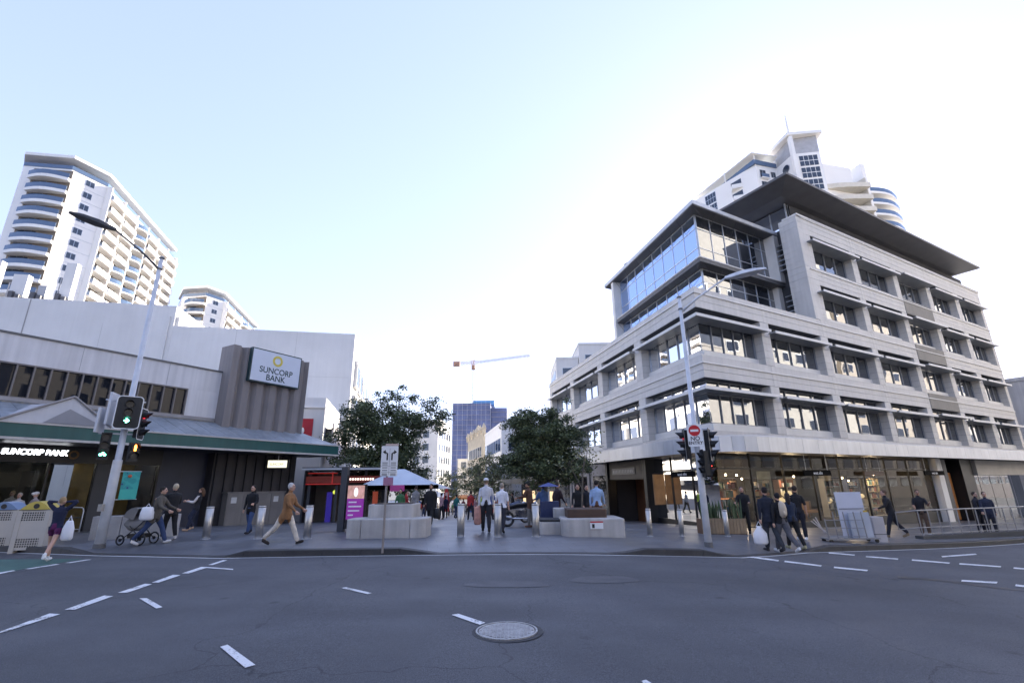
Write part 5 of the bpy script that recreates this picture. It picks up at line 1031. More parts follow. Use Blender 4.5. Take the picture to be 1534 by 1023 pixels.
MB().tube([FA.P(0, 0, zf(0)+1.02), FA.P(-.7, -.3, zf(0)+.95), FA.P(-.72, -.3, zf(0)+.35), FA.P(0, 0, zf(0)+.42)], .022, 8).build('end_loop', mat('rail_steel', (.28, .28, .29), .5, .5), rl_)
# shop interior things: lamps, furniture, shelves
bulb = mat('pendant_glow', (1, .75, .45), .5, emit=5, ecol=(1, .68, .38), var=0); rnd = random.Random(5)
shade_m = mat('lamp_shade_orange', (.55, .25, .12), .7, emit=.12, ecol=(1, .4, .18)); crm = mat('cream_shade', (.7, .6, .4), .8, emit=.15, ecol=(1, .7, .35))
for i, (fr, u, o, z) in enumerate(((SR, 1.2, -1.6, 2.0), (SR, 2.4, -2.5, 2.15), (SR, 4.4, -2.2, 2.1), (SR, 6.2, -3.2, 1.9), (SR, 9.6, -2.0, 2.0), (SR, 12.4, -2.6, 2.2), (SR, 15.1, -2.0, 1.9), (SR, 17.4, -2.8, 1.7), (SR, 20.2, -2.4, 2.1), (SL, 1.6, -1.6, 2.1), (SL, 3.8, -2.0, 2.0))):
    p = fr.P(u, o, z); t = thing('pendant_lamp', 'lit warm pendant bulb hanging inside the corner shop', 'lamp', p, 'pendant bulbs inside the corner shop')
    if i in (1, 3, 4, 6, 8, 10):
        ld = bpy.data.lights.new('pendant_light', 'POINT'); ld.energy = 20; ld.color = (1, .72, .46); ld.shadow_soft_size = .06; lo = bpy.data.objects.new('pendant_light', ld); COL.objects.link(lo); lo.parent = t; lo.location = (0, 0, -.12)
    MB().ball(p, .055, 10, 6).build('bulb', bulb, t, True); MB().tube([p+Vector((0, 0, .07)), Vector((p.x, p.y, 3.15))], .01, 4).build('cord', black, t)
for li_, (u, o, r, z, m) in enumerate(((1.9, -2.0, .34, 1.3, shade_m), (3.6, -2.6, .28, .9, shade_m), (7.4, -1.7, .28, .62, crm), (8.4, -1.9, .3, 1.0, crm), (13.0, -2.1, .3, .5, crm), (16.5, -1.8, .26, .7, crm))):
    p = SR.P(u, o, z); t = thing('lamp_shade', ['large orange fabric lamp shade inside the glass shop corner', 'smaller orange fabric lamp shade lower inside the shop corner', 'cream fabric lamp shade behind the people with bags', 'higher cream fabric lamp shade inside the shop beside the trolley', 'low cream fabric lamp shade behind the board trolley', 'small cream fabric lamp shade near the ramp railing end of the shop'][li_], 'lamp', p, 'fabric lamps inside the shop'); MB().ball(p, (r, r, r*.62), 14, 8).build('shade', m, t, True); MB().tube([p, Vector((p.x, p.y, -.5))], .015, 5).build('stand', black, t)
cols = [(.4, .22, .1), (.2, .13, .09), (.07, .12, .22), (.5, .42, .3), (.3, .3, .3), (.6, .5, .33)]
for i in range(14):
    u = 1.6+i*1.5; o = -1.3-rnd.random()*2.0; fr = SR; m = mat('furniture_%d' % (i % 6), cols[i % 6], .7, var=.2); h_ = rnd.choice((.75, .45, 1.9, 1.1)); w_ = rnd.uniform(.9, 1.7); p = fr.P(u, o, -.5)
    t = thing('display_furniture', ('tall %s display shelf standing inside the corner shop' if h_ > 1.5 else 'low %s seat displayed inside the corner shop' if h_ < .6 else '%s table displayed inside the corner shop') % ['tan timber', 'dark brown', 'navy', 'beige', 'grey', 'straw coloured'][i % 6], 'furniture', p, 'furniture in the corner shop')
    if h_ > 1.5:
        for k in range(5): piece('shelf', fr, u-w_/2, u+w_/2, o-.2, o+.2, -.5+k*.47, -.46+k*.47, m, t)
        for e in (-1, 1): piece('side', fr, u+e*w_/2-.02, u+e*w_/2+.02, o-.2, o+.2, -.5, 1.45, m, t)
        piece('back', fr, u-w_/2, u+w_/2, o-.22, o-.2, -.5, 1.45, m, t)
    else:
        piece('top', fr, u-w_/2, u+w_/2, o-.4, o+.4, -.5+h_-.12, -.5+h_, m, t)
        for e in (-1, 1):
            for g in (-1, 1): piece('leg', fr, u+e*(w_/2-.06)-.03, u+e*(w_/2-.06)+.03, o+g*.34-.03, o+g*.34+.03, -.5, -.5+h_-.12, m, t)
        if h_ < .6: piece('back', fr, u-w_/2, u+w_/2, o-.42, o-.3, -.5+h_, .45, m, t)
for u, z0_, z1_, w_, c in ((1.0, .9, 2.2, .9, (.3, .18, .09)), (5.2, .6, 2.4, 1.4, (.4, .26, .12)), (7.0, .2, 1.9, .7, (.45, .42, .25)), (11, .8, 2.4, 1.5, (.2, .22, .2)), (14, .4, 2.0, 1.2, (.3, .28, .22)), (18.5, .4, 2.4, 1.6, (.34, .32, .28))):
    piece('hanging_panel', SR, u-w_/2, u+w_/2, -5.0, -4.95, z0_-.4, z1_, mat('panel_%d' % int(u*10), c, .8, var=.25, vs=2), ob)
wl = MB().ball(FL.P(10.2, -1.6, 1.35), .1, 10, 6).build('entrance_lamp', bulb, ob)

sh_l = ['oak', 'black', 'walnut', 'white', 'navy', 'straw']; sh_c = [(.34, .2, .1), (.03, .03, .03), (.14, .08, .05), (.5, .48, .45), (.05, .07, .14), (.45, .36, .2)]; gcol = [(.5, .45, .38), (.3, .1, .06), (.08, .14, .12), (.6, .58, .55), (.1, .1, .14), (.45, .28, .12), (.2, .22, .12)]
gms = [mat('shelf_goods_%d' % i, c, .7, var=.2, vs=4) for i, c in enumerate(gcol)]
for i, u in enumerate((3.0, 6.6, 10.0, 13.4, 17.0, 20.6)):
    o = -2.0-.5*(i % 3); m = mat('shelf_%s' % sh_l[i], sh_c[i], .6, var=.15); t = thing('goods_shelf', 'tall %s shelf stacked with homewares inside the corner shop' % sh_l[i], 'shelf', SR.P(u, o, -.5), 'stocked shelves in the corner shop'); wd_ = 1.5+.3*(i % 2)
    for k in range(6): piece('shelf', SR, u-wd_/2, u+wd_/2, o-.2, o+.2, -.5+k*.46, -.465+k*.46, m, t)
    for e in (-1, 1): piece('side', SR, u+e*wd_/2-.02, u+e*wd_/2+.02, o-.2, o+.2, -.5, 1.84, m, t)
    for k in range(5):
        x = u-wd_/2+.08
        while x < u+wd_/2-.2:
            w_ = rnd.uniform(.1, .28); h_ = rnd.uniform(.12, .36); piece('homeware', SR, x, x+round(w_, 1)+.02, o-.12, o+.14, -.464+k*.46, -.464+k*.46+round(h_, 1)+.04, rnd.choice(gms), t); x += round(w_, 1)+.06+rnd.choice((0, .1))
# ------------------------------------------------------------------ trees
bark = mat('grey_bark', (.10, .085, .07), .9, var=.25, vs=3, bump=.4, bs=20); lfA = mat('leaf_dark_green', (.06, .082, .036), .55, var=.35, vs=1.3); lfB = mat('leaf_mid_green', (.12, .145, .06), .5, var=.35, vs=1.3); lfC = mat('leaf_pale_dry', (.22, .22, .12), .6, var=.3)
def tree(name, label, base, h_tr, clumps, nleaf, leaf=.17, rt=.14, seed=1, lm=(lfA, lfB), lean=(0, 0), dens=1., group=None, cat='tree'):
    rnd = random.Random(seed); x, y = base; z = topz(x, y); t = thing(name, label, cat, (x, y, z), group); q = MB()
    top = Vector((lean[0], lean[1], h_tr)); pts = [Vector((0, 0, -.2)), Vector((lean[0]*.2+rnd.uniform(-.05, .05), lean[1]*.2, h_tr*.4)), top]; q.tube(pts, [rt*1.25, rt, rt*.8], 9)
    for c, r in clumps:
        c = Vector(c); st = pts[1].lerp(top, rnd.uniform(.3, 1.)); m1 = st.lerp(c, .45)+Vector((rnd.uniform(-.2, .2), rnd.uniform(-.2, .2), rnd.uniform(-.1, .25))); q.tube([st, m1, c], [rt*.55, rt*.34, rt*.12], 6)
        for k in range(4):
            e = c+Vector((rnd.uniform(-1, 1)*r[0], rnd.uniform(-1, 1)*r[1], rnd.uniform(-.6, .9)*r[2]))*.85; q.tube([m1.lerp(c, .6), c.lerp(e, .5)+Vector((0, 0, .08)), e], [rt*.2, rt*.12, rt*.05], 4)
    q.local('trunk', bark, t); l = MB(); vol = [r[0]*r[1]*r[2] for _, r in clumps]; tot = sum(v**.75 for v in vol)
    for (c, r), v in zip(clumps, vol):
        n = int(nleaf*(v**.75)/tot); subs = [Vector((rnd.gauss(0, .55)*r[0], rnd.gauss(0, .55)*r[1], rnd.gauss(0, .5)*r[2])) for _ in range(max(5, int(14*dens)))]
        for _ in range(n):
            s = rnd.choice(subs); p = Vector(c)+s+Vector((rnd.gauss(0, .19)*r[0], rnd.gauss(0, .19)*r[1], rnd.gauss(0, .17)*r[2])); a = Vector((rnd.gauss(0, 1), rnd.gauss(0, 1), rnd.gauss(-.2, .6))).normalized(); b = a.cross(Vector((rnd.gauss(0, 1), rnd.gauss(0, 1), rnd.gauss(0, 1)))).normalized()
            L_ = leaf*rnd.uniform(.6, 1.3); W2 = L_*.26; k = len(l.v); l.v += [tuple(p), tuple(p+a*L_*.5+b*W2), tuple(p+a*L_), tuple(p+a*L_*.5-b*W2)]; l.f.append((k, k+1, k+2, k+3)); l.m.append(0 if rnd.random() < .6 else 1)
    link('crown', l.mesh('crown', list(lm), Vector((0, 0, 0)), False, False), t); return t
def clumpset(rx, ry, z0, z1, n, seed, r0=1.0):
    rnd = random.Random(seed); out = []
    for i in range(n):
        a = 6.283*i/n*1.0+rnd.uniform(-.4, .4); f = rnd.uniform(.35, .85); zz = z0+(z1-z0)*((i*.618) % 1); w_ = 1-.35*abs((zz-(z0+z1)/2)/((z1-z0)/2)); out.append((Vector((rx*f*w_*math.cos(a), ry*f*w_*math.sin(a), zz)), (r0*rnd.uniform(.8, 1.25), r0*rnd.uniform(.8, 1.2), r0*rnd.uniform(.55, .85))))
    return out
cl1 = clumpset(3.0, 2.4, 2.6, 6.6, 16, 3, 1.0)+[(Vector((-1.4, 0, 3.2)), (1.1, 1, 1.0)), (Vector((.2, 0, 4.6)), (1.6, 1.3, 1.3)), (Vector((-2.0, -.3, 5.4)), (1.0, 1, .9)), (Vector((2.6, 0, 5.6)), (1.1, 1, .8)), (Vector((1.0, -.3, 3.2)), (1.2, 1.0, 1.4)), (Vector((-2.9, -.2, 4.2)), (.9, .9, .9)), (Vector((.6, 0, 6.9)), (.9, .9, .5)), (Vector((1.3, -.3, 2.1)), (.9, .8, .8))]
tree('plane_tree', 'large leafy dark green tree beside the gazebo on the bank side of the mall', (-9.0, 35.0), 4.0, [(c*1.22, tuple(v*1.22 for v in r)) for c, r in cl1], 42000, .18, .16, 4, lean=(.6, .2))
cl2 = clumpset(2.5, 2.2, 2.7, 6.6, 18, 8, 1.0)+[(Vector((0, 0, 5.0)), (1.6, 1.5, 1.3)), (Vector((.4, -.3, 3.4)), (1.7, 1.4, 1.0)), (Vector((-1.9, 0, 3.6)), (.9, .9, .8)), (Vector((2.0, 0, 3.0)), (.9, .9, .7))]
tree('fig_tree', 'dense round dark green tree in front of the stone office block', (1.9, 31.2), 3.0, cl2, 44000, .155, .2, 9)
for i, (x, y, s, lab) in enumerate(((-2.6, 50, 1.0, 'grey green bushy tree in the middle of the mall'), (-4.8, 60, .95, 'darker bushy tree further down the mall behind the red flag'), (-8.5, 66, .9, 'small green tree beside the white parasols'), (-11.8, 58, .8, 'small green tree near the left hand shop awnings'), (-1.2, 66, 1.0, 'distant green tree before the white glass fronted building'))):
    tree('mall_tree', lab, (x, y), 2.2*s, clumpset(2.0*s, 1.8*s, 2.6*s, 5.6*s, 10, 20+i, 1.05*s), 4200, .2, .1, 30+i, group='trees along the mall', lm=(lfA, lfB) if i % 2 else (lfB, mat('leaf_grey_green', (.10, .115, .075), .6, var=.3)))
p = gnd(878, 800); tree('bare_sapling', 'thin sapling with few pale leaves growing in the curved planter', (p.x, p.y+1.0), 2.2, [(Vector((.1, 0, 2.9)), (.7, .6, .6)), (Vector((-.4, 0, 2.5)), (.5, .5, .4)), (Vector((.5, .1, 3.3)), (.5, .5, .4))], 260, .12, .035, 5, lm=(lfC, lfB), lean=(.15, 0))

# ------------------------------------------------------------------ mall clutter
def T(name, lab, cat, px, py, group=None): p = gnd(px, py); return thing(name, lab, cat, (p.x, p.y, topz(p.x, p.y)), group)
# kiosk shop with red fascia and advertising screen at the bank end
ksh = thing('red_fascia_shop', 'dark shop with red lit fascia and red edging beside the bank', 'shop', (-11, 29.5, -.5)); K0 = Vector((-12.6, 31.0)); FK = Fr(K0, dW, nW); redg = mat('red_neon', (.25, .015, .015), .5, emit=.04, ecol=(1, .05, .04)); redf = mat('red_fascia', (.1, .016, .012), .5, emit=.008, ecol=(1, .12, .05))
piece('roof', FK, -.3, 4.6, -3.5, 1.6, 2.72, 2.86, dark, ksh); piece('roof_edge', FK, -.3, 4.62, 1.6, 1.66, 2.7, 2.8, alu, ksh); piece('fascia', FK, -.2, 4.4, .6, .7, 1.95, 2.35, redf, ksh); put_text('PIZZERIA', .2, mat('fascia_letters', (.8, .6, .5), .5, emit=.4, ecol=(1, .8, .7)), FK, 2.9, .71, 2.15, ksh) if False else None
for i in range(11): piece('fascia_letter', FK, 2.2+i*.15, 2.29+i*.15, .701, .715, 2.1, 2.22, mat('fascia_letters', (.8, .6, .5), .5, emit=.4, ecol=(1, .8, .7)), ksh)
piece('red_edge', FK, -.2, 2.0, .7, .74, 1.86, 1.92, redg, ksh); piece('red_edge', FK, -.1, 1.6, .72, .76, 2.5, 2.55, redg, ksh); piece('red_edge', FK, 1.3, 1.36, .7, .74, 1.9, 2.6, redg, ksh)
for u in (-.1, 1.5, 3.2, 4.3): piece('column', FK, u, u+.16, .3, .46, -1.6, 2.72, charc, ksh)
piece('back_wall', FK, -.3, 4.5, -3.5, -3.4, -1.6, 2.7, mat('room_wall', (.2, .19, .16), .8, var=.2), ksh); piece('side_wall', FK, -.4, -.3, -3.5, .3, -1.6, 2.7, charc, ksh)
for u, c, e in ((.9, (.03, .03, .08), (.1, .05, 1)), (1.9, (.5, .3, .15), (1, .5, .2)), (2.6, (.6, .5, .2), (1, .8, .3)), (3.7, (.5, .1, .08), (1, .2, .1))): piece('window_display', FK, u, u+.32, -.6, -.5, -.9, 1.4, mat('display_%d' % int(u*10), c, .6, emit=.03, ecol=e), ksh)
MB().ball(FK.P(1.4, -.2, 1.4), .12, 10, 6).build('display_ball', mat('display_lime', (.5, .55, .1), .5, emit=.2, ecol=(.7, .8, .1)), ksh)
for i in range(3): # awnings on down the mall
    f = Fr(Vector((-14.6, 37))+dirv(-12.9)*(i*11), dirv(-12.9), Vector((dirv(-12.9).y, -dirv(-12.9).x))); t = thing('shop_awning', ['dark street awning with maroon fascia next to the low white shop', 'dark street awning with grey fascia in the middle of the row', 'dark street awning with cream fascia at the far end of the row'][i], 'awning', f.P(5, 1, 1.8))
    zz = 1.55-i*.45; piece('deck', f, 0, 10.8, -.6, 2.3, zz+.6, zz+.7, dark, t); piece('fascia_board', f, 0, 10.8, 2.3, 2.36, zz+.3, zz+.85, [mat('maroon', (.16, .02, .025), .6), charc, cream][i], t); piece('shopfront', f, 0, 10.8, -.7, -.6, -3.2, zz+.6, [charc, mat('shopfront_warm', (.2, .13, .08), .5), charc][i], t)
    for k in range(4): piece('lit_window', f, .6+k*2.6, 2.6+k*2.6, -.6, -.58, -1.8-i*.5, zz-.2, mat('warm_shop_light', (.6, .45, .25), .5, emit=.2, ecol=(1, .7, .4)), t)
t = T('advertising_screen', 'freestanding dark kiosk with lit purple advertising screen', 'sign', 508, 796); dx = Vector((.98, .2, 0)); sc_m = mat('screen_purple', (.14, .025, .18), .4, emit=.05, ecol=(.5, .05, .62)); 
MB().box(-.06, .17, -.12, .12, -.3, 2.3).local('column', charc, t); MB().box(.2, .9, -.1, .1, .1, 1.66).local('case', black, t); MB().box(.24, .86, -.115, -.101, .42, 1.15).local('lit_panel', sc_m, t); MB().box(.24, .86, -.115, -.101, 1.151, 1.62).local('lit_picture', mat('screen_picture', (.35, .18, .16), .5, var=.7, vs=5, emit=.1, ecol=(.7, .4, .35)), t); MB().box(.17, .2, -.05, .05, .3, 2.0).local('arm', black, t)
for k, (a, b) in enumerate(((.3, .6), (.3, .78), (.3, .72), (.3, .5))): MB().box(a, b, -.125, -.116, 1.0-k*.15, 1.05-k*.15).local('lettering', whitelet, t)
MB().ball((.55, -.12, 1.38), (.08, .02, .17), 8, 6).local('figure', mat('screen_white', (.8, .75, .75), .5, emit=.15, ecol=(.9, .85, .85)), t)
# gazebo
p = gnd(594, 788); x, y = -7.0, 31.0; z = topz(x, y); t = thing('gazebo', 'blue and white pop up market gazebo beside the big leafy tree', 'gazebo', (x, y, z)); cv = mat('gazebo_cloth', (.56, .62, .7), .7, var=.1); W2, D2 = 2.1, 1.5; q = MB(); c4 = [(-W2, -D2), (W2, -D2), (W2, D2), (-W2, D2)]
for i in range(4): a, b = c4[i], c4[(i+1) % 4]; MB().add([(*a, 2.1), (*b, 2.1), (b[0]*.08, b[1]*.08, 3.05), (a[0]*.08, a[1]*.08, 3.05)], [(0, 1, 2, 3)]).local('roof_panel', cv, t); MB().plate([(*a, 1.85), (*b, 1.85), (*b, 2.1), (*a, 2.1)], (0, 0, .001), .01).local('valance', mat('valance_white', (.6, .62, .66), .7), t); MB().tube([(a[0]*.97, a[1]*.97, 0), (a[0]*.97, a[1]*.97, 2.1)], .025, 6).local('leg', galv, t)
MB().box(-.3, .55, -D2-.03, -D2-.015, 1.75, 2.1).local('pink_sign', mat('pink_sign', (.5, .06, .25), .6), t)
t2 = thing('market_table', 'table with colourful goods under the blue gazebo', 'table', (x, y-.6, z)); MB().box(-1.5, 1.5, -.3, .3, .7, .75).local('top', wood, t2)
for e in (-1.4, 1.4): MB().box(e-.03, e+.03, -.25, .25, 0, .7).local('leg', galv, t2)
rnd = random.Random(3); gc = [(.5, .05, .04), (.55, .4, .05), (.1, .2, .06), (.3, .1, .25), (.6, .5, .4)]
for i in range(16): c = gc[i % 5]; MB().ball((-1.4+i*.185, rnd.uniform(-.15, .15), .82), (.09, .09, .08+rnd.random()*.12), 7, 5).local('goods', mat('goods_%d' % (i % 5), c, .6), t2)
# parasols
for i, (px, py, s, lab) in enumerate(((640, 777, 1.1, 'white market parasol nearest the gazebo'), (652, 773, 1.2, 'white market parasol farthest down the mall'))):
    t = T('parasol', lab, 'parasol', px, py, 'white market parasols'); MB().tube([(0, 0, 0), (0, 0, 2.7)], .03, 6).local('pole', galv, t); n = 8; R_ = 1.6*s
    for k in range(n): a0, a1 = 6.283*k/n, 6.283*(k+1)/n; MB().add([(R_*math.cos(a0), R_*math.sin(a0), 2.15), (R_*math.cos(a1), R_*math.sin(a1), 2.15), (0, 0, 2.8)], [(0, 1, 2)]).local('panel', mat('parasol_white', (.66, .65, .63), .7), t)
    MB().disc((0, 0, -.02), (0, 0, 1), .35, .08, 12).local('base', charc, t)
t = T('feather_flag', 'tall red feather flag standing in the mall', 'flag', 668, 774); MB().tube([(.28, 0, 0), (.3, 0, 2.2), (.2, 0, 2.75), (.0, 0, 2.95)], [.02, .016, .012, .008], 6).local('pole', charc, t); q = MB(); N = 10; L_ = [(.28, .5)]+[(.3-.02*k/N-(.26*(k/N)**4), .5+2.4*k/N) for k in range(1, N+1)]; Rr = [(-.28+.12*(k/N)**3+(.12*(k/N)**6), .5+2.4*k/N) for k in range(N+1)]; q.plate([(a, 0, b) for a, b in Rr]+[(a, 0, b) for a, b in reversed(L_)], (0, 1, 0), .008); q.local('cloth', mat('flag_red', (.48, .04, .04), .7, var=.1), t); MB().box(-.12, .12, -.006, -.001, 1.0, 2.3).local('print', mat('flag_print', (.62, .4, .38), .7, var=.6, vs=9), t)
# stalls, tables
def stall(lab, px, py, w_, top, cnt, sgn, h=2.5):
    t = T('market_stall', lab, 'stall', px, py, 'stalls down the mall'); MB().box(-w_/2, w_/2, -.4, .4, 0, .95).local('counter', cnt, t); MB().box(-w_/2+.1, w_/2-.1, -.415, -.401, .25, .75).local('counter_sign', sgn, t); MB().add([(-w_/2-.2, -.9, h-.25), (w_/2+.2, -.9, h-.25), (w_/2+.2, .9, h+.15), (-w_/2-.2, .9, h+.15)], [(0, 1, 2, 3)]).local('awning', top, t); MB().plate([(-w_/2-.2, -.9, h-.5), (w_/2+.2, -.9, h-.5), (w_/2+.2, -.9, h-.25), (-w_/2-.2, -.9, h-.25)], (0, 1, 0), .01).local('valance', top, t)
    for ex in (-1, 1):
        for ey in (-.8, .8): MB().tube([(ex*(w_/2+.1), ey, 0), (ex*(w_/2+.1), ey, h)], .03, 6).local('post', charc, t)
    for i in range(5): MB().box(-w_/2+.2+i*w_/5, -w_/2+.45+i*w_/5, -.2, .1, .951, 1.15+.1*(i % 3)).local('goods', mat('goods_%d' % (i % 5), gc[i % 5], .6), t)
navyc = mat('counter_navy', (.03, .04, .08), .6); orng = mat('awning_orange', (.5, .2, .06), .7)
stall('dark market stall with pale counter sign and orange awning', 688, 767, 2.6, orng, navyc, mat('counter_sign_pale', (.4, .42, .48), .6)); stall('market stall with black awning beside the white sign', 738, 770, 2.6, dark, charc, mat('counter_sign_red', (.45, .08, .05), .6), 2.8); stall('small stall with blue counter between the orange and black awnings', 708, 767, 1.2, dark, mat('counter_blue', (.04, .09, .35), .6), navyc)
t = T('blade_sign', 'small white blade sign on a post by the black awning', 'sign', 752, 772); MB().tube([(0, 0, 0), (0, 0, 3.2)], .035, 6).local('post', charc, t); MB().box(-.28, .28, -.05, -.02, 2.75, 3.15).local('panel', whitep, t)
for k in range(3): MB().box(-.18, .1+k*.03, -.056, -.051, 3.05-k*.1, 3.08-k*.1).local('lettering', signink, t)
# motorcycles
mbm = mat('bike_blue_grey', (.06, .08, .14), .35, .3); chrome = mat('chrome', (.6, .6, .62), .2, 1.0)
def motorbike(px, py, rz, lab, m):
    p = gnd(px, py); t = thing('motorbike', lab, 'motorbike', (p.x, p.y, topz(p.x, p.y)), 'motorbikes parked in the mall', rz)
    for yy in (-.68, .68):
        q = MB(); N = 16
        for k in range(N): a0, a1 = 6.283*k/N, 6.283*(k+1)/N; q.tube([(0, yy+.26*math.cos(a0), .31+.26*math.sin(a0)), (0, yy+.26*math.cos(a1), .31+.26*math.sin(a1))], .055, 6, cap=False)
        wh = q.local('wheel', plblack, t); MB().tube([(-.05, yy, .31), (.05, yy, .31)], .07, 10).local('hub', chrome, wh)
    MB().tube([(0, -.75, .72), (0, -.3, .78), (0, .0, .8), (0, .35, .86), (0, .5, .8)], [(.08, .05), (.13, .07), (.13, .08), (.17, .13), (.06, .06)], 10).local('tank_and_seat', m, t, True); MB().box(-.13, .13, -.25, .3, .28, .62).local('engine', chrome, t); MB().tube([(0, .68, .31), (0, .5, .95)], .035, 6).local('fork', chrome, t); MB().tube([(-.36, .38, 1.02), (0, .48, 1.0), (.36, .38, 1.02)], .016, 6).local('handlebar', plblack, t); MB().ball((0, .62, .88), (.09, .08, .09), 10, 6).local('headlight', chrome, t); MB().tube([(.14, .2, .3), (.16, -.5, .32), (.17, -.85, .4)], [.03, .04, .045], 7).local('exhaust', chrome, t); MB().tube([(0, -.68, .31), (0, -.2, .45)], .03, 6).local('swing_arm', plblack, t)
motorbike(768, 784, rad(-60), 'parked motorbike with blue grey tank nearest the white shirted people', mbm); motorbike(783, 788, rad(-65), 'parked motorbike in front of the man wearing a dark cap', mat('bike_black', (.015, .015, .018), .3, .2)); motorbike(776, 779, rad(-70), 'parked motorbike with silver tank behind the other two', mat('bike_silver', (.25, .26, .28), .3, .5))
# cleaner's cart with blue parasol
t = T('service_cart', 'service cart with blue parasol and hanging blue cloths', 'cart', 824, 792); MB().box(-.35, .35, -.3, .3, .25, 1.0).local('tub', mat('cart_navy', (.02, .03, .09), .6), t); MB().tube([(0, 0, 1.0), (0, 0, 1.66)], .02, 6).local('pole', galv, t)
for i in range(8): a0, a1 = 6.283*i/8, 6.283*(i+1)/8; MB().add([(.42*math.cos(a0), .42*math.sin(a0), 1.55), (.42*math.cos(a1), .42*math.sin(a1), 1.55), (0, 0, 1.7)], [(0, 1, 2)]).local('parasol_panel', mat('parasol_blue', (.03, .05, .22), .6), t)
for x in (-.3, .3): MB().tube([(x, -.32, .12), (x, -.28, .12)], .12, 14).local('wheel', plblack, t)
# pram
p = gnd(205, 815.5); t = thing('pram', 'grey pram with hood and black wheels pushed along the footpath', 'pram', (p.x, p.y, topz(p.x, p.y)), None, rad(-10)); grf = mat('pram_grey', (.2, .19, .18), .8, var=.1)
MB().tube([(-.38, 0, .72), (-.2, 0, .62), (.15, 0, .62), (.36, 0, .72)], [(.22, .1), (.26, .17), (.26, .17), (.22, .1)], 12).local('carrycot', grf, t, True)
q = MB(); N = 7
for i in range(N):
    a0, a1 = rad(15+100*i/N), rad(15+100*(i+1)/N); f = lambda a, s: (-.08-.36*math.cos(a), s*.24, .72+.36*math.sin(a)); q.add([f(a0, -1), f(a0, 1), f(a1, 1), f(a1, -1)], [(0, 1, 2, 3)]); q.add([f(a0, -1), f(a1, -1), (-.05, -.24, .72)], [(0, 1, 2)]); q.add([f(a0, 1), f(a1, 1), (-.05, .24, .72)], [(0, 1, 2)])
q.local('hood', grf, t)
for x, r in ((-.38, .13), (.32, .16)):
    for yy in (-.24, .24):
        q = MB(); 
        for k in range(14): a0, a1 = 6.283*k/14, 6.283*(k+1)/14; q.tube([(x+r*math.cos(a0), yy, r+.02+r*math.sin(a0)), (x+r*math.cos(a1), yy, r+.02+r*math.sin(a1))], .024, 5, cap=False)
        q.disc((x, yy-.01, r+.02), (0, 1, 0), .05, .02, 10); q.local('wheel', plblack, t)
for yy in (-.22, .22): MB().tube([(-.38, yy, .15), (.1, yy, .5), (.42, yy, .78), (.62, yy, 1.0)], .014, 6).local('frame_tube', plblack, t); MB().tube([(.32, yy, .18), (-.15, yy, .55)], .014, 6).local('frame_tube', plblack, t)
MB().tube([(.62, -.24, 1.0), (.62, .24, 1.0)], .018, 6).local('handle', plblack, t); MB().box(-.2, .2, -.2, .2, .2, .32).local('basket', plblack, t)
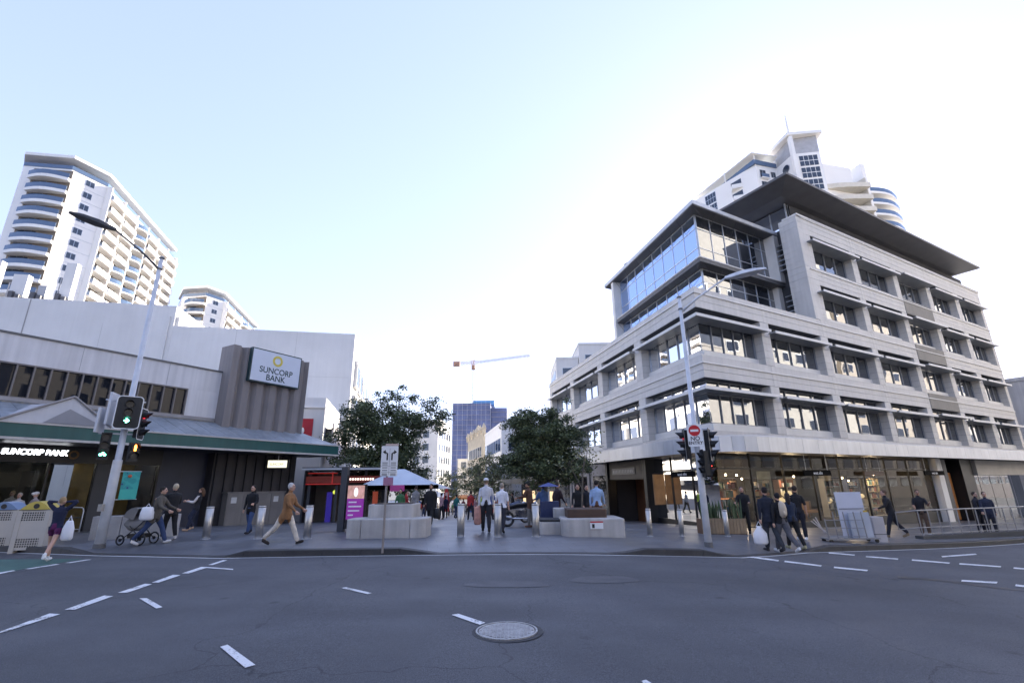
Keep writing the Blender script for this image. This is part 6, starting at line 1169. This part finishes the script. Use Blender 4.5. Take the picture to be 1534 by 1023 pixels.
# ------------------------------------------------------------------ people
SK = {'a': (.5, .3, .22), 'b': (.38, .22, .15), 'c': (.25, .14, .09)}
def cloth(c): return mat('cloth_%02x%02x%02x' % tuple(int(max(0, min(1, v))*255) for v in c), c, .9, var=.2, vs=6, bump=.7, bs=16)
def skinm(k): return mat('skin_'+k, SK[k], .55, var=.05)
def seg_d(P, a, b, ra, rb):
    a, b = np.array(a), np.array(b); ab = b-a; t = np.clip(((P-a)@ab)/max(1e-9, ab@ab), 0, 1); d = np.linalg.norm(P-(a+t[:, None]*ab), axis=1); return d-(ra+(rb-ra)*t)
def person(label, px, py, face, h=1.72, top=(.02, .02, .025), bot=(.03, .03, .04), shoe=(.02, .02, .02), hair=(.03, .02, .015), skin='a', legs=((18, 8), (-16, 22)), arms=((-15, 8, 20), (15, 8, 20)), lean=4, sleeve=1., shorts=False, coat=0., longhair=False, cap=None, vox=.014, group=None, pos=None, under=None, headturn=0, zoff=0., wide=1., vest=None):
    if pos is None: p = gnd(px, py); x, y = p.x, p.y
    else: x, y = pos
    z = topz(x, y)+zoff; s = h/1.75; parts = []   # parts: (kind, data, material slot)
    ms = [cloth(top), cloth(bot), cloth(shoe), cloth(hair), skinm(skin), mat('eye_dark', (.02, .015, .01), .3), cloth(cap or hair), cloth(vest or top), mat('lips', (.3, .1, .08), .5)]
    TOP, BOT, SHOE, HAIR, SKIN, EYE, CAP, VEST, LIP = range(9); mb = MB()
    def tube(pts, rs, m): mb.tube([Vector(p_) for p_ in pts], rs, 12); parts.append(('t', [tuple(p_) for p_ in pts], [(r if not hasattr(r, '__len__') else sum(r)/2) for r in rs], m))
    def ball(c, r, m): mb.ball(c, r, 12, 8); parts.append(('b', tuple(c), r if hasattr(r, '__len__') else (r, r, r), m))
    HZ = .92; low = 9
    for side, (ha, kn) in zip((-1, 1), legs):
        a = rad(ha); hip = Vector((side*.088, 0, HZ)); th = Vector((side*.012, math.sin(a)*.43, -math.cos(a)*.43)); kn_ = hip+th; b = rad(ha-kn); an = kn_+Vector((0, math.sin(b)*.41, -math.cos(b)*.41)); fa = rad(max(-55, min(25, (ha-kn)*.75))); fd = Vector((side*.05, math.cos(fa), math.sin(fa)))
        heel = an+Vector((0, -.045, -.05)); ball_ = an+fd*.12+Vector((0, 0, -.055)); toe = an+fd*.185+Vector((0, 0, -.055)); wl_ = 1.0 if shorts else 1.18*wide
        if shorts: tube([hip+Vector((0, 0, .02)), hip+th*.42], [.098, .092], BOT); tube([hip+th*.3, kn_, kn_.lerp(an, .3), an], [.078, .054, .056, .036], SKIN)
        else: tube([hip+Vector((0, 0, .02)), hip+th*.5, kn_, kn_.lerp(an, .35), an+Vector((0, 0, .02))], [.094, .08*wl_, .06*wl_, .06*wl_, .048*wl_], BOT)
        tube([an+Vector((0, 0, .03)), heel.lerp(ball_, .15), ball_, toe], [.046, .05, .046, .03], SHOE); low = min(low, heel.z-.045, ball_.z-.042, toe.z-.028)
    L = rad(lean); rot = lambda v: Vector((v[0], v[1]*math.cos(L)+(v[2]-HZ)*math.sin(L), HZ-v[1]*math.sin(L)+(v[2]-HZ)*math.cos(L)))
    tube([rot((0, 0, .84)), rot((0, 0, .92)), rot((0, 0, 1.0))], [(.15, .115), (.162, .12), (.14, .108)], BOT)
    ct = coat*.018; w_ = wide
    tr_ = [(.93-.13*coat, .155+ct*1.5, .115+ct), (1.06, .142+ct, .104+ct), (1.2, .158*w_+ct, .115+ct), (1.32, .178*w_+ct, .118+ct), (1.41, .168*w_+ct, .09+ct), (1.455, .09, .07)]
    # torso tube: the first ring axis is set so rx is lateral
    k0 = len(mb.v); n = 14; rings = []
    for zz, rx_, ry_ in tr_:
        for j in range(n): a = 6.28318*j/n; mb.v.append(tuple(rot((rx_*math.cos(a), ry_*math.sin(a), zz))))
    for i in range(len(tr_)-1):
        for j in range(n): mb.f.append((k0+i*n+j, k0+i*n+(j+1) % n, k0+(i+1)*n+(j+1) % n, k0+(i+1)*n+j)); mb.m.append(0)
    mb.f.append(tuple(k0+j for j in range(n-1, -1, -1))); mb.m.append(0); mb.f.append(tuple(k0+(len(tr_)-1)*n+j for j in range(n))); mb.m.append(0)
    for (za, xa, ya), (zb, xb, yb) in zip(tr_, tr_[1:]):
        for e in (-.5, 0, .5): parts.append(('t', [tuple(rot((e*xa, 0, za))), tuple(rot((e*xb, 0, zb)))], [ya+.012, yb+.012], VEST if vest else TOP))
    for side, arm in zip((-1, 1), arms):
        sh = rot((side*.178*w_, 0, 1.395)); ik = arm if arm[0] == 'ik' else None; sw, ab, el = (0, 0, 0) if ik else arm[:3]; a, b = rad(sw), rad(ab); u = Vector((side*math.sin(b), math.sin(a)*math.cos(b), -math.cos(a)*math.cos(b))).normalized(); elb = sh+u*.285; yw = rad(arm[3]) if (len(arm) > 3 and not ik) else 0.
        a2 = rad(sw+el); f = Vector((side*math.sin(b)*.4-side*math.sin(yw), math.sin(a2), -math.cos(a2))).normalized()
        if ik:
            hd_ = rot((side*ik[1], ik[2], ik[3])); hint = Vector((side*ik[4], ik[5], ik[6])).normalized(); v_ = hd_-sh; dist = min(v_.length, .53); v_.normalize(); A_l, B_l = .285, .25; x_ = (dist*dist+A_l*A_l-B_l*B_l)/(2*dist); y_ = math.sqrt(max(0, A_l*A_l-x_*x_)); pn_ = (hint-v_*hint.dot(v_)).normalized(); elb = sh+v_*x_+pn_*y_; f = (sh+v_*dist-elb).normalized()
        wr = elb+f*.25
        tube([sh+Vector((-side*.03, 0, 0)), sh.lerp(elb, .5), elb], [.062+ct*.6, .053+ct*.6, .045+ct*.6], TOP); sl = SKIN if sleeve < .9 else TOP
        if sleeve < .4: tube([sh.lerp(elb, .45), elb], [.047, .042], SKIN)
        tube([elb, elb.lerp(wr, .4), wr], [.044+(ct*.6 if sl == TOP else 0), .042, .03], sl)
        sd = f.cross(Vector((0, 1, 0))); sd = sd.normalized() if sd.length > .1 else Vector((0, 0, 1)); nn = f.cross(sd).normalized(); tube([wr-f*.01, wr+f*.05, wr+f*.09], [.026, .034, .03], SKIN)
        for k in range(4):
            o_ = nn*((k-1.5)*.021); ln = (.07, .082, .078, .06)[k]; tube([wr+f*.075+o_, wr+f*(.075+ln*.55)+o_, wr+f*(.07+ln*.9)+o_+sd*(.022*-side)], [.0105, .01, .009], SKIN)
        tube([wr+f*.03+nn*.03, wr+f*.07+nn*.055, wr+f*.1+nn*.058], [.013, .012, .01], SKIN)
    hc = rot((0, .0, 1.62)); tube([rot((0, 0, 1.43)), hc+Vector((0, -.01, -.07))], [.056, .052], SKIN); ht = rad(headturn); hr = lambda x_, y_, z_: hc+Vector((x_*math.cos(ht)-y_*math.sin(ht), x_*math.sin(ht)+y_*math.cos(ht), z_))
    ball(hc, (.074, .092, .112), SKIN); ball(hr(0, .03, -.06), (.05, .055, .055), SKIN); ball(hr(0, .095, -.012), (.014, .018, .022), SKIN)
    for e in (-1, 1): ball(hr(e*.075, 0, -.01), (.014, .022, .03), SKIN); ball(hr(e*.03, .081, .018), (.014, .014, .009), EYE)
    ball(hr(0, .085, -.055), (.024, .012, .008), LIP)
    ball(hr(0, -.026, .032), (.084, .09, .1), HAIR)
    if longhair: tube([hr(0, -.06, .02), hr(0, -.085, -.12), hr(0, -.09, -.24)], [(.075), (.08), (.05)], HAIR)
    if cap: ball(hr(0, -.012, .06), (.09, .1, .07), CAP); tube([hr(0, .06, .05), hr(0, .15, .035)], [.06, .045], CAP)
    for i, v in enumerate(mb.v): mb.v[i] = (v[0]*s, v[1]*s, (v[2]-low)*s)
    me = mb.mesh('person', ms); ob_ = bpy.data.objects.new('tmp', me); COL.objects.link(ob_)
    r_ = ob_.modifiers.new('r', 'REMESH'); r_.mode = 'VOXEL'; r_.voxel_size = vox*s; sm = ob_.modifiers.new('s', 'SMOOTH'); sm.factor = .5; sm.iterations = 2
    bpy.context.view_layer.update(); m2 = bpy.data.meshes.new_from_object(ob_.evaluated_get(bpy.context.evaluated_depsgraph_get())); bpy.data.objects.remove(ob_); m2.name = 'person'
    n = len(m2.polygons); co = np.empty(len(m2.vertices)*3); m2.vertices.foreach_get('co', co); co = co.reshape(-1, 3); lt = np.empty(n, int); m2.polygons.foreach_get('loop_start', lt); vi = np.empty(len(m2.loops), int); m2.loops.foreach_get('vertex_index', vi); tot = np.empty(n, int); m2.polygons.foreach_get('loop_total', tot)
    cen = (co[vi[lt]]+co[vi[lt+2]])/2/s; cen[:, 2] += low
    best = np.full(n, 9.); idx = np.zeros(n, int); pri = {EYE: .006, LIP: .006, HAIR: .004, CAP: .008, TOP: .003, VEST: .006}
    for k in parts:
        if k[0] == 't':
            d = np.full(n, 9.)
            for a, b, ra, rb in zip(k[1], k[1][1:], k[2], k[2][1:]): d = np.minimum(d, seg_d(cen, a, b, ra, rb))
        else:
            rr_ = np.array(k[2]); q_ = (cen-np.array(k[1]))/rr_; d = (np.linalg.norm(q_, axis=1)-1)*rr_.min()
        d = d-pri.get(k[3], 0); w2 = d < best; best[w2] = d[w2]; idx[w2] = k[3]
    m2.materials.clear()
    for m_ in ms: m2.materials.append(m_)
    m2.polygons.foreach_set('material_index', idx.astype(np.int32)); m2.polygons.foreach_set('use_smooth', [True]*n); m2.update()
    o = link('person', m2, None, (x, y, z)); o.rotation_euler = (0, 0, rad(face)); return tag(o, label, 'person', group)
# 'face': degrees counter-clockwise from looking straight away from the camera (0 = back view, 180 = facing us, -90 = walking right, 90 = walking left)
STR = ((24, 6), (-20, 24)); STND = ((3, 2), (-3, 4)); WLK = ((15, 5), (-13, 18))
UP = ((150, 25, 95, 40), (150, 25, 95, 40))
person('woman seen from behind in navy top and purple shorts with raised arms', 72, 841, 15, 1.58, (.012, .016, .045), (.09, .012, .07), (.7, .7, .68), (.32, .22, .12), 'a', ((12, 6), (-24, 14)), (('ik', .11, -.02, 1.6, 1, .1, .25), ('ik', .11, -.02, 1.6, 1, .1, .25)), 2, 1, True, longhair=False, vox=.012)
person('person in grey brown jacket and jeans striding beside the pram', 225, 816, -75, 1.74, (.09, .08, .065), (.03, .05, .12), (.6, .58, .55), (.02, .016, .014), 'a', ((26, 6), (-24, 16)), ((35, 10, 30), (25, 10, 40)), 8, 1, coat=1, vox=.012)
person('person in black puffer jacket and black trousers beside the jeans wearer', 250, 809, 60, 1.74, (.012, .012, .014), (.012, .012, .014), (.55, .53, .52), (.5, .42, .3), 'a', ((12, 4), (-10, 14)), ((40, 14, 60), (20, 12, 60)), 4, 1, coat=1.3, vox=.013)
person('person in dark vest with white sleeves leaning on the navy wall', 288, 795, 110, 1.68, (.55, .52, .5), (.02, .025, .05), (.45, .3, .2), (.12, .06, .03), 'a', ((14, 4), (30, 55)), ((30, 8, 70), (30, 8, 70)), -8, 1, vest=(.015, .015, .02), vox=.015, longhair=True)
person('person in black top and blue jeans before the taupe cabinet', 371, 800, 175, 1.68, (.01, .01, .012), (.04, .07, .16), (.015, .015, .018), (.02, .015, .012), 'a', WLK, ((10, 14, 70), (-8, 12, 20)), 2, 1, coat=.8, vox=.014, longhair=True)
person('grey haired man in tan jacket and cream trousers walking past the bollards', 424, 816, -88, 1.76, (.24, .12, .05), (.56, .5, .42), (.02, .015, .014), (.42, .42, .42), 'a', ((26, 4), (-30, 14)), ((24, 6, 35), (20, 6, 30)), 5, 1, coat=1.4, vox=.012)
person('person in white beanie standing behind the yellow lidded bin', 40, 803, 160, 1.6, (.35, .3, .3), (.05, .05, .06), hair=(.3, .2, .1), cap=(.65, .62, .6), vox=.018, legs=STND); person('grey haired person in white top behind the blue lidded bin', 14, 803, 200, 1.58, (.5, .5, .52), (.05, .05, .06), hair=(.4, .36, .33), vox=.018, legs=STND); person('fair haired person in pale top standing near the bank doors', 3, 801, 190, 1.68, (.5, .48, .5), (.06, .06, .08), hair=(.35, .26, .16), vox=.018, legs=STND)
person('person in long black coat carrying a bag out of the mall', 644, 788, 172, 1.7, (.012, .012, .014), (.02, .02, .022), (.3, .3, .3), (.03, .02, .015), 'b', WLK, ((-10, 8, 15), (12, 8, 12)), 2, 1, coat=2.2, vox=.018)
person('person in navy jacket walking past the red flag', 667, 776, 10, 1.72, (.015, .022, .06), (.01, .01, .012), vox=.022, legs=WLK, coat=1)
person('man in pale grey shirt and white cap walking up the mall', 728, 797, 4, 1.82, (.55, .55, .58), (.015, .015, .02), (.02, .02, .02), (.2, .15, .1), 'a', ((10, 3), (-10, 14)), ((-6, 8, 10), (8, 8, 10)), 2, 1, cap=(.7, .7, .72), vox=.015, wide=1.05)
person('person in white t-shirt and dark trousers behind the middle bollard', 752, 798, -10, 1.66, (.66, .66, .7), (.02, .02, .03), (.02, .02, .02), (.3, .25, .2), 'a', WLK, ((10, 10, 40), (-10, 10, 25)), 3, .3, vox=.016)
person('worker in yellow green high visibility vest by the stalls', 720, 776, 170, 1.72, (.05, .05, .06), (.03, .03, .04), vest=(.45, .6, .08), vox=.022, legs=STND)
person('man in dark cap and brown jacket beside the motorbikes', 795, 790, 70, 1.74, (.1, .05, .03), (.16, .15, .14), (.12, .06, .04), (.02, .02, .02), 'b', STND, ((30, 10, 50), (30, 10, 50)), 8, 1, cap=(.015, .018, .015), vox=.017, coat=1)
person('person in long dark blue clothes behind the service cart', 817, 791, 30, 1.66, (.05, .09, .2), (.015, .025, .09), (.2, .18, .18), (.03, .03, .05), 'b', WLK, ((30, 10, 50), (20, 8, 40)), 10, 1, coat=2.4, vox=.017)
person('person in dark maroon jacket standing behind the service cart', 836, 789, -60, 1.72, (.035, .02, .022), (.015, .015, .02), vox=.018, legs=STND, coat=1.2)
person('person in light blue shirt seen from behind outside the shop entrance', 897, 796, -15, 1.78, (.3, .42, .62), (.12, .06, .03), hair=(.02, .015, .012), vox=.016, legs=STND, wide=1.06)
person('long haired woman in black beside the shop entrance planter', 868, 793, 170, 1.64, (.012, .012, .014), (.012, .012, .014), hair=(.05, .03, .02), longhair=True, vox=.017, legs=STND); person('dark haired woman in dark jumper next to the planter sapling', 881, 793, 190, 1.62, (.02, .02, .025), (.03, .02, .018), hair=(.015, .01, .01), longhair=True, vox=.017, legs=STND)
person('person in black jacket standing between the plant boxes and shop window', 1120, 799, 150, 1.7, (.012, .012, .014), (.012, .012, .014), hair=(.05, .03, .025), vox=.016, legs=STND, coat=1.2, arms=((20, 10, 70), (20, 10, 70)))
person('woman with cream backpack and loose grey jeans stepping off the kerb', 1178, 828, 8, 1.66, (.012, .012, .016), (.09, .09, .105), (.66, .66, .66), (.015, .012, .012), 'a', ((16, 5), (-20, 26)), ((-8, 10, 10), (8, 10, 10)), 3, 1, vox=.012, wide=1.12)
person('man in dark navy jacket carrying a white shopping bag', 1159, 826, 6, 1.78, (.012, .016, .03), (.03, .035, .045), (.03, .03, .035), (.012, .01, .01), 'a', ((8, 3), (-14, 16)), ((-4, 9, 6), (4, 8, 6)), 2, 1, vox=.013, coat=1.2, wide=1.08)
person('woman in navy blouse and black trousers walking beside the backpack wearer', 1193, 823, 4, 1.64, (.014, .025, .055), (.01, .01, .012), (.35, .33, .2), (.03, .02, .018), 'a', WLK, ((-8, 8, 10), (8, 8, 20)), 2, 1, vox=.013, headturn=-30, longhair=True)
person('person in black with bare forearms and bright white shoes on the footpath', 1203, 809, -20, 1.74, (.014, .012, .014), (.01, .011, .02), (.75, .75, .78), (.03, .02, .015), 'b', STND, ((12, 10, 20), (-10, 10, 12)), 2, .5, vox=.014)
person('man in dark jacket striding towards the trolley', 1343, 805, 70, 1.76, (.015, .014, .018), (.014, .015, .025), (.2, .15, .1), (.1, .06, .04), 'a', ((22, 8), (-20, 18)), ((30, 8, 40), (-20, 8, 20)), 9, 1, vox=.015, coat=1)
person('man in dark top and brown trousers looking at a phone behind the railing', 1389, 803, 150, 1.74, (.014, .014, .02), (.1, .065, .045), (.5, .5, .5), (.03, .02, .015), 'b', STND, ((25, 10, 85), (15, 8, 60)), 4, .6, vox=.016)
for px, py, f, c in ((1474, 800, 200, (.015, .016, .025)), (1490, 801, 150, (.02, .025, .05))): person(['person in black jacket beyond the ramp railing', 'person in navy jacket beyond the ramp railing'][px > 1480], px, py, f, 1.66, c, (.02, .02, .03), vox=.02, legs=STND, coat=1)
rnd = random.Random(77); names = ['red', 'white', 'blue', 'black', 'beige', 'green', 'grey', 'maroon', 'pale pink', 'teal']; cc_ = [(.35, .03, .03), (.6, .6, .6), (.04, .08, .25), (.015, .015, .015), (.4, .32, .22), (.05, .14, .06), (.2, .2, .21), (.12, .02, .03), (.5, .3, .32), (.03, .2, .2)]
where = ['near the parasols', 'near the gazebo', 'by the orange awning stall', 'by the black awning stall', 'far down the mall']
for i, (px, py) in enumerate(((606, 782), (616, 780), (628, 775), (634, 779), (655, 772), (678, 771), (700, 772), (694, 774), (711, 774), (730, 774), (744, 775), (760, 776), (650, 769), (686, 769), (672, 768), (598, 784), (622, 783), (639, 773), (661, 778), (683, 776), (705, 779), (716, 771), (736, 779), (769, 778), (808, 783))):
    person('distant pedestrian in %s top %s' % (names[i % 10]+(' long sleeved' if 14 < i else ''), where[(0 if px < 660 else 2 if px < 715 else 3) if i not in (12, 13, 14) else 4]), px, py, rnd.uniform(0, 360), rnd.uniform(1.6, 1.8), cc_[i % 10], rnd.choice(((.02, .02, .03), (.05, .07, .14), (.15, .13, .1))), vox=.03, legs=rnd.choice((WLK, STND)))
# things people carry
def bag(lab, cat, px, py, h, w_, hgt, m, dy=0., dx=0., handle=True, name='shopping_bag', soft=.8):
    p = gnd(px, py); z = topz(p.x, p.y); t = thing(name, lab, cat, (p.x+dx, p.y+dy, z+h)); q = MB(); n = 12; rows = ((0, .75, .0), (.12, 1, 0), (.6, .95, 0), (.92, soft, 0), (1, soft*.8, 0))
    for f, k, _ in rows:
        for j in range(n): a = 6.283*j/n; q.v.append((w_/2*k*math.cos(a), w_*.3*k*math.sin(a), hgt*f))
    for i in range(len(rows)-1):
        for j in range(n): q.f.append((i*n+j, i*n+(j+1) % n, (i+1)*n+(j+1) % n, (i+1)*n+j)); q.m.append(0)
    q.f += [tuple(range(n-1, -1, -1)), tuple((len(rows)-1)*n+j for j in range(n))]; q.m += [0, 0]; q.local('body', m, t, True)
    if handle: MB().tube([(-w_*.2, 0, hgt*.95), (0, 0, hgt*1.25), (w_*.2, 0, hgt*.95)], .01, 6).local('handle', m, t)
    return t
wbag = mat('white_plastic_bag', (.75, .75, .78), .5, var=.08); bag('white plastic shopping bag held by the man in navy', 'bag', 1159, 826, .2, .42, .5, wbag, -.05, -.34, True, soft=.35); bag('white tote bag on the hip of the person with the pram', 'bag', 225, 816, .72, .42, .38, wbag, -.22, -.12, True, name='tote_bag'); bag('white bag hanging beside the purple shorts', 'bag', 72, 841, .5, .3, .48, wbag, .0, .32, True, soft=.6); bag('pink and tan paper bag held by the man in the white cap', 'bag', 728, 797, .25, .26, .6, mat('paper_bag_pink', (.5, .25, .2), .7, var=.3, vs=8), .0, -.3, True, soft=.95); bag('black bag carried by the person in the long coat', 'bag', 644, 788, .3, .3, .4, plblack, -.05, .28, True)
p = gnd(1178, 828); t = thing('backpack', 'cream backpack with dark straps on the woman in grey jeans', 'backpack', (p.x, p.y-.16, topz(p.x, p.y)+.98)); crm_ = mat('backpack_cream', (.5, .42, .32), .7, var=.12)
MB().tube([(0, -.01, .0), (0, -.02, .06), (0, -.03, .22), (0, -.01, .36), (0, .02, .42)], [(.11, .05), (.15, .09), (.155, .1), (.14, .08), (.07, .03)], 14).local('body', crm_, t, True); MB().tube([(0, -.1, .04), (0, -.12, .1), (0, -.11, .17)], [(.09, .02), (.11, .04), (.1, .02)], 12).local('pocket', crm_, t, True)
for e in (-.09, .09): MB().tube([(e, .02, .02), (e*1.2, .1, .2), (e, .04, .4)], .014, 6).local('strap', plblack, t)
